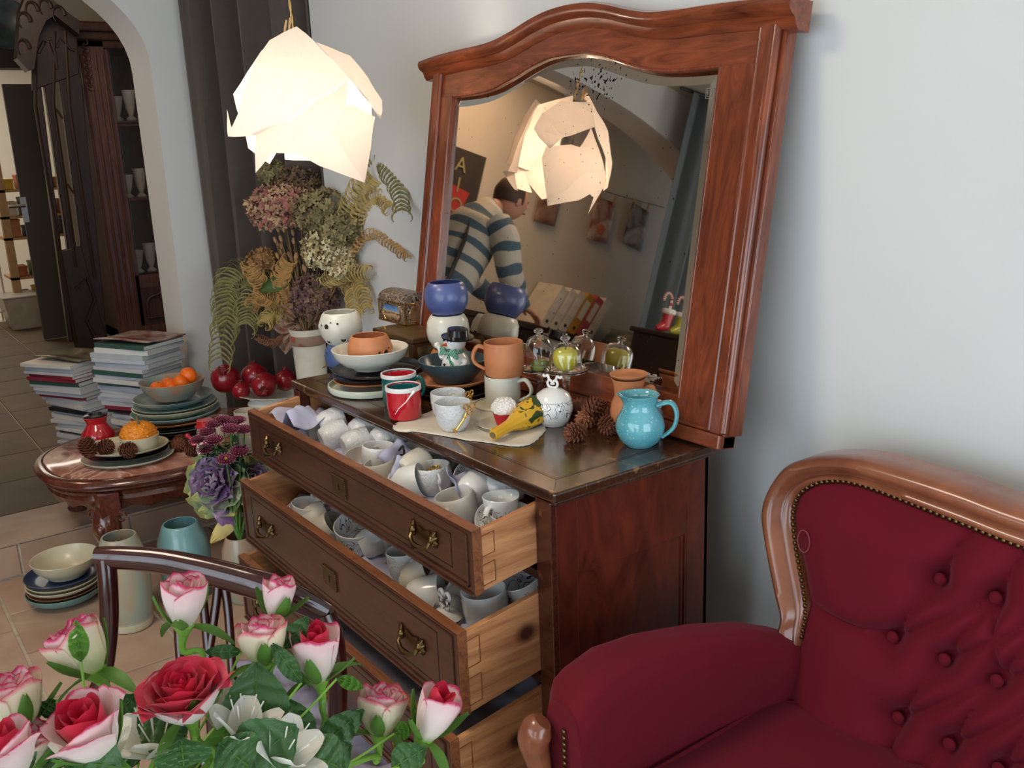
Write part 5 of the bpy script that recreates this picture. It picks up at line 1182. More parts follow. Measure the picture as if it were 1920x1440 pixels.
for sx_, sy_ in ((1, -1), (1, 1), (-1, -1), (-1, 1)):
    x0, y0_ = sx_*(thx-.095), sy_*(thy-.16); zf = .0 if sx_ > 0 else UF-FL+.002
    g = Matrix.Translation((x0, y0_, 0))
    m = M().box(-.030, .046, -.032, .032, H_-.125, H_-.045, g)
    d = Vector((sx_*.7, sy_*.7, 0))
    pts = [g @ (d*o_+Vector((0, 0, z))) for o_, z in ((.0, H_-.10), (.012, H_-.14), (.020, H_-.18), (.008, H_-.23), (-.012, H_-.29), (-.012, zf+.06), (.004, zf+.02), (.016, zf))]
    m.tube(smooth_path(pts, 5), [lerp(*x) for x in []] or [interp([0, 5, 10, 15, 20, 25, 30, 35], [.034, .046, .048, .034, .022, .017, .022, .026], i) for i in range(36)], 14)
    m.ball(g @ Vector((d.x*.05, d.y*.05, H_-.165)), (.024, .024, .026), 14, 9)
    for s2 in (-1, 1):
        e = Vector((-d.y, d.x, 0))*s2*.055; m.tube([g @ (e+d*.01+Vector((0, 0, H_-.13)))+Vector((0, 0, .016*math.sin(q)))+Vector((e.x, e.y, 0)).normalized()*.014*math.cos(q) for q in [k*.6 for k in range(10)]], [.007-.0004*k for k in range(10)], 6)
    m.build('leg', m_table, tb_)
TZ += .0006
def tctr(x, y, w): return ctr(x, y, TZ, w)
# three plates with cream bowl, gourd and cones
c, r = tctr(225, 893, 176); A0 = Vector((c.x-.035, c.y-.022, TZ)); ea = .62
def odish(name, lab, loc, rx, ry, h, mat, group=None): return dish(name, lab, 'plate', loc, rx, h, mat, kind='plate', sx=1, sy=ry/rx, rot=(0, 0, math.radians(54)), group=group, t=.005)
G3 = 'plates in the front stack on the side table'
odish('plate', 'pale grey green wide plate at the bottom of the front table stack', A0, .160, .135, .020, m_pg, G3)
odish('plate', 'black plate in the middle of the front table stack', A0+Vector((0, 0, .018)), .142, .120, .018, m_blackg, G3)
odish('plate', 'cream oval plate holding pine cones and the gourd bowl on the side table', A0+Vector((-.012, -.0, .034)), .150, .118, .020, m_beige, G3)
A1 = A0.z+.042
p = at_z(252, 853, A1); gb = Vector((p.x-.05, p.y+.036, A1)); o = vessel([(.048, 0), (.056, .006), (.064, .03), (.068, .055)], .004).build('gourd_bowl', m_beige, loc=gb); tag(o, 'small cream bowl holding the warty orange gourd', 'bowl')
t = thing('warty_gourd', 'warty orange gourd with dry stem in the small cream bowl', 'gourd', gb+Vector((0, 0, .012)))
m = M().ball((0, 0, .046), (.060, .060, .044), 72, 44, fn=lambda d: .97+.16*abs(mnoise.noise(d*9))+.10*abs(mnoise.noise(d*15+Vector((3, 1, 2)))))
m.build('body', plain('orange_gourd_skin', S(224, 134, 22), .45, var=.1, coat=.2), t); M().tube([(.02, 0, .084), (.026, -.004, .105), (.024, -.004, .118)], [.006, .0035, .0055], 8).build('stem', plain('dry_stem', S(150, 128, 88), .8), t)
for i, ((x, y), d, L_, lab) in enumerate([((172, 858), (-.1, -.2, 1), .075, 'upright pine cone at the left of the cream oval plate'), ((200, 850), (.3, .5, .25), .06, 'pine cone lying behind the upright one on the cream oval plate'), ((242, 856), (.6, .8, .1), .062, 'pine cone lying in front of the cream gourd bowl')]):
    p = at_z(x, y, A1); p.z = A1+(.004 if i == 0 else .024); cone_obj(lab, p-(Vector((0, 0, 0)) if i == 0 else Vector(d).normalized()*.03), d, L_, .030 if i == 0 else .026, group='pine cones on the oval plate', seed=i*2, open_=.6, n=90)
for i, ((x, y), d) in enumerate([((322, 850), (-.2, 1, .1)), ((348, 856), (.5, .9, .1)), ((332, 838), (1, .2, .1))]):
    p = at_z(x, y, TZ); p.z = TZ+.022; cone_obj(['pine cone on the marble left of the red hatted snowman', 'pine cone touching the red hatted snowman', 'pine cone farthest back beside the tall plate stack'][i], p, d, .06, .024, group='pine cones on the marble', seed=i*2+6, open_=.6, n=80)
# red vase
c, r = tctr(176, 845, 56); t = thing('red_vase', 'small glossy red vase with black mouth on the side table', 'vase', (c.x-.0, c.y, TZ))
vessel([(.038, 0), (.046, .008), (.060, .035), (.058, .055), (.040, .080), (.034, .092), (.042, .112), (.046, .118)], .004, seg=40).build('body', m_red, t)
M().lathe([(.030, .112), (.040, .1175), (.040, .124), (.024, .127), (.020, .117)], 30, cap=False).build('black_mouth', m_blackg, t)
# tall stack of plates with mandarin bowl
BS = Vector((-2.36, .020, TZ))
stk = [(.150, .014, m_aqua, 'sea green plate at the bottom of the tall table stack'), (.150, .012, m_blackg, 'black plate second from the bottom of the tall table stack'), (.155, .014, glazed('dark_brown_glaze', S(72, 40, 32), S(92, 54, 42), .25), 'dark brown plate third in the tall table stack'),
       (.158, .013, m_aqua, 'blue green plate fourth in the tall table stack'), (.160, .013, m_blackg, 'upper black plate of the tall table stack'), (.168, .018, m_terra, 'terracotta plate in the tall table stack'),
       (.166, .024, glazed('aqua_glaze', S(126, 172, 172), S(150, 190, 184), .22), 'aqua plate above the terracotta one in the tall table stack'), (.160, .026, m_beige, 'beige green plate in the upper part of the tall table stack'), (.154, .014, m_aqua, 'grey green plate directly below the blue-centred top plate'), (.148, .026, glazed('blue_centre_glaze', S(86, 116, 128), S(168, 172, 150), .25, scale=5), 'top plate of the tall table stack with a blue centre')]
z = TZ; k_ = 1.0
for i, (rr, h, mt, lab) in enumerate(stk):
    j = Vector((rnd.uniform(-.006, .006), rnd.uniform(-.006, .006), 0)); dish('plate', lab, 'plate', Vector((BS.x, BS.y, z))+j, rr, h*1.15, mt, kind='plate', foot=.7, group='plates of the tall table stack', t=.005); z += max(.0115, h*.80)
zb2 = z+.002
o = dish('fruit_bowl', 'green glazed bowl with brown runs holding mandarins on the tall plate stack', 'bowl', (BS.x, BS.y, zb2), .122, .070, m_mixg, kind='bowl', foot=.75)
m_or = plain('mandarin_skin', S(240, 108, 14), .38, var=.06, bmp=.35, bscale=220)
os_ = None
for i, ((dx, dy, dz_), lab) in enumerate([((-.03, -.055, .038), 'mandarin lying lowest at the left of the green bowl'), ((-.055, .0, .040), 'mandarin second from the left in the green bowl'), ((.0, .0, .040), 'mandarin in the middle of the green bowl'), ((.035, .03, .058), 'mandarin lying high in front at the right of the bowl'), ((.02, .070, .078), 'topmost mandarin at the right end of the bowl')]):
    if os_ is None:
        t = thing('mandarin', lab, 'mandarin', (0, 0, 0), group='mandarins in the green bowl'); M().ball((0, 0, 0), (.033, .033, .028), 24, 14, fn=lambda d: 1-.06*max(0, d.z-.8)*5).build('fruit', m_or, t); M().lathe([(0, .0262), (.003, .0262), (.003, .0285), (0, .029)], 8, cap=False).build('stem_button', plain('stem_green', S(110, 120, 60), .6), t); os_ = t
    else: t = copy_tree(os_); tag(t, lab, 'mandarin', 'mandarins in the green bowl')
    t.location = (BS.x+dx*.85, BS.y+dy*.85, zb2+dz_); t.rotation_euler = (.4*i, .3, i)
# creamer, white mug, tureen, pomegranates, big cream mug
c, r = tctr(391, 828, 50); rfc = lambda a, z: 1+(.25*max(0, (z-.05)/.02)*max(0, math.cos(a-2.9))**8 if z > .05 else 0)
o = vessel([(.044, 0), (.048, .006), (.050, .04), (.050, .072)], .004, rf=rfc).build('spouted_cup', m_bisque, loc=(c.x, c.y+.02, TZ)); tag(o, 'cream spouted cup behind the red hatted snowman', 'cup')
c, r = tctr(450, 818, 48); mug('white cup standing before the pomegranate dish on the side table', (c.x, c.y+.02, TZ), .048, .085, m_bisque, 2.6, 0, taper=.06, name='cup_plain')
c, r = tctr(462, 872, 46); mug('tall beige cup mostly hidden behind the chrysanthemums', (c.x-.015, c.y+.005, TZ), .046, .098, m_bisque, 2.6, 0, taper=.04, name='beige_cup')
tu = Vector((-2.25, .395, TZ))
t = thing('footed_dish', 'white scalloped porcelain dish heaped with pomegranates', 'dish', tu)
sc = lambda a, z: 1+.045*math.cos(4*a)*min(1, z/.08)+.012*math.cos(16*a)*(z > .1)
vessel([(.055, 0), (.058, .008), (.045, .020), (.075, .034), (.118, .055), (.120, .085), (.104, .104), (.128, .122), (.150, .126)], .005, seg=96, rf=sc).build('bowl', m_white, t)
for s_ in (-1, 1): M().tube(smooth_path([(s_*.118, -.02, .10), (s_*.155, 0, .112), (s_*.118, .02, .10)], 5), .006, 8).build('handle', m_white, t)
m_pom = plain('pomegranate_skin', S(140, 22, 34), .25, var=.25, scale=10, coat=.3)
pomL = [((423, 710), .058, 'large pomegranate at the far left of the white dish', (.5, -.3, .5)), ((478, 706), .056, 'pomegranate in the middle behind with its crown pointing left', (-.7, .2, .6)), ((496, 722), .052, 'pomegranate leaning in front of the middle one', (.8, -.4, -.1)), ((535, 713), .044, 'darker pomegranate at the right behind the dresser edge', (-.2, .2, 1)), ((452, 733), .034, 'small bright red pomegranate low in the white dish', (0, 0, 1))]
for i, ((x, y), r, lab, d) in enumerate(pomL):
    k = (depth(tu)+(-.03, .05, -.05, .05, -.09)[i]); p = CAM+ray(x, y)*k
    t = thing('pomegranate', lab, 'pomegranate', p, group='pomegranates in the white dish'); T = aim((0, 0, 0), d)
    M().ball((0, 0, 0), r, 28, 18, T=T, fn=lambda d_: 1+.02*math.sin(math.atan2(d_.y, d_.x)*5)).build('fruit', m_pom, t)
    M().lathe([(r*.30, r*.93), (r*.22, r*1.05), (r*.24, r*1.18), (r*.32, r*1.26), (r*.18, r*1.15), (0, r*1.05)], 12, T=T, rf=lambda a, z: 1+.2*math.cos(6*a)*(z > r*1.1), cap=False).build('crown', plain('pomegranate_crown', S(120, 40, 34), .6), t)
p = Vector((-1.86, .40, TZ+.0)); p = at_z(548, 800, TZ); p = Vector((-1.92, .435, TZ+.038)); q = CAM+ray(549, 757)*depth(p)
t = thing('small_gourd', 'small warty yellow gourd between the pomegranate dish and the drawer', 'gourd', (p.x, p.y, TZ)); M().ball((0, 0, q.z-TZ), (.045, .045, .044), 36, 22, fn=lambda d: 1+.09*abs(mnoise.noise(d*8))).build('body', plain('yellow_gourd_skin', S(226, 158, 20), .4, var=.25, scale=30), t)
M().lathe([(.03, 0), (.022, .008), (.018, q.z-TZ-.05), (.03, q.z-TZ-.038)], 20).build('stand', m_white, t)
c, r = tctr(384, 862, 40); snowman('snowman figurine with red hat and spotted red scarf on the marble table', (c.x+.01, c.y, TZ), (0, 0, .7), 'low', m_red, plain('red_spot_scarf', S(196, 40, 50), .3), m_red, True, s=1.55)
# ================================================================== MAGAZINES
spines = [S(206, 208, 212), S(186, 192, 200), S(150, 50, 66), S(214, 214, 210), S(60, 90, 80), S(196, 202, 210), S(222, 222, 220), S(40, 40, 42), S(176, 184, 196), S(198, 200, 204)]
sname = ['pale grey', 'blue grey', 'crimson', 'white', 'dark green', 'light grey', 'bright white', 'black', 'steel blue', 'silver grey']
m_page = plain('magazine_pages', S(206, 208, 208), .7, var=.06, scale=120)
cov = [glazed('magazine_cover_%d' % i, a, b, .25, scale=7, coat=.3) for i, (a, b) in enumerate([(S(60, 56, 46), S(130, 120, 90)), (S(120, 50, 56), S(180, 170, 160)), (S(190, 190, 196), S(140, 150, 160))])]
msrc = {}
ordn = ['lowest', 'second lowest', 'third lowest', 'fourth lowest', 'fifth lowest', 'sixth from the bottom', 'seventh from the bottom', 'eighth from the bottom', 'ninth from the bottom', 'tenth from the bottom', 'eleventh from the bottom', 'twelfth from the bottom', 'thirteenth from the bottom', 'fourteenth from the bottom', 'fifteenth from the bottom']
def magazine(lab, loc, rz, si, th, grp, wd=.215, dp=.285):
    k = si
    if k not in msrc:
        t = thing('magazine', lab, 'magazine', loc, (0, 0, rz), grp)
        M().box(-wd/2, wd/2-.001, -dp/2+.001, dp/2-.001, .0012, .0108).build('pages', m_page, t, smooth=False)
        m = M(); m.box(-wd/2-.001, wd/2, -dp/2, dp/2, 0, .0012); m.box(-wd/2-.001, wd/2, -dp/2, dp/2, .0108, .012); m.box(-wd/2-.002, -wd/2-.0002, -dp/2, dp/2, 0, .012)
        m.build('cover', plain('spine_%d' % si, spines[si], .35, var=.05), t, smooth=False, bevel=.0006); msrc[k] = t
    else: t = copy_tree(msrc[k]); t.location = loc; t.rotation_euler = (0, 0, rz); tag(t, lab, 'magazine', grp)
    t.scale = (1, 1, th/.012); return t
def pile(base, ztop, n, rz0, which, seed, drift):
    r_ = random.Random(seed); z = base[2]; ths = [r_.uniform(.7, 1.4) for _ in range(n)]; s_ = (ztop-z)/sum(ths); zone = 0
    for i in range(n):
        th = ths[i]*s_; f = i/n
        if r_.random() < .22: zone = r_.uniform(-.18, .18)
        si = r_.randrange(10); pos = ('%s from the %s' % (('lowest', 'second', 'third', 'fourth', 'fifth', 'sixth', 'seventh', 'eighth', 'ninth', 'tenth', 'eleventh', 'twelfth', 'thirteenth', 'fourteenth', 'fifteenth', 'sixteenth', 'seventeenth', 'eighteenth')[min(i, n-1-i)], 'bottom' if i < n/2 else 'top')).replace('lowest from the bottom', 'lowest').replace('lowest from the top', 'topmost')
        magazine('%s-spined magazine, %s, in the %s magazine stack' % (sname[si], pos, which), (base[0]+drift(f)[0]+r_.uniform(-.012, .012), base[1]+drift(f)[1]+r_.uniform(-.012, .012), z), rz0+zone+r_.uniform(-.07, .07), si, th-.0004, 'magazines in the %s stack' % which); z += th
    return z
b1 = at_z(150, 862, UF); S1 = Vector((-3.22, -.105, UF+.001))
z1 = at_x(140, 672, -3.2).z; zt1 = pile(S1, z1, 28, math.radians(118), 'nearer left', 3, lambda f: (.01*math.sin(f*9)-.02*f, -.045*f+.03*math.sin(f*5)))
S2 = Vector((-2.83, .055, UF+.001)); z2 = at_x(270, 638, -2.78).z; zt2 = pile(S2, z2, 34, math.radians(120), 'taller right', 8, lambda f: (.01*math.sin(f*7), .02*math.sin(f*6)-.01))
for (S_, zt_, cv, lab, rz) in ((Vector((-3.23, -.13, 0)), zt1, 0, 'open-faced magazine with a dark landscape cover topping the nearer left stack', -62), (Vector((-2.83, .045, 0)), zt2, 1, 'curling magazine with a brown and white cover topping the taller right stack', -57)):
    o = M().grid(lambda u, v: ((u-.5)*.22, (v-.5)*.29, .006+.010*math.exp(-((u-.95)/.2)**2)+.004*math.sin(v*5)), 14, 10).build('magazine', cov[cv], loc=(S_.x, S_.y, zt_), rot=(0, 0, math.radians(rz)), solid=.005); tag(o, lab, 'magazine')
# ================================================================== ON THE FLOOR
FZ = FL+.0025
c, r = ctr(232, 1192, FZ, 84); 
rv = r
t = vessel([(rv*.86, 0), (rv*.92, .006), (rv*1.04, .10), (rv*1.10, .17), (rv*1.02, .24), (rv*.80, .300), (rv*.74, .310)], .006, seg=48).build('tall_vase', glazed('mottled_vase_glaze', S(150, 164, 150), S(176, 142, 108), .3, streak=True, scale=10), loc=(c.x, c.y, FZ)); tag(t, 'tall mottled green and sand vase with pale foot beside the table leg', 'vase')
M().lathe([(rv*.87, .0005), (rv*.925, .006), (rv*.95, .030), (rv*.955, .032)], 48, cap=False).build('unglazed_foot', m_beige, t)
t['label'] = 'tall mottled green and sand vase with pale foot beside the table leg'
q = at_z(337, 980, FZ+.268); c = Vector((q.x, q.y, FZ))
t = vessel([(.062, 0), (.068, .008), (.082, .09), (.087, .15), (.080, .21), (.060, .262), (.056, .268)], .006, seg=48).build('floor_vase', glazed('blue_green_vase_glaze', S(112, 158, 164), S(134, 176, 176), .28, streak=True), loc=(c.x, c.y, FZ)); tag(t, 'blue green egg-shaped vase standing under the side table', 'vase')
c, r = ctr(112, 1137, FZ, 60); FP = Vector((c.x+.0, c.y-.0, FZ))
fst = [('teal footed plate at the bottom of the floor stack', .125, .045, glazed('dark_teal_green_glaze', S(88, 124, 124), S(110, 144, 140), .28), 0, .45), ('brown plate second in the floor stack', .118, .018, glazed('red_brown_glaze', S(120, 76, 54), S(140, 92, 66), .35), .034, .7), ('cream deep plate third in the floor stack', .120, .026, m_beige, .045, .7), ('thin brown-edged cream plate fourth in the floor stack', .118, .020, m_beige, .064, .7), ('navy blue plate beneath the cream bowl on the floor', .121, .022, glazed('navy_glaze', S(44, 56, 86), S(54, 68, 100), .3), .079, .7)]
for lab, rr, h, mt, z, ft in fst: dish('plate', lab, 'plate', (FP.x, FP.y, FZ+z), rr, h, mt, foot=ft, group='plates stacked on the tiled floor', t=.005)
dish('large_bowl', 'crackled cream bowl on top of the floor stack', 'bowl', (FP.x+.012, FP.y+.012, FZ+.093), .108, .066, m_beige, kind='bowl', foot=.7)
# vase with mixed bouquet between table and drawers
c, r = ctr(458, 1128, FZ, 70); BV = Vector((-1.60, -.035, FZ)); BV = Vector((c.x+.03, c.y-.02, FZ))
zr = zpx(BV, 455, 990)
t = vessel([(.050, 0), (.056, .01), (.068, (zr-FZ)*.45), (.062, (zr-FZ)*.8), (.048, (zr-FZ)*.97), (.046, zr-FZ)], .005, seg=44).build('bouquet_vase', glazed('pink_green_vase_glaze', S(176, 134, 112), S(150, 160, 140), .3, streak=True, scale=7), loc=BV); tag(t, 'pinkish green glazed vase holding chrysanthemums and ornamental cabbage', 'vase')
m_stem = plain('stem_green_fresh', S(74, 120, 44), .5, var=.15); m_dkleaf = plain('dark_leaf', S(40, 66, 38), .5, var=.2)
m_chry = uvramp('chrysanthemum_petal', [(0, S(80, 8, 36)), (.84, S(104, 16, 54)), (.95, S(190, 130, 160)), (1, S(226, 200, 210))], .6, nscale=8)
def px_at(x, y, ref, dd=0): return CAM+ray(x, y)*(depth(ref)+dd)
base_b = Vector((BV.x, BV.y, zr-.02))
chs = [((385, 803), -.05), ((408, 822), -.06), ((430, 800), -.03), ((395, 838), -.08), ((432, 812), -.07), ((370, 820), -.04), ((374, 847), -.07), ((403, 835), -.09), ((457, 808), -.03), ((424, 862), -.09), ((450, 847), -.08), ((393, 812), .0)]
chs = [((388, 812), -.02), ((402, 797), -.0), ((417, 789), .02), ((433, 796), .01), ((431, 806), -.06), ((457, 807), -.02), ((402, 826), -.07), ((387, 843), -.05), ((449, 847), -.08), ((424, 862), -.10), ((372, 826), .0), ((445, 790), .03)]
for i, ((x, y), dd) in enumerate(chs):
    p = px_at(x, y, BV, dd); t = thing('chrysanthemum', 'burgundy chrysanthemum with white petal tips, %s' % ['left of the upper cluster', 'upper left of the cluster', 'at the very top of the cluster', 'top right of the cluster', 'large one facing forward at the upper right', 'beside the drawer front', 'large one facing forward at the left', 'at the lower left of the cluster', 'low and near the drawer corner', 'lowest one with a yellow centre', 'farthest left by the snowman', 'behind the top bloom'][i], 'flower', p, group='chrysanthemums in the floor vase')
    d = ((CAM-p).normalized()*.5+Vector((0, 0, .7))+(p-base_b)*1.2).normalized(); T = aim((0, 0, 0), d, i); m = M()
    for rg, (n_, L_, el) in enumerate(((20, .034, .30), (16, .027, .7), (10, .019, 1.1))):
        for k in range(n_):
            a = 6.283*k/n_+rg*.2+i; u_ = Vector((math.cos(a), math.sin(a), 0)); sd = Vector((-u_.y, u_.x, 0)); b = len(m.v)
            for f, w_, v_ in ((0, .0014, 0), (.55, .0034, .55), (.9, .0030, .86), (1, .0008, 1)):
                q = u_*(L_*f*math.cos(el*(1-.3*f)))+Vector((0, 0, L_*f*math.sin(el*(1-.45*f))))
                m.v += [T @ (q-sd*w_), T @ (q+sd*w_)]; m.uv += [(0, v_), (1, v_)]
            for s_ in range(3): m.f.append((b+2*s_, b+2*s_+1, b+2*s_+3, b+2*s_+2)); m.mi.append(0)
    o = m.build('petals', m_chry, t, smooth=False); M().ball(T @ Vector((0, 0, .004)), (.006,)*3, 10, 6).build('centre', plain('yellow_centre', S(170, 150, 50), .8) if i == 9 else plain('dark_centre', S(90, 20, 44), .8), t)
    lo = base_b-p; M().tube(smooth_path([T @ Vector((0, 0, 0)), T @ Vector((0, 0, -.03)), lo*.5+Vector((0, 0, -.0)), lo], 4), .0028, 6).build('stem', m_stem, t)
m = M(); r_ = random.Random(4)
for k in range(150):
    a = px_at(r_.uniform(385, 465), r_.uniform(830, 910), BV, r_.uniform(-.07, .03)); d = Vector((r_.uniform(-1, 1), r_.uniform(-1, 1), r_.uniform(.1, 1))).normalized(); sd = d.cross(Vector((0, 0, 1))).normalized(); b = len(m.v); L_ = r_.uniform(.03, .055)
    for f, w_ in ((0, .001), (.35, .009), (.7, .007), (1, .0005)): m.v += [a+d*L_*f-sd*w_+Vector((0, 0, -.01*f*f)), a+d*L_*f+sd*w_+Vector((0, 0, -.01*f*f))]; m.uv += [(0, f), (1, f)]
    for s_ in range(3): m.f.append((b+2*s_, b+2*s_+1, b+2*s_+3, b+2*s_+2)); m.mi.append(0)
o = m.build('chrysanthemum_leaves', m_dkleaf, smooth=False, loc=(0, 0, 0)); tag(o, 'dark green foliage around the chrysanthemum stems', 'foliage', kind='stuff')
def leafy(T, L_, w_, cup_, wav, nx=8, ny=10, ruf=0, seed=0, tip=.9):
    def fn(u, v):
        s_ = (u-.5)*2; wd = w_*math.sin(math.pi*min(1, (v*.86+.10)))**tip; z = cup_*(s_*s_)*w_*.8+L_*wav*v*v
        if ruf: z += ruf*math.sin(v*22+seed+s_*2)*abs(s_)**2+ruf*.7*math.sin(s_*14+seed)*max(0, v-.7)*3
        return T @ Vector((s_*wd, v*L_, z))
    return fn
cabs_ = [((402, 903), -.06, .095, 'violet ornamental cabbage rosette in front of the vase flowers', (.55, -.75, .45)), ((472, 905), -.0, .075, 'violet ornamental cabbage rosette half hidden behind the drawers', (.7, -.4, .6))]
m_cab_in = uvramp('cabbage_inner', [(0, S(120, 76, 130)), (.6, S(134, 104, 150)), (.9, S(176, 152, 184)), (1, S(150, 150, 150))], .6, nscale=5)
m_cab_out = uvramp('cabbage_outer', [(0, S(150, 120, 150)), (.35, S(150, 156, 130)), (.7, S(128, 150, 112)), (1, S(190, 190, 120))], .6, nscale=5)
for ci, ((x, y), dd, R, lab, dv) in enumerate(cabs_):
    p = px_at(x, y, BV, dd); t = thing('ornamental_cabbage', lab, 'flower', p); T0 = aim((0, 0, 0), dv)
    for rg, (n_, L_, tilt, mt) in enumerate(((5, R*.42, 1.25, m_cab_in), (6, R*.60, 1.0, m_cab_in), (7, R*.80, .70, m_cab_in), (7, R*1.0, .35, m_cab_in), (7, R*1.3, .0, m_cab_out))):
        for k in range(n_):
            a = 6.283*k/n_+rg*.5; T = T0 @ Matrix.Rotation(a, 4, 'Z') @ Matrix.Translation((0, R*.05, -.01*rg)) @ Matrix.Rotation(tilt, 4, 'X')
            M().grid(leafy(T, L_, L_*.62, .5, .0, ruf=.006, seed=k+rg), 8, 8).build('leaf', mt, t)
    M().tube([(0, 0, -.01), (base_b-p)*.5, base_b-p], .006, 8).build('stem', m_stem, t)
m_yl = uvramp('yellowed_leaf', [(0, S(170, 170, 140)), (.3, S(200, 188, 130)), (1, S(206, 186, 110))], .6, nscale=6)
for i, (q0, q1, w_, mt, lab) in enumerate([((448, 960), (395, 1018), .028, m_yl, 'drooping yellow cabbage leaf with violet veins hanging over the vase rim'), ((430, 925), (358, 935), .032, m_cab_out, 'pale green ruffled cabbage leaf reaching left'), ((440, 935), (372, 960), .030, m_cab_out, 'green yellow cabbage leaf below the violet rosette'), ((440, 900), (478, 960), .026, m_cab_out, 'grey green cabbage leaf lying against the drawer'), ((450, 985), (400, 960), .028, m_cab_in, 'violet grey cabbage leaf at the vase mouth')]):
    a = px_at(*q0, BV, -.05); b = px_at(*q1, BV, -.09); y_ = (b-a); L_ = y_.length; y_.normalize(); z_ = ((CAM-a).normalized()); x_ = y_.cross(z_).normalized(); z_ = x_.cross(y_)
    o = M().grid(leafy(frame(Vector((0, 0, 0)), x_, y_, z_), L_, w_, -.3, .05, ruf=.006, seed=i), 8, 10).build('cabbage_leaf', mt, loc=a); tag(o, lab, 'leaf')
# ================================================================== DRIED BOUQUET
VD = Vector((-2.06, .462, TZ)); zrim = zpx(VD, 575, 605)
t = vessel([(.050, 0), (.054, .006), (.058, (zrim-TZ)*.5), (.064, (zrim-TZ)*.9), (.072, (zrim-TZ))], .005, seg=44).build('dried_flower_vase', m_bowlw, loc=VD); tag(t, 'tall cream vase with tied scarf holding the dried bouquet', 'vase')
rb = Vector((VD.x, VD.y, zrim-.01)); TI = lambda x, y, dd=0: px_at(x, y, VD, dd)
# bow scarf
def scarf_mat():
    N = NT('printed_scarf'); P(N, None, .7); n = N.a('ShaderNodeTexVoronoi'); n.inputs['Scale'].default_value = 22; N.l(coords(N), n.inputs['Vector'])
    n2 = N.a('ShaderNodeTexNoise'); n2.inputs['Scale'].default_value = 60; N.l(coords(N), n2.inputs['Vector']); a = N.a('ShaderNodeMath', operation='MULTIPLY_ADD'); N.l(n2.outputs['Fac'], a.inputs[0]); a.inputs[1].default_value = .5; N.l(n.outputs['Distance'], a.inputs[2])
    N.l(ramp(N, a.outputs[0], [(.30, S(206, 60, 44)), (.42, S(170, 70, 56)), (.50, S(120, 90, 78)), (.7, S(150, 122, 104))]), N.b.inputs['Base Color']); return N.m
m_scarf = scarf_mat()
sf = thing('scarf', 'brown scarf with red flowers tied in a bow round the cream vase', 'scarf', (VD.x, VD.y, zrim-.05))
so = Vector(sf.location)
for (pts, wds) in (([(552, 608), (535, 615), (522, 600), (530, 585), (552, 600)], [.01, .028, .034, .026, .01]), ([(565, 612), (590, 600), (600, 612), (585, 628), (566, 618)], [.01, .026, .030, .022, .01]), ([(560, 618), (540, 640), (525, 652)], [.010, .026, .034]), ([(562, 618), (590, 648), (606, 690)], [.010, .030, .036])):
    P3 = [TI(x, y, -.085)-so for x, y in pts]; sp_ = smooth_path(P3, 5); ws = [interp([k*5 for k in range(len(wds))], wds, i) for i in range(len(sp_))]; n_ = len(sp_)-1
    vw = (CAM-so).normalized()
    def fn(u, v):
        i = v*n_; k = min(int(i), n_-1); q = sp_[k].lerp(sp_[k+1], i-k); tg = (sp_[min(k+1, n_)]-sp_[k]).normalized(); sd = tg.cross(vw).normalized(); w_ = ws[min(k, n_)]
        return q+sd*(u-.5)*w_*2+vw*(.012*math.sin(u*9+v*3)+.010*math.sin(v*6))
    M().grid(fn, 10, n_).build('ribbon_fold', m_scarf, sf, solid=.0015)
M().lathe([(.066, -.012), (.071, 0), (.070, .022), (.069, .026)], 30, cap=False).build('band', m_scarf, sf); kp = TI(561, 614, -.09)-so; M().ball(kp, (.016, .016, .014), 14, 8).build('knot', m_scarf, sf)
def floret_head(name, lab, cpx, dd, R, mats, n_=260, seed=1, sz=.0105, squash=(1, 1, .82), grp='dried hydrangeas in the cream vase'):
    c_ = TI(*cpx, dd); t = thing(name, lab, 'dried flower', c_, group=grp); r_ = random.Random(seed); m = M()
    for k in range(n_):
        zz = 1-1.75*(k+.5)/n_; rr = math.sqrt(max(0, 1-zz*zz)); a = k*2.39996; d = Vector((rr*math.cos(a), rr*math.sin(a), zz)); bump_ = 1+.13*mnoise.noise(d*3+Vector((seed, 0, 0)))+r_.uniform(-.1, .05)
        p_ = Vector((d.x*R*squash[0], d.y*R*squash[1], d.z*R*squash[2]))*bump_; dd_ = (d+Vector((r_.uniform(-.6, .6), r_.uniform(-.6, .6), r_.uniform(-.6, .6)))).normalized(); T = aim(p_, dd_, r_.uniform(0, 6)); m.cur = r_.randrange(len(mats)); s_ = sz*r_.uniform(.75, 1.2)
        for q in range(4):
            a2 = q*math.pi/2; b = len(m.v); u_ = Vector((math.cos(a2), math.sin(a2), 0)); sd = Vector((-u_.y, u_.x, 0)); c2 = r_.uniform(.1, .7)
            for v_ in (Vector((0, 0, 0)), u_*s_*.55+sd*s_*.45+Vector((0, 0, s_*.2*c2)), u_*s_*1.05+Vector((0, 0, s_*c2)), u_*s_*.55-sd*s_*.45+Vector((0, 0, s_*.25*c2))): m.v.append(T @ v_); m.uv.append((0, 0))
            m.f.append((b, b+1, b+2, b+3)); m.mi.append(m.cur)
    m.build('flower_head', mats, t, smooth=False)['kind'] = 'stuff'
    lo = rb-c_; M().tube(smooth_path([(0, 0, 0), lo*.45+Vector((0, 0, -.02)), lo*.85, lo], 4), .003, 6).build('stem', m_dst, t)
m_dst = plain('dried_stem', S(120, 96, 62), .8, var=.2)
def hy(nm, *cs): return [plain('hydrangea_%s_%d' % (nm, i), S(*c_), .85, var=.25, scale=40) for i, c_ in enumerate(cs)]
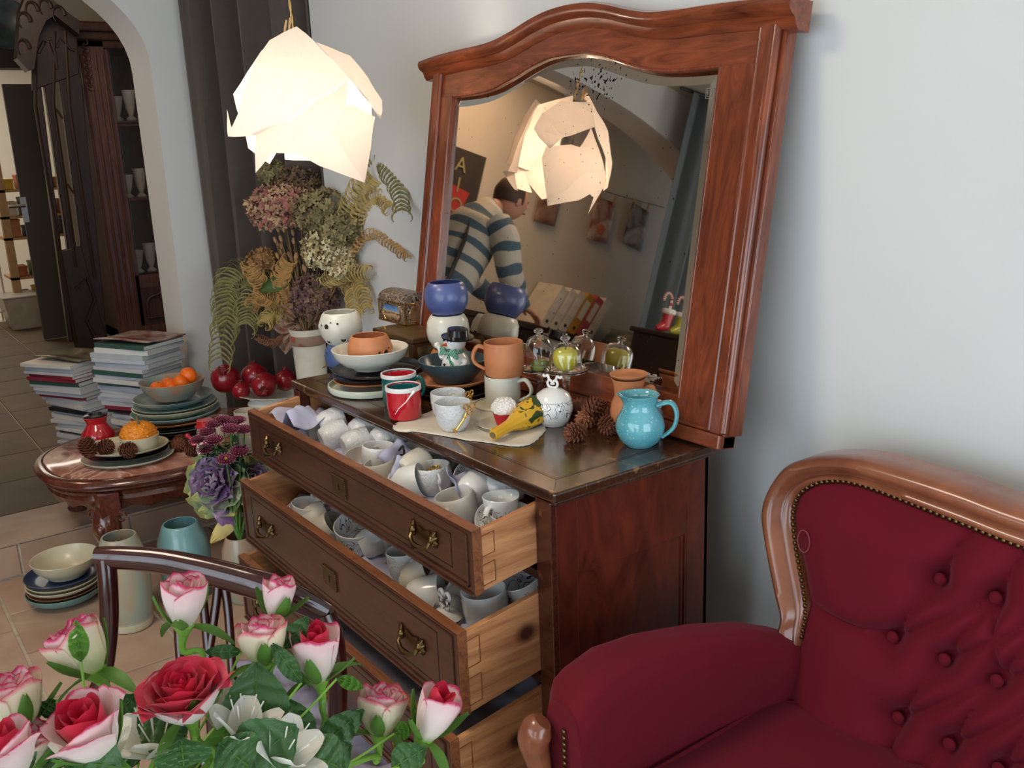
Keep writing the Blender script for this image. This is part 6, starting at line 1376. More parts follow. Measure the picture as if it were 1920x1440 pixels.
hp_ = hy('pink', (160, 116, 96), (182, 146, 116), (158, 98, 88), (190, 158, 124)); hg = hy('green', (130, 118, 80), (150, 136, 94), (110, 100, 68)); hb_ = hy('brown', (120, 94, 68), (104, 84, 62)); hpu = hy('purple', (116, 88, 80), (98, 72, 74), (136, 106, 90)); hw_ = hy('cream', (222, 208, 168), (204, 188, 142), (160, 146, 100))
floret_head('dried_hydrangea', 'large pinkish brown dried hydrangea at the upper left of the bouquet', (530, 392), -.10, .130, hp_, 420, 1, .014, (1, 1, .68))
floret_head('dried_hydrangea', 'olive green dried hydrangea in the upper middle of the bouquet', (608, 400), -.18, .110, hg, 420, 2, .013, (1, 1, .78))
floret_head('dried_hydrangea', 'olive green dried hydrangea at the right of the bouquet', (645, 430), -.26, .085, hg, 260, 5, .013)
floret_head('dried_hydrangea', 'brown dried hydrangea under the paper lamp', (560, 350), -.05, .085, hb_, 240, 3, .013)
floret_head('dried_hydrangea', 'small brown green dried hydrangea tip at the top left of the bouquet', (512, 325), -.0, .055, hg, 130, 4, .012)
floret_head('dried_hydrangea', 'dusky purple dried hydrangea low in the bouquet over the vase rim', (590, 560), -.14, .090, hpu, 320, 6, .012, (1, 1, .95))
floret_head('dried_cream_cluster', 'cream seed-like dried flower cluster in the middle of the bouquet', (618, 470), -.22, .100, hw_, 420, 7, .0095, (1, 1, .85), grp=None)
floret_head('dried_cream_cluster', 'smaller cream dried cluster hanging over the purple hydrangea', (645, 505), -.26, .05, hw_, 130, 8, .0095, grp=None)
floret_head('dried_yarrow', 'tan ragged dried yarrow tuft at the left of the poppy stems', (492, 490), -.05, .055, hy('tan', (158, 118, 74), (136, 98, 60)), 160, 9, .013, grp=None)
# poppy and wheat stems
m_pod = plain('poppy_pod', S(168, 130, 92), .8, var=.2)
r_ = random.Random(11); psrc = None
for k in range(26):
    x = r_.uniform(515, 575); y = r_.uniform(425, 520); x1 = 560+(x-545)*.35
    a = TI(x, y, r_.uniform(-.10, -.04)); t = thing('poppy_stem', 'dried poppy stem with a small pod in the fan left of the cream cluster', 'dried stem', a, group='dried poppy stems'); lo = rb-a+Vector((r_.uniform(-.02, .02), r_.uniform(-.02, .02), 0))
    M().tube([(0, 0, 0), lo*.5+Vector((r_.uniform(-.01, .01), 0, 0)), lo], .0022, 5).build('stem', m_dst, t)
    M().lathe([(0, -.012), (.005, -.008), (.0075, .002), (.005, .010), (.0065, .013), (.0, .014)], 8, T=aim((0, 0, 0), -lo), cap=False).build('pod', m_pod, t)
# ferns
def fern(lab, pts, dd0, dd1, mat, Lp, grp='dried fern fronds', curl_=1.0, seed=0, droop=.3, n_=26):
    K = len(pts); P3 = [TI(x, y, lerp(dd0, dd1, i/(K-1))) for i, (x, y) in enumerate(pts)]; base = P3[0]; P3 = [q-base for q in P3]; sp_ = smooth_path(P3, 8); N2 = len(sp_)-1
    t = thing('fern_frond', lab, 'dried fern', base, group=grp); r_ = random.Random(seed)
    M().tube(sp_, [lerp(.0022, .0008, i/N2) for i in range(N2+1)], 5).build('rachis', mat, t)
    m = M()
    for k in range(n_):
        f = .12+.86*k/n_; i = f*N2; j = int(i); q = sp_[j].lerp(sp_[min(j+1, N2)], i-j); tg = (sp_[min(j+1, N2)]-sp_[max(j-1, 0)]).normalized(); vw = (CAM-base).normalized(); sd = tg.cross(vw).normalized()
        L_ = Lp*math.sin(math.pi*min(1, .22+.80*(1-f)))**.8*r_.uniform(.8, 1.1)
        for s_ in (-1, 1):
            pp = [q]; ang = 0; cur = q.copy(); dirv = (sd*s_*.9+tg*.35+Vector((0, 0, -droop*.5))+vw*r_.uniform(-.3, .3)).normalized(); ax_ = dirv.cross(vw*.6+Vector((0, 0, 1))).normalized()
            st = L_/5.2
            for z_ in range(7):
                cur = cur+dirv*st; pp.append(cur.copy()); dirv = Matrix.Rotation(curl_*s_*(.04+.10*z_), 3, vw) @ dirv; dirv = (dirv+Vector((0, 0, -.06*droop))).normalized()
            w_ = .0035
            m.tube(pp, [w_*(1-.6*z_/7)*(1+.5*(z_ % 2)) for z_ in range(8)], 4, flat=.35)
    m.build('pinnae', mat, t, smooth=False)['kind'] = 'stuff'; return t
mf1 = plain('fern_olive', S(128, 122, 74), .85, var=.25, scale=40); mf2 = plain('fern_tan', S(170, 130, 76), .85, var=.25, scale=40); mf3 = plain('fern_gold', S(172, 148, 88), .85, var=.2, scale=40)
fern('olive fern frond arching far left and hanging down by the pillar', [(560, 600), (505, 570), (450, 560), (425, 600), (412, 680)], -.02, -.04, mf1, .085, seed=1, n_=30)
fern('olive fern frond hanging left, second from the pillar', [(560, 600), (510, 545), (465, 520), (432, 545), (425, 610)], 0, -.06, mf1, .085, seed=2, n_=30)
fern('olive fern frond reaching up left across the curtain', [(558, 600), (505, 540), (455, 515), (425, 540)], -.02, -.02, mf1, .07, seed=3)
fern('short olive fern frond drooping over the black curtain', [(558, 600), (520, 560), (480, 560), (462, 610)], -.04, -.09, mf1, .075, seed=4)
fern('tan fern frond bushy on the left of the vase', [(560, 605), (530, 570), (490, 530), (470, 495)], -.05, -.10, mf2, .06, seed=5, curl_=1.8)
fern('tan fern frond in front of the poppy stems', [(560, 605), (530, 580), (500, 560), (475, 570)], -.05, -.12, mf2, .06, seed=6, curl_=1.8)
fern('tan curled fern frond low at the left of the scarf', [(560, 608), (535, 600), (515, 590), (500, 605)], -.06, -.12, mf3, .06, seed=7, curl_=2)
fern('tan curled fern over the scarf, pointing up', [(558, 606), (535, 560), (528, 520), (540, 490)], -.06, -.12, mf2, .05, seed=8, curl_=1.6)
fern('golden fern frond with tight curls arching right over the holders', [(580, 600), (600, 540), (640, 515), (690, 510)], -.10, -.36, mf3, .055, seed=9, curl_=2.2)
fern('golden fern frond hanging down right of the purple hydrangea', [(580, 600), (620, 530), (655, 540), (665, 590)], -.10, -.32, mf3, .06, seed=10, curl_=2.2)
fern('golden fern frond hanging near the domed casket', [(580, 600), (625, 520), (668, 530), (690, 580)], -.10, -.36, mf3, .05, seed=11, curl_=1.8)
fern('tall pale fern frond rising right and curling down against the wall', [(590, 600), (650, 450), (680, 340), (710, 305), (745, 345), (755, 400)], -.14, -.68, mf1, .055, seed=12, n_=34)
fern('pale fern frond rising behind the olive hydrangea', [(590, 600), (640, 450), (670, 370), (700, 330)], -.15, -.46, mf3, .06, seed=13)
fern('thin wiry fern tip reaching far right against the wall', [(590, 600), (650, 490), (690, 440), (735, 460), (765, 485)], -.15, -.58, mf2, .035, seed=14, curl_=2.5)
fern('looping fern tip above the thin wiry one', [(590, 600), (655, 480), (675, 400), (705, 370), (730, 390)], -.15, -.52, mf3, .05, seed=15, curl_=2.0)
fern('dry brown twig frond hanging left above the pomegranates', [(560, 610), (535, 628), (515, 642), (482, 632)], -.06, -.12, plain('fern_brown', S(124, 82, 58), .85), .03, seed=16, curl_=2)
a = TI(545, 520, -.08); y_ = (TI(500, 540, -.10)-a); L_ = y_.length; y_.normalize(); z_ = (CAM-a).normalized(); x_ = y_.cross(z_).normalized(); z_ = x_.cross(y_)
o = M().grid(leafy(frame(Vector((0, 0, 0)), x_, y_, z_), L_*1.3, .028, .3, .1), 8, 10).build('green_leaf', plain('fresh_green_leaf', S(72, 96, 44), .5), loc=a); tag(o, 'single broad green leaf among the dried ferns', 'leaf')
# ================================================================== PAPER LAMP
LP = Vector((-1.10, .085, .70)); LD = depth(LP)
vw = (CAM-LP); vw.z = 0; vw.normalize(); rg = Vector((-vw.y, vw.x, 0))   # towards the viewer, and right
if rg.dot(RT) < 0: rg = -rg
lamp = thing('paper_lamp', 'glowing pendant lamp of crumpled white parchment paper sheets, pegged to its cord', 'lamp', LP)
def lq(x, y, n_):  # outline taken at the lamp's distance, pushed n_ towards the room
    p = CAM+ray(x, y)*LD-LP; return p-vw*p.dot(vw)+vw*n_
def paper_mat():
    N = NT('parchment_paper'); P(N, S(236, 226, 216), .8); tr = N.a('ShaderNodeBsdfTranslucent'); tr.inputs['Color'].default_value = (.95, .90, .86, 1)
    n = N.a('ShaderNodeTexNoise'); n.inputs['Scale'].default_value = 26; n.inputs['Detail'].default_value = 6; N.l(coords(N), n.inputs['Vector']); bump(N, n.outputs['Fac'], .6, .012)
    ms = N.a('ShaderNodeMixShader'); ms.inputs[0].default_value = .5; N.l(N.b.outputs[0], ms.inputs[1]); N.l(tr.outputs[0], ms.inputs[2]); N.l(ms.outputs[0], N.n['Material Output'].inputs['Surface']); return N.m
m_pap = paper_mat()
def sheetmesh(V, F, name='paper_sheet', sub=2, crumple=.006):
    import bmesh
    bm = bmesh.new(); vs = [bm.verts.new(p) for p in V]
    for f in F: bm.faces.new([vs[i] for i in f])
    bmesh.ops.subdivide_edges(bm, edges=bm.edges, cuts=3, use_grid_fill=True); bmesh.ops.triangulate(bm, faces=bm.faces)
    for v in bm.verts:
        q = v.co; v.co = q+Vector((mnoise.noise(q*14), mnoise.noise(q*14+Vector((9, 0, 0))), mnoise.noise(q*14+Vector((0, 9, 0)))))*crumple
    me = bpy.data.meshes.new(name); bm.to_mesh(me); bm.free(); me.materials.append(m_pap); o = bpy.data.objects.new(name, me); COL.objects.link(o); o.parent = lamp
    md = o.modifiers.new('solid', 'SOLIDIFY'); md.thickness = .0006; return o
# front upper sheet
V = [lq(540, 66, .02), lq(556, 57, .04), lq(507, 85, .05), lq(484, 125, .08), lq(443, 240, .10), lq(430, 208, .07), lq(437, 257, .09), lq(483, 257, .13), lq(545, 225, .16), lq(652, 155, .15), lq(592, 92, .09), lq(650, 106, .02), lq(560, 140, .14), lq(520, 200, .15)]
sheetmesh(V, [(0, 1, 2), (1, 12, 2), (2, 12, 3), (1, 10, 12), (10, 9, 12), (12, 9, 8), (12, 8, 13), (12, 13, 3), (3, 13, 4), (4, 13, 7), (13, 8, 7), (4, 7, 6), (4, 6, 5)])
# right upper flap
V = [lq(592, 90, .085), lq(655, 107, .03), lq(690, 145, .0), lq(717, 187, .0), lq(716, 204, .02), lq(711, 224, .06), lq(690, 192, .08), lq(652, 155, .152), lq(620, 120, .12)]
sheetmesh(V, [(0, 1, 8), (8, 1, 7), (1, 2, 7), (2, 6, 7), (2, 3, 6), (3, 4, 6), (4, 5, 6)])
# lower front sheet
V = [lq(483, 250, .12), lq(480, 323, .08), lq(516, 284, .11), lq(560, 286, .12), lq(600, 312, .11), lq(685, 343, .07), lq(701, 245, .03), lq(703, 220, .04), lq(660, 198, .09), lq(642, 200, .11), lq(652, 158, .14), lq(545, 228, .15), lq(620, 250, .13)]
sheetmesh(V, [(0, 1, 2), (0, 2, 11), (2, 3, 11), (3, 12, 11), (3, 4, 12), (4, 5, 12), (5, 6, 12), (6, 7, 8), (6, 8, 12), (8, 9, 12), (9, 10, 11), (9, 11, 12)])
# back sheets (seen in the mirror)
def bq(a, z, n_): return rg*a+Vector((0, 0, z))-vw*n_
V = [lq(540, 64, -.01), bq(-.09, .16, .05), bq(-.17, .06, .06), bq(-.145, -.08, .02), bq(-.05, -.06, .15), bq(.02, .12, .13), bq(.10, .13, .06), bq(.18, .02, .04), bq(.17, -.10, .04), bq(.06, -.10, .14), bq(-.10, -.12, .08)]
sheetmesh(V, [(0, 1, 5), (1, 2, 4), (1, 4, 5), (2, 3, 4), (0, 5, 6), (5, 9, 6), (5, 4, 9), (6, 9, 7), (7, 9, 8), (3, 10, 4)])
V = [bq(-.05, -.05, .14), bq(.07, -.08, .15), bq(.17, -.10, .05), bq(.11, -.14, .06), bq(.02, -.12, .12), bq(-.06, -.11, .10)]
sheetmesh(V, [(0, 1, 4), (1, 3, 4), (1, 2, 3), (0, 4, 5)])
V = [bq(-.10, .13, .09), bq(.09, .15, .08), bq(.15, .02, .09), bq(.10, -.06, .13), bq(-.08, -.04, .13), bq(-.14, .03, .09), bq(0, .05, .145)]
sheetmesh(V, [(0, 6, 1), (1, 6, 2), (2, 6, 3), (3, 6, 4), (4, 6, 5), (5, 6, 0)])
def emis(name, col, s_):
    N = NT(name); P(N, (0, 0, 0, 1)); N.b.inputs['Emission Color'].default_value = col; N.b.inputs['Emission Strength'].default_value = s_; return N.m
M().ball(vw*.012, (.032, .032, .036), 20, 12).build('light_bulb', emis('lit_bulb', (1.0, .84, .66, 1), 110), lamp)
M().lathe([(.018, .034), (.020, .04), (.020, .085), (.006, .10)], 16, c=tuple(vw*.012)).build('socket', m_black, lamp)
c0 = lq(541, 60, 0); m = M()
for s_ in (0, math.pi): m.tube([(c0.x*k/30.0+.002*math.cos(k*1.3+s_) if k < 30 else c0.x+.002*math.cos(k*1.3+s_), (c0.y*k/30.0 if k < 30 else c0.y)+.002*math.sin(k*1.3+s_), .10+k*.0125) for k in range(76)], .0016, 5)
m.build('twisted_cord', plain('straw_cord', S(196, 160, 90), .6), lamp)
for i, (x, y) in enumerate(((538, 45), (545, 42))):
    p = lq(x, y, .015+.012*i); q = lq(x-4+i*2, y+26, .015+.012*i)
    M().tube([p, p.lerp(q, .5), q], [.0045, .0055, .004], 4, flat=.6).build('clothes_peg', m_timber, lamp, smooth=False)
M().lathe([(.05, 0), (.05, -.012), (.02, -.03), (0, -.03)], 24, c=(c0.x, c0.y, CE-LP.z)).build('ceiling_rose', m_white, lamp)

# ================================================================== SOFA
m_vel = plain('burgundy_velvet', S(100, 13, 28), .9, var=.05, scale=5, spec=.2, sheen=1.0, bmp=.15, bscale=400)
m_vel.node_tree.nodes['Principled BSDF'].inputs['Sheen Tint'].default_value = (.9, .3, .4, 1); m_vel.node_tree.nodes['Principled BSDF'].inputs['Sheen Roughness'].default_value = .45
m_vel.node_tree.nodes['Principled BSDF'].inputs['Sheen Weight'].default_value = .15
sofa = thing('sofa', 'burgundy velvet button-tufted settee with carved wooden frame against the white wall', 'sofa', (.75, .2, FL)); SO = Vector(sofa.location)
def V_(m, name, mat, par=None, **kw): return m.xf(Matrix.Translation(-SO)).build(name, mat, par or sofa, **kw)
# back plane: Y = YB(z)
def YB(z): return .36+.26*(z+.32)
def onb(x, y):
    d = ray(x, y); k = (.36+.26*(CAM.z+.32)-CAM.y)/(d.y-.26*d.z); return CAM+d*k
outp = [(1500, 1226), (1474, 1185), (1480, 1150), (1468, 1100), (1452, 1022), (1443, 957), (1455, 912), (1480, 875), (1517, 857), (1567, 850), (1636, 854), (1727, 877), (1819, 905), (1920, 941)]
inp = [(1503, 1222), (1514, 1175), (1518, 1140), (1514, 1100), (1500, 1020), (1495, 962), (1506, 925), (1534, 905), (1565, 899), (1600, 901), (1646, 914), (1735, 948), (1822, 982), (1920, 1020)]
SXc = .78
def full(pts):
    q = [onb(*p) for p in pts]; q = [(a.x, a.z) for a in q]; last = q[-1]; q.append((SXc, last[1]-.004)); 
    return q+[(2*SXc-a, b) for a, b in q[:-1][::-1]]
Of, If = full(outp), full(inp)
def resamp(q, n=140):
    sp_ = smooth_path([(a, 0, b) for a, b in q], 6); L = [0]
    for i in range(1, len(sp_)): L.append(L[-1]+(sp_[i]-sp_[i-1]).length)
    return sp_
Os, Is = resamp(Of), resamp(If)
m = M(); n_ = len(Os)-1
pw = [(0, .035), (0, .0), (.0, -.018), (.12, -.034), (.30, -.040), (.50, -.034), (.62, -.020), (.70, -.018), (.78, -.024), (.90, -.022), (1.0, -.010), (1.0, .02)]
def fr_(u, v):
    i = int(round(u*n_)); k = min(int(round(v*(len(pw)-1))), len(pw)-1); t_, dy = pw[k]
    p = Os[i].lerp(Is[i], t_); return (p.x, YB(p.z)+dy, p.z)
m.grid(fr_, n_, len(pw)-1); V_(m, 'carved_back_frame', m_sofaw, ang=60)
# tufted back cushion
btn_px = [(1761, 1087), (1865, 1122), (1672, 1196), (1769, 1238), (1867, 1278), (1682, 1347), (1778, 1397)]
bt = [onb(*p) for p in btn_px]; bt = [(b.x, b.z) for b in bt]
dxb = .5*((bt[1][0]-bt[0][0])+(bt[4][0]-bt[3][0])); rows = [bt[0][1], .5*(bt[2][1]+bt[3][1])]
# regular continuation of the same diamond pattern across the whole back
allb = list(bt); base_x, base_z = bt[3]; dzr = (bt[1][1]+bt[0][1])/2-(bt[3][1])
pitch = bt[4][0]-bt[3][0]; rowz = [bt[0][1], bt[3][1], bt[6][1], bt[6][1]-dzr]
for ri, rz_ in enumerate(rowz):
    x0_ = [bt[0][0], bt[2][0], bt[5][0], bt[3][0]-pitch/2][ri]
    k = 0
    while x0_+k*pitch < 2*SXc-.33:
        q = (x0_+k*pitch, rz_+0*k)
        if all((q[0]-a)**2+(q[1]-b)**2 > (.45*pitch)**2 for a, b in allb): allb.append(q)
        k += 1
def segd(px, pz, a, b):
    ax_, az_ = b[0]-a[0], b[1]-a[1]; t_ = max(0, min(1, ((px-a[0])*ax_+(pz-a[1])*az_)/(ax_*ax_+az_*az_))); return math.hypot(px-a[0]-t_*ax_, pz-a[1]-t_*az_)
creases = []
for i, a in enumerate(allb):
    for j, b in enumerate(allb):
        if j > i:
            d_ = math.hypot(a[0]-b[0], a[1]-b[1])
            hi, lo_ = (a, b) if a[1] > b[1] else (b, a)
            if d_ < .20 and hi[1]-lo_[1] > .04 and lo_[0] <= hi[0]+.03: creases.append((a, b))
tz = max(b[1] for b in allb)
for a in [b for b in allb if b[1] > rowz[0]-.03]: creases.append((a, (a[0]+.03, a[1]+.09)))
creases.append((bt[2], (onb(1517, 1130).x, onb(1517, 1130).z)))
poly_ = [(p.x, p.z) for p in Is]; poly_ = [p for p in poly_]
bot = -.50; zlow = min(p[1] for p in poly_)
left_x = onb(1470, 1420).x
xl = lambda z: interp([-.62, -.48, -.40, -.33, -.25, -.15, -.05, .02], [.24]*2+[.245, .27, .27, .235, .20, .215], z)
import bisect
Lz = sorted([(p[1], p[0]) for p in If[:8]]); 
def xmin(z): return interp([a for a, b in Lz], [b for a, b in Lz], z)-.012
Tx = sorted([(p[0], p[1]) for p in If[6:len(If)-6]])
def ztop(x): return interp([a for a, b in Tx], [b for a, b in Tx], x)+.012
def bk(u, v):
    x = lerp(xmin(-.05), 2*SXc-xmin(-.05), u); z = lerp(-.62, ztop(x), v)
    xm_ = xmin(z); x = lerp(xm_, 2*SXc-xm_, u)
    z = lerp(-.62, ztop(x), v)
    dep_ = .052
    for (a, b) in allb:
        d_ = math.hypot(x-a, z-b); dep_ -= .050*math.exp(-(d_/.028)**1.3)
    cr = min(segd(x, z, *c_) for c_ in creases); dep_ -= .030*math.exp(-cr/.015)
    e_ = min(x-xm_, 2*SXc-xm_-x, ztop(x)-z); dep_ *= min(1, max(0, e_/.09))**.5
    return (x, YB(z)+.012-max(dep_, -.01), z)
V_(M().grid(bk, 190, 120), 'tufted_back', m_vel, ang=80)
for (a, b) in allb:
    if b < -.60: continue
    o = M().ball((0, 0, 0), (.0105, .006, .0105), 12, 8).build('button', m_vel, sofa, loc=(a-SO.x, YB(b)+.004-SO.y, b-SO.z))
m = M(); qo = onb(1527, 1006); m.tube([(qo.x+.013*math.cos(k*.393), YB(qo.z)-.032, qo.z+.022*math.sin(k*.393)) for k in range(16)], .0012, 5, closed=True); V_(m, 'pale_ring_mark', plain('faded_velvet', S(136, 60, 66), .9))
# nailheads along the inner edge
nb = M().ball((0, 0, 0), (.0048, .0035, .0048), 8, 5).build('nailhead', m_brass, sofa, loc=(0, 0, 0)); acc = 0; first = True; cnt = 0
for i in range(1, len(Is)):
    sgm = (Is[i]-Is[i-1]); L = sgm.length; 
    while acc < L:
        p = Is[i-1]+sgm*(acc/L); acc += .0112
        if p.z < -.30 or cnt > 280: continue
        q = (p.x-SO.x, YB(p.z)-.014-SO.y, p.z-SO.z); cnt += 1
        if first: nb.location = q; first = False
        else: inst(nb, sofa, loc=q)
    acc -= L
# arms
def arm(sx_):
    m = M(); N3 = 26
    Ys = [-.155, -.15, -.12, -.05, .04, .15, .26, .345, .40]; Zs = [-.255, -.24, -.222, -.205, -.210, -.232, -.262, -.296, -.33]; X0 = [.205, .20, .195, .195, .20, .205, .215, .235, .25]
    def fn(u, v):
        y = lerp(-.155, .40, v); zt_ = interp(Ys, Zs, y); xc = interp(Ys, X0, y); w_ = .055*(.75 if v < .02 else 1); 
        pr = [(-.030, -.58), (-.040, -.22), (-.050, -.10), (-w_, -.045), (-w_*.8, -.014), (-w_*.35, 0), (w_*.35, 0), (w_*.8, -.014), (w_, -.045), (.050, -.10), (.045, -.30), (.045, -.58)]
        k = u*(len(pr)-1); j = min(int(k), len(pr)-2); a = pr[j]; b = pr[j+1]; f = k-j; px_, pz_ = lerp(a[0], b[0], f), lerp(a[1], b[1], f)
        x = xc+px_; x = x if sx_ > 0 else 2*SXc-x
        return (x, y, max(FL+.16, zt_+pz_))
    V_(m.grid(fn, 44, N3, flip=sx_ < 0), 'padded_arm', m_vel, ang=70)
    # front cap
    m = M(); pr = []
    for k in range(23): pr.append(fn(k/22, 0))
    b = [Vector(p) for p in pr]; cen = Vector((sum(p.x for p in b)/23, -.155, -.45))
    m.v = b+[Vector((p.x, -.160, p.z)) for p in b]; m.uv = [(0, 0)]*len(m.v); m.f = [tuple(range(23, 46))]+[(k, k+1, 24+k, 23+k) for k in range(22)]; m.mi = [0]*23
    V_(m, 'arm_facing', m_vel, smooth=False)
    # carved post with scroll
    pp = [(1052, 1352), (1062, 1385), (1085, 1440)]
    m = M(); X = lambda x: x if sx_ > 0 else 2*SXc-x
    pts = [(X(.178), -.178, -.290), (X(.172), -.185, -.305), (X(.165), -.188, -.33), (X(.172), -.182, -.38), (X(.185), -.178, -.45), (X(.185), -.180, -.55), (X(.175), -.186, -.66), (X(.18), -.20, FL)]
    m.tube(smooth_path(pts, 5), [interp([0, 5, 10, 15, 20, 25, 30, 35], [.018, .029, .030, .022, .024, .027, .024, .018], i) for i in range(36)], 14, flat=.85, upv=(1, 0, 0)); V_(m, 'carved_arm_post', m_sofaw)
    for k in range(22):
        zz = -.295-.0115*k; inst(nb, sofa, loc=(X(.215)-SO.x, -.166-SO.y, zz-SO.z))
arm(1); arm(-1)
V_(M().ball((onb(1434, 1308).x-.0, .30, -.385), (.010, .010, .010), 12, 8), 'arm_button', m_vel)
def seat(u, v):
    x = lerp(.245, 2*SXc-.245, u); y = lerp(-.20, .40, v); e_ = min(u, 1-u)*14; e2 = min(1, (1-v)*6)*min(1, v*9)
    return (x, y, -.455+.028*min(1, e_)**.5+.03*e2+.008*mnoise.noise(Vector((x*4, y*4, 0)))-(.10*(1-v*12) if v < 1/12 else 0))
V_(M().grid(seat, 60, 30), 'seat_cushion', m_vel, ang=70)
m = M().tube([(.262, -.19, -.425), (.262, .02, -.415), (.262, .30, -.415), (.30, .325, -.41), (.70, .33, -.41)], .005, 8); V_(m, 'seat_piping', m_vel)
m = M().box(.24, 2*SXc-.24, -.19, .42, -.60, -.45); V_(m, 'seat_base', m_vel, smooth=False, bevel=.02)
m = M().box(.20, 2*SXc-.20, -.20, -.17, -.66, -.58); V_(m, 'seat_rail', m_sofaw, smooth=False, bevel=.008)
for x in (.24, 2*SXc-.24): V_(M().tube([(x, .40, -.58), (x, .42, -.72), (x, .45, FL)], [.026, .022, .016], 10), 'back_leg', m_sofaw)

# ================================================================== BENTWOOD CHAIR
kc_ = 1.45
ch = thing('bentwood_chair', 'glossy dark mahogany bentwood chair with curved top rail in front of the dresser', 'chair', (0.02, -.52, FL)); CO = Vector(ch.location)
def cq(x, y, k=kc_): return CAM+ray(x, y)*k
def H3(m, name, mat=m_chair, **kw): return m.xf(Matrix.Translation(-CO)).build(name, mat, ch, **kw)
ks = [1.46, 1.455, 1.45, 1.44, 1.43, 1.42, 1.42, 1.43]
railp = [cq(x, y, k) for (x, y), k in zip([(182, 1045), (230, 1046), (300, 1052), (370, 1066), (440, 1084), (500, 1102), (560, 1124), (610, 1150)], ks)]
rp = smooth_path(railp, 5); n_ = len(rp)
m = M().tube(rp, [interp([0, 3, n_*.3, n_*.7, n_-1], [.017, .0185, .0205, .025, .018], i) for i in range(n_)], 18, flat=.75, upv=(0, 0, 1)); H3(m, 'top_rail')
postL = [cq(198, 1046, 1.46), cq(203, 1100, 1.465), cq(204, 1180, 1.475), cq(192, 1270, 1.485), cq(165, 1330, 1.50), cq(150, 1400, 1.50)]
pe = postL[-1]; postL.append(Vector((pe.x-.01, pe.y-.02, -.43))); sp_ = smooth_path(postL, 5); H3(M().tube(sp_, [lerp(.0165, .014, i/len(sp_)) for i in range(len(sp_))], 14, flat=.9), 'back_post')
pr0 = railp[-1]; postR = [pr0, pr0+Vector((.012, .006, -.06)), pr0+Vector((.0, .0, -.20)), pr0+Vector((-.03, -.02, -.36))]; H3(M().tube(smooth_path(postR, 6), .0155, 14), 'back_post')
for sp2 in ([(345, 1075), (336, 1130), (335, 1200), (345, 1300), (365, 1380)], [(408, 1090), (405, 1130), (390, 1230), (372, 1300), (366, 1380)], [(420, 1095), (428, 1150), (436, 1280), (438, 1400)], [(376, 1085), (384, 1160), (392, 1260), (396, 1380)]):
    P3 = [cq(x, y, 1.45) for x, y in sp2]; P3.append(Vector((P3[-1].x, P3[-1].y-.01, -.42))); H3(M().tube(smooth_path(P3, 6), .0085, 10, flat=.8), 'splat_bar')
sc_ = Vector((.085, -.735, -.42))
a = math.atan2(railp[-1].y-railp[0].y, railp[-1].x-railp[0].x); TS = Matrix.Translation((railp[3]+Vector((0, 0, 0))).to_tuple()[:2]+(-.42,)) @ Matrix.Rotation(a, 4, 'Z')
m = M().lathe([(.0, -.018), (.19, -.018), (.20, -.008), (.20, .008), (.19, .014), (0, .012)], 40, T=TS @ Matrix.Translation((.02, -.20, 0)), cap=False); H3(m, 'seat')
for (x, y) in ((-.15, -.34), (.17, -.34), (-.12, -.04), (.16, -.04)): H3(M().tube([TS @ Vector((x, y, -.015)), TS @ Vector((x*1.15, y*1.08, FL+.42))], [.017, .012], 12), 'leg')
cq4 = [at_z(x, y, FL+.04) for x, y in ((440, 1235), (560, 1225), (880, 1480), (420, 1490))]
def ts3(u, v):
    q = cq4[0].lerp(cq4[1], u).lerp(cq4[3].lerp(cq4[2], u), v); q = Vector((q.x, min(q.y, -.035), q.z)); return (q.x, q.y, FL+.02+.05*abs(mnoise.noise(q*6))+.02*abs(mnoise.noise(q*19)))
o = M().grid(ts3, 60, 60).build('tissue_paper', plain('floor_tissue', S(150, 146, 164), .8), solid=.0006, ang=80); tag(o, 'grey lilac packing tissue crumpled on the floor below the drawers', 'tissue')
# crumpled lilac tissue on the seat
def ts2(u, v):
    q = TS @ Vector((lerp(-.10, .28, u), lerp(-.36, .06, v), .030)); return (q.x, q.y, q.z+.045*abs(mnoise.noise(q*9))+.02*mnoise.noise(q*22))
o = M().grid(ts2, 50, 50).build('tissue_paper', plain('grey_lilac_tissue', S(150, 144, 158), .8), solid=.0006, ang=80); tag(o, 'grey lilac tissue paper heaped on the chair seat behind the roses', 'tissue')

# ================================================================== ROSES (in a vase on a table just below the frame)
RB = Vector((.42, -.87, -.02))
m_pet = uvramp('rose_petal_pale', [(0, S(196, 206, 150)), (.18, S(226, 216, 200)), (.62, S(238, 214, 208)), (.93, S(234, 194, 196)), (.98, S(206, 66, 108)), (1, S(196, 30, 84))], .55, trans=.22, nscale=5, bmp=.25, sheen=.2)
m_petr = uvramp('rose_petal_red', [(0, S(230, 200, 190)), (.25, S(222, 110, 120)), (.5, S(206, 30, 66)), (1, S(196, 16, 52))], .5, trans=.2, nscale=5, bmp=.25, sheen=.2)
m_petp = uvramp('rose_petal_outer', [(0, S(206, 206, 160)), (.2, S(234, 214, 206)), (.55, S(232, 190, 190)), (.72, S(212, 60, 92)), (1, S(196, 18, 56))], .5, trans=.2, nscale=5, bmp=.25, sheen=.2)
m_petc = uvramp('rose_petal_cream', [(0, S(170, 190, 110)), (.4, S(224, 220, 180)), (.88, S(234, 214, 190)), (.97, S(222, 120, 130)), (1, S(206, 70, 96))], .6, trans=.22, nscale=5, bmp=.35)
m_sep = uvramp('sepal_green', [(0, S(96, 140, 50)), (1, S(80, 122, 48))], .5, trans=.25)
m_stg = plain('rose_stem', S(122, 168, 62), .45, var=.15, scale=30)
m_lf = uvramp('rose_leaf', [(0, S(60, 96, 46)), (.5, S(72, 110, 60)), (1, S(58, 94, 50))], .42, trans=.25, nscale=14, bmp=.5)
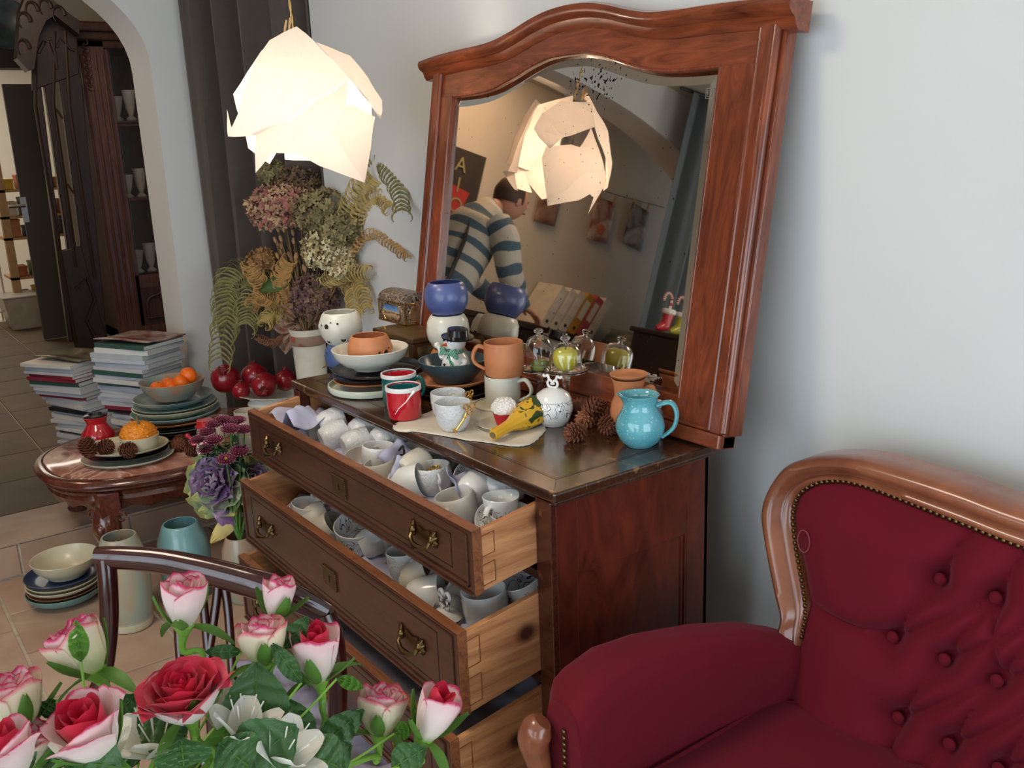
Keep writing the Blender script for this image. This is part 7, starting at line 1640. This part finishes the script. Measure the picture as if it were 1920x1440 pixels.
m_lfy = uvramp('rose_leaf_young_backlit', [(0, S(96, 140, 50)), (1, S(104, 158, 60))], .45, trans=.45, nscale=14, bmp=.4)
def petal(T, R0, H, ang0, span, flare, seed, fold=.0, shrink=1.0):
    r_ = random.Random(seed); ph = r_.uniform(0, 6); pk = r_.uniform(-.15, .15)
    def fn(u, v):
        s_ = (u-.5)*2
        prof_ = R0*(.42+.58*math.sin(min(1, v*1.15)*math.pi*.52)) # body bulge
        prof_ = R0*(.30+.95*math.sin(min(1.0, v)**.8*1.75)*.72)
        curl_ = flare*max(0, v-.62)**1.5*R0*4.0
        a = ang0+s_*span*.5*(math.sin(min(1, v*1.35+.18)*math.pi*.5))**.7*(1-.10*v)
        rr = prof_+curl_*(.5+.5*s_*s_)+R0*.05*math.sin(s_*4+ph)*v-R0*.10*(1-abs(s_))*fold
        z = H*(v**.92)*(1-.16*abs(s_)**2.6)-curl_*.55+H*.03*math.sin(s_*5+ph)*v+H*.05*(max(0, 1-abs(s_-pk)*4))*(v > .95)
        return T @ Vector((rr*math.cos(a), rr*math.sin(a), z))
    return fn
def rose(lab, px, k, R, H, tilt, style, stem, seed, yaw=0, leaf=True, sep=5):
    """style: list of rings (n, radius fraction, height fraction, span, flare, material)"""
    c_ = CAM+ray(*px)*k; t = thing('rose', lab, 'rose', c_, group='pink-edged roses in the foreground bunch')
    tv = (RT*tilt[0]+UP*tilt[1]-FW*tilt[2]).normalized(); T = aim((0, 0, 0), tv, yaw) @ Matrix.Translation((0, 0, -H*.5)); s_ = 0
    for ri, (n_, rf_, hf, span, fl_, mt) in enumerate(style):
        for q in range(n_):
            s_ += 1; M().grid(petal(T, R*rf_, H*hf, 6.283*q/n_+ri*1.1+seed, span, fl_, seed*31+s_), 10, 10).build('petal', mt, t, ang=80)
    T2 = T
    m = M().lathe([(0, -.012), (.004, -.012), (.0095, -.002), (R*.40, H*.05), (R*.30, H*.10), (0, H*.08)], 14, T=T2, cap=False); m.build('rose_hip', m_stg, t)
    for q in range(sep):
        a = 6.283*q/sep+seed; Tq = T2 @ Matrix.Translation((math.cos(a)*R*.34, math.sin(a)*R*.34, H*.015)) @ Matrix.Rotation(a-math.pi/2, 4, 'Z') @ Matrix.Rotation([.80, .62, .2, .72, -.2][q % 5], 4, 'X')
        M().grid(leafy(Tq, H*.78, .0085, .4, [.25, .1, -.5, .2, -.6][q % 5], tip=.8), 4, 8).build('sepal', m_sep, t)
    b = T2 @ Vector((0, 0, -.008)); pth = [b, b-tv*.022]+[CAM+ray(x, y)*kk-c_ for x, y, kk in stem[1:]]; pth.append(RB-c_+Vector((random.Random(seed).uniform(-.02, .02), random.Random(seed+1).uniform(-.02, .02), 0)))
    sp_ = smooth_path(pth, 6); n_ = len(sp_); m = M().tube(sp_, [interp([0, 3, 8, n_], [.0065, .0045, .0036, .0034], i) for i in range(n_)], 9); 
    for q in range(4):
        j = min(n_-2, 8+q*5); p = sp_[j]; m.tube([p, p+Vector((math.cos(q*2)*.009, math.sin(q*2)*.009, .002))], [.0016, .0002], 5)
    m.build('stem', m_stg, t); return t
bud = [(2, .30, .98, 3.6, 0, m_pet), (3, .55, 1.0, 2.9, .03, m_pet), (3, .82, .97, 2.7, .06, m_pet)]
budr = [(2, .28, .98, 3.6, 0, m_petr), (3, .52, 1.0, 2.9, .05, m_petr), (3, .85, .98, 2.6, .12, m_pet)]
half = [(2, .24, .95, 3.6, 0, m_petr), (3, .42, .97, 2.8, .05, m_petr), (3, .62, .98, 2.6, .12, m_petr), (4, .86, .96, 2.2, .26, m_pet), (2, .98, .86, 2.0, .30, m_pet)]
openr = [(2, .16, .84, 3.6, .0, m_petr), (3, .28, .87, 2.8, .1, m_petr), (4, .42, .90, 2.3, .2, m_petr), (5, .60, .92, 2.0, .35, m_petr), (5, .80, .92, 2.0, .40, m_petr), (5, .98, .88, 1.9, .50, m_petp), (4, 1.0, .80, 1.8, .30, m_pet)]
crm = [(2, .26, .95, 3.6, 0, m_pet), (3, .46, .97, 2.8, .06, m_pet), (4, .70, .95, 2.3, .12, m_pet), (4, .92, .90, 2.0, .10, m_petc)]
rose('closed white rose bud with pink edges, directly below the chair rail', (345, 1131), 1.02, .029, .058, (.1, 1, .25), bud, [(368, 1200, 1.02), (378, 1250, 1.02)], 1, yaw=1)
rose('cream and pink rose left of the chair post with a green sepal standing up', (150, 1218), 1.0, .034, .064, (-.55, .9, .1), crm, [(175, 1270, 1.0), (215, 1345, 1.0)], 2, yaw=.5)
rose('slim white bud with thin pink edge in front of the third drawer', (521, 1124), 1.06, .022, .048, (.12, 1, .1), bud, [(505, 1190, 1.06), (495, 1260, 1.05)], 3)
rose('ragged cream and pink rose below the slim bud', (494, 1203), 1.02, .029, .052, (-.1, 1, .1), crm, [(498, 1270, 1.02), (490, 1330, 1.0)], 4)
rose('white rose with bright crimson inner lip on a straight pale stem', (594, 1228), 1.03, .030, .064, (-.05, 1, .25), budr, [(588, 1320, 1.02), (577, 1400, 1.0)], 5, yaw=2)
rose('fully open crimson rose, largest bloom in the foreground', (345, 1302), .92, .036, .056, (-.12, 1, .38), openr, [(385, 1400, .90), (400, 1440, .90)], 6)
rose('half open crimson and white rose at the lower left', (168, 1372), .86, .034, .062, (-.25, .9, .45), half, [(190, 1440, .86)], 7, yaw=.6)
rose('pale pink and yellow rose cut by the left picture edge', (22, 1320), .93, .033, .062, (-.2, 1, .1), crm, [(60, 1400, .93)], 8)
rose('pink rose head in the bottom left corner of the picture', (2, 1418), .82, .030, .052, (-.3, 1, .3), half, [(30, 1460, .82)], 9)
rose('salmon pink rose partly behind the corner rose', (60, 1402), .92, .024, .048, (.2, 1, .1), crm, [(70, 1450, .92)], 10)
rose('ragged pink-tipped cream rose before the bottom drawer edge', (716, 1333), 1.05, .029, .056, (.12, 1, .05), crm, [(690, 1390, 1.04), (665, 1430, 1.02)], 11)
rose('white bud with deep crimson edge leaning right, rightmost of all', (814, 1340), 1.02, .027, .062, (.42, 1, .1), budr, [(775, 1400, 1.01), (750, 1440, 1.0)], 12, yaw=1.5)
def rleaf(lab, q0, q1, k, w_, mat=None, cup_=.3, tw=0, bend=-.08):
    a = CAM+ray(*q0)*k; b = CAM+ray(*q1)*(k+tw); y_ = b-a; L_ = y_.length; y_.normalize(); z_ = (CAM-a).normalized(); x_ = y_.cross(z_).normalized(); z_ = x_.cross(y_); F = frame(Vector((0, 0, 0)), x_, y_, z_)
    t = thing('rose_leaf', lab, 'leaf', a, group='rose leaves in the foreground bunch')
    def fn(u, v):
        s_ = (u-.5)*2; wd = w_*(math.sin(math.pi*min(1, v**.85*.97+.015)))**.85; wd *= 1+.035*math.sin(v*70)*(abs(s_) > .9)
        return F @ Vector((s_*wd, v*L_, cup_*abs(s_)*wd*.6+bend*L_*4*v*(1-v)*-1+.002*math.sin(v*26+abs(s_)*3)))
    M().grid(fn, 10, 22).build('blade', mat or m_lf, t)
    M().tube([F @ Vector((0, v*L_, bend*L_*4*v*(1-v)*-1+.0005)) for v in [i/10 for i in range(11)]], [.0011*(1-.08*i) for i in range(11)], 5).build('midrib', m_lfy, t)
    lo = RB-a; M().tube(smooth_path([(0, 0, 0), lo*.3+Vector((0, 0, -.01)), lo], 4), .0014, 5).build('petiole', m_stg, t)
rleaf('broad green rose leaf upright in the middle below the ragged rose', (480, 1385), (480, 1240), .98, .034)
rleaf('large pale green rose leaf lying across the bottom middle', (450, 1440), (558, 1362), .92, .034, tw=.0)
rleaf('dark rose leaf in the far left below the cream rose', (110, 1440), (108, 1340), .96, .036)
rleaf('dark pointed leaf left of the open crimson rose', (215, 1345), (256, 1300), .98, .013)
rleaf('second dark pointed leaf close to the chair post', (212, 1340), (215, 1290), .99, .014)
rleaf('wide dark leaf under the open crimson rose', (350, 1380), (258, 1345), .95, .026)
rleaf('green leaf under the open crimson rose at the bottom edge', (345, 1440), (340, 1385), .88, .026)
rleaf('bright yellow green leaf lit from behind next to the crimson rose stem', (395, 1440), (425, 1358), .93, .015, m_lfy)  # backlight put into the colour as a brighter yellow green
rleaf('dark leaf rising beside the straight rose stem', (575, 1400), (540, 1310), 1.0, .018)
rleaf('long dark leaf bending left of the drawer edge', (600, 1400), (683, 1330), 1.02, .017)
rleaf('green leaf at the bottom right of the bunch', (590, 1440), (660, 1395), .98, .024)
rleaf('dark leaf below the two right roses', (735, 1440), (800, 1402), 1.0, .018)
rleaf('narrow pale leaf hanging under the cream right rose', (740, 1375), (775, 1362), 1.03, .010, m_lfy)
rleaf('thin dark leaf curling from the ragged middle rose', (565, 1280), (508, 1205), 1.0, .010)
rleaf('narrow leaf hanging right of the crimson lipped rose', (632, 1272), (682, 1290), 1.02, .0075, m_lfy)
rleaf('small curled leaf standing right of the ragged rose', (535, 1215), (578, 1155), 1.03, .012)
rleaf('small horizontal dark leaf left of the ragged rose', (452, 1222), (385, 1222), 1.02, .008)
rleaf('dark round leaf on a twig at the left edge', (105, 1312), (85, 1345), .95, .013)
rleaf('green leaf at the bottom left beneath the half open rose', (230, 1440), (120, 1425), .85, .025)
rleaf('green leaf between the corner rose and the half open rose', (60, 1440), (10, 1345), .90, .012)
rleaf('upright sepal-like leaf standing above the left cream rose', (152, 1240), (142, 1163), .975, .010, m_lfy)
rleaf('leaf filling the bottom edge right of the crimson rose', (470, 1440), (410, 1392), .90, .026)
rleaf('leaf filling the bottom edge below the straight stem', (640, 1440), (560, 1405), .95, .026)
rleaf('shaded leaf low behind the half open rose', (260, 1430), (210, 1385), .96, .026)
rleaf('shaded leaf low behind the straight stem', (520, 1440), (600, 1370), 1.0, .026)
# white lily-like flowers
m_lily = uvramp('white_lily_petal', [(0, S(196, 196, 150)), (.3, S(228, 226, 212)), (1, S(234, 230, 220))], .5, trans=.3, nscale=6)
for i, (px, k, dv, lab) in enumerate([((452, 1385), .94, (.15, 1, .1), 'white lily flower with long stamens under the broad leaf'), ((415, 1345), .99, (.3, .8, .2), 'white lily flower behind the open crimson rose'), ((295, 1395), .95, (-.2, .7, .3), 'white lily flower at the bottom left of the crimson rose'), ((185, 1425), .90, (0, .8, .2), 'white lily stamens under the half open rose'), ((520, 1420), .93, (.4, .6, .2), 'white lily petals beneath the large pale leaf')]):
    c_ = CAM+ray(px[0], px[1]+20)*k; t = thing('white_lily', lab, 'lily', c_, group='white lilies among the roses'); T0 = aim((0, 0, 0), RT*dv[0]+UP*dv[1]-FW*dv[2], i)
    for q in range(6):
        T = T0 @ Matrix.Rotation(q*1.047, 4, 'Z') @ Matrix.Translation((0, .003, 0)) @ Matrix.Rotation(1.15-.25*(q % 2), 4, 'X')
        M().grid(leafy(T, .050, .017, .25, -.22, tip=.5), 8, 14).build('petal', m_lily, t)
    m = M()
    for q in range(6): a_ = q*1.05; m.tube([T0 @ Vector((0, 0, .005)), T0 @ Vector((.010*math.cos(a_), .010*math.sin(a_), .035)), T0 @ Vector((.016*math.cos(a_), .016*math.sin(a_), .052))], .0008, 5)
    m.build('stamens', m_lily, t); M().tube([(0, 0, 0), (RB-c_)], .003, 7).build('stem', m_stg, t)
# the vase and table that hold them, just outside the picture
t = vessel([(.055, 0), (.065, .01), (.070, .12), (.060, .16), (.066, .185)], .004, seg=32).build('rose_vase', m_bowlw, loc=(RB.x, RB.y, -.16)); tag(t, 'cream vase holding the foreground roses below the picture edge', 'vase')
t = thing('round_table', 'small round wooden table carrying the rose vase below the picture edge', 'table', (.44, -.9, FL)); M().lathe([(0, .65), (.24, .65), (.25, .66), (.25, .68), (.24, .6895), (0, .6895)], 48, cap=False).build('table_top', m_chair, t)
M().lathe([(.18, 0), (.16, .03), (.04, .08), (.03, .35), (.045, .5), (.06, .65)], 24).build('pedestal', m_chair, t)
# ================================================================== PERSON (beyond the arch, seen in the mirror)
def skin_obj(name, V, E, R, mat, par, sub=2, root=0):
    me = bpy.data.meshes.new(name); me.from_pydata([tuple(v) for v in V], E, []); o = bpy.data.objects.new(name, me); COL.objects.link(o); o.parent = par
    md = o.modifiers.new('skin', 'SKIN'); md.use_smooth_shade = True
    for i, r_ in enumerate(R):
        sv = me.skin_vertices[0].data[i]; sv.radius = r_ if hasattr(r_, '__len__') else (r_, r_); sv.use_root = (i == root)
    md2 = o.modifiers.new('sub', 'SUBSURF'); md2.levels = sub; md2.render_levels = sub; me.materials.append(mat); return o
PX0 = Vector((-3.02, -.82, UF+.002))
pe_ = thing('person', 'person in a white and blue striped sweater leaning to the counter, seen in the mirror', 'person', PX0)
def stripes():
    N = NT('striped_sweater'); P(N, None, .85); tc = N.a('ShaderNodeTexCoord'); sp = N.a('ShaderNodeSeparateXYZ'); N.l(tc.outputs['UV'], sp.inputs[0]); w_ = N.a('ShaderNodeMath', operation='FRACT'); mu = N.a('ShaderNodeMath', operation='MULTIPLY'); mu.inputs[1].default_value = 1.0; N.l(sp.outputs['Y'], mu.inputs[0]); N.l(mu.outputs[0], w_.inputs[0])
    N.l(ramp(N, w_.outputs[0], [(0, S(206, 202, 192)), (.56, S(206, 202, 192)), (.60, S(84, 108, 126)), (.97, S(84, 108, 126)), (1, S(206, 202, 192))]), N.b.inputs['Base Color']); n = N.a('ShaderNodeTexNoise'); n.inputs['Scale'].default_value = 9; N.l(coords(N), n.inputs['Vector']); bump(N, n.outputs['Fac'], .5, .02); return N.m
m_str = stripes(); m_skin = plain('skin', S(206, 150, 124), .5, var=.05, sub=.1); m_jean = plain('dark_jeans', S(38, 44, 60), .85); m_hair = plain('brown_hair', S(72, 52, 38), .6, var=.3, bmp=.5)
H0 = 1.0
pelvis = Vector((0, 0, .95)); chest = Vector((-.03, -.13, 1.30)); neck = Vector((-.02, -.22, 1.49)); head = Vector((-.03, -.36, 1.57))
hipR, hipL = Vector((.09, .02, .93)), Vector((-.09, .02, .93))
V = [pelvis, Vector((-.01, -.06, 1.12)), chest, neck, Vector((-.02, -.29, 1.53)), hipR, Vector((.11, .0, .50)), Vector((.10, .07, .09)), Vector((.13, -.02, .05)), hipL, Vector((-.10, -.08, .50)), Vector((-.10, -.03, .09)), Vector((-.12, -.13, .05)),
     Vector((.17, -.19, 1.36)), Vector((.22, -.26, 1.12)), Vector((.14, -.44, 1.03)), Vector((.11, -.50, 1.01)), Vector((-.20, -.19, 1.36)), Vector((-.25, -.28, 1.12)), Vector((-.17, -.46, 1.02)), Vector((-.14, -.52, 1.00))]
E_ = [(0, 1), (1, 2), (2, 3), (3, 4), (0, 5), (5, 6), (6, 7), (7, 8), (0, 9), (9, 10), (10, 11), (11, 12), (2, 13), (13, 14), (14, 15), (15, 16), (2, 17), (17, 18), (18, 19), (19, 20)]
R_ = [(.15, .11), (.14, .10), (.15, .11), .055, .055, .085, .06, .04, .04, .085, .06, .04, .04, .06, .045, .032, .028, .06, .045, .032, .028]
skin_obj('body', V, E_, R_, m_skin, pe_)
# sweater: rings along torso and sleeves with stripe coordinate
def garment(path, rad, n_st, name, mat, seg=26, off=0):
    sp_ = smooth_path(path, 6); K = len(sp_); m = M(); L = [0]
    for i in range(1, K): L.append(L[-1]+(sp_[i]-sp_[i-1]).length)
    rr = [interp([6*i for i in range(len(rad))], [a[0] for a in rad], i) for i in range(K)]; r2 = [interp([6*i for i in range(len(rad))], [a[1] for a in rad], i) for i in range(K)]
    X = Vector((1, 0, 0))
    for i in range(K):
        tg = (sp_[min(i+1, K-1)]-sp_[max(i-1, 0)]).normalized(); a = (X-tg*X.dot(tg)).normalized(); b = tg.cross(a)
        for s_ in range(seg+1):
            q = 2*math.pi*s_/seg; m.v.append(sp_[i]+a*math.cos(q)*rr[i]+b*math.sin(q)*r2[i]+tg*.006*math.sin(q*3+i)); m.uv.append((s_/seg, L[i]/n_st+off))
    for i in range(K-1):
        for s_ in range(seg): m.f.append((i*(seg+1)+s_, i*(seg+1)+s_+1, (i+1)*(seg+1)+s_+1, (i+1)*(seg+1)+s_)); m.mi.append(0)
    return m.build(name, mat, pe_)
garment([Vector((0, .02, .86)), Vector((-.01, -.03, 1.05)), Vector((-.03, -.11, 1.24)), Vector((-.03, -.17, 1.38)), Vector((-.02, -.21, 1.46)), Vector((-.02, -.24, 1.50))], [(.195, .155), (.19, .15), (.20, .15), (.195, .135), (.11, .09), (.065, .065)], .105, 'sweater', m_str)
garment([Vector((.13, -.18, 1.40)), Vector((.20, -.21, 1.32)), Vector((.235, -.25, 1.18)), Vector((.21, -.33, 1.10)), Vector((.155, -.42, 1.045))], [(.085, .08), (.08, .08), (.07, .07), (.065, .065), (.055, .055)], .105, 'sleeve', m_str, off=.3)
garment([Vector((-.15, -.18, 1.40)), Vector((-.22, -.21, 1.32)), Vector((-.26, -.26, 1.18)), Vector((-.23, -.35, 1.10)), Vector((-.18, -.44, 1.04))], [(.085, .08), (.08, .08), (.07, .07), (.065, .065), (.055, .055)], .105, 'sleeve', m_str, off=.3)
cuffm = plain('cuff_blue', S(84, 108, 126), .85)
for s_ in (1, -1): garment([Vector((.16 if s_ > 0 else -.185, -.41, 1.05)), Vector((.135 if s_ > 0 else -.16, -.455, 1.03)), Vector((.12 if s_ > 0 else -.15, -.49, 1.015))], [(.052, .052), (.046, .046), (.040, .040)], 9, 'cuff', cuffm)
for s_, hx in ((1, .09), (-1, -.09)):
    garment([Vector((hx*.8, .02, .98)), Vector((hx*1.1, .015, .80)), Vector((hx*1.2, .0-.08*(s_ < 0), .50)), Vector((hx*1.1, .06-.09*(s_ < 0), .10)), Vector((hx*1.1, .06-.09*(s_ < 0), .04))], [(.12, .12), (.105, .11), (.08, .085), (.062, .066), (.066, .07)], 9, 'trouser_leg', m_jean)
hd = M().ball(head, (.078, .098, .112), 28, 20, fn=lambda d: 1-.10*max(0, -d.z)*(1 if d.y > 0 else .5))
hd.tube([head+Vector((0, -.088, .018)), head+Vector((0, -.112, -.012)), head+Vector((0, -.094, -.022))], [.009, .013, .010], 8)
for s_ in (-1, 1): hd.ball(head+Vector((s_*.078, .01, -.005)), (.012, .020, .030), 10, 8)
hd.build('head', m_skin, pe_)
m = M()
for s_ in (-1, 1): m.ball(head+Vector((s_*.030, -.087, .012)), (.011, .006, .008), 10, 6)
m.tube([head+Vector((-.024, -.091, -.052)), head+Vector((0, -.096, -.050)), head+Vector((.024, -.091, -.052))], .004, 6); m.build('eyes_and_mouth', plain('face_dark', S(110, 50, 46), .4), pe_)
M().ball(head+Vector((0, .018, .020)), (.090, .098, .112), 26, 18, fn=lambda d: (1+.04*mnoise.noise(d*9)) if (d.z > -.35 and d.y > -.62) else .62).build('hair', m_hair, pe_)
for s_, w_ in ((1, Vector((.11, -.50, 1.01))), (-1, Vector((-.14, -.52, 1.00)))):
    V = [Vector((0, 0, 0)), Vector((0, -.05, -.015)), Vector((0, -.085, -.03))]; E_ = [(0, 1), (1, 2)]; R_ = [(.026, .020), (.040, .016), (.038, .014)]
    hm = thing  # palm and fingers
    fv, fe, fr2 = list(V), list(E_), list(R_)
    skin_obj('hand', [w_+v for v in fv], fe, fr2, m_skin, pe_)
    for k in range(4):
        x = (-.026+.0175*k); L_ = (.062, .070, .066, .052)[k]
        b = w_+Vector((x, -.085, -.030)); skin_obj('finger', [b, b+Vector((0, -L_*.45, -.014)), b+Vector((0, -L_*.75, -.034)), b+Vector((0, -L_*.85, -.056))], [(0, 1), (1, 2), (2, 3)], [.0095, .009, .008, .007], m_skin, pe_, 1)
    b = w_+Vector((-.030*s_, -.03, -.014)); skin_obj('thumb', [b, b+Vector((-.026*s_, -.026, -.014)), b+Vector((-.030*s_, -.052, -.028))], [(0, 1), (1, 2)], [.013, .010, .008], m_skin, pe_, 1)
m_nav = plain('navy_suede', S(34, 44, 66), .85)
for s_, q in ((1, Vector((.13, .03, 0))), (-1, Vector((-.12, -.07, 0)))):
    m = M().grid(lambda u, v: tuple(q+Vector((math.cos(u*6.283)*(.046+.006*math.sin(v*3.1)) * (1-.25*v), math.sin(u*6.283)*.125*(1-.45*v)-.02+.04*v*1.2, .018+.11*v*(1-.35*max(0, -math.sin(u*6.283)))))), 28, 8, closeu=True); m.build('shoe', m_nav, pe_)
    M().lathe([(.049, .0), (.052, .004), (.050, .018), (.046, .022)], 28, c=tuple(q+Vector((0, -.02, 0))), sy=2.6).build('shoe_sole', m_black, pe_)
    m = M(); 
    for k in range(3): m.tube([q+Vector((-.02, -.06+.02*k, .085+.008*k)), q+Vector((.0, -.065+.02*k, .095+.008*k)), q+Vector((.02, -.06+.02*k, .085+.008*k))], .0025, 5)
    m.build('shoelace', plain('lace_cream', S(190, 180, 150), .7), pe_)
m = M().tube(smooth_path([(-.12, -.28, 1.30), (-.09, -.20, 1.475), (.03, -.10, 1.455), (.13, .0, 1.25), (.20, .10, .98), (.22, .12, .90)], 6), .012, 6, flat=.3); m.build('bag_strap', m_black, pe_)
bgm = M().box(-.05, .05, -.13, .13, 0, .22); o = bgm.build('shoulder_bag', plain('bag_black', S(36, 32, 32), .5), loc=tuple(PX0+Vector((.26, .14, .70))), smooth=False, bevel=.02); tag(o, 'black shoulder bag hanging at the hip of the striped sweater person', 'bag')
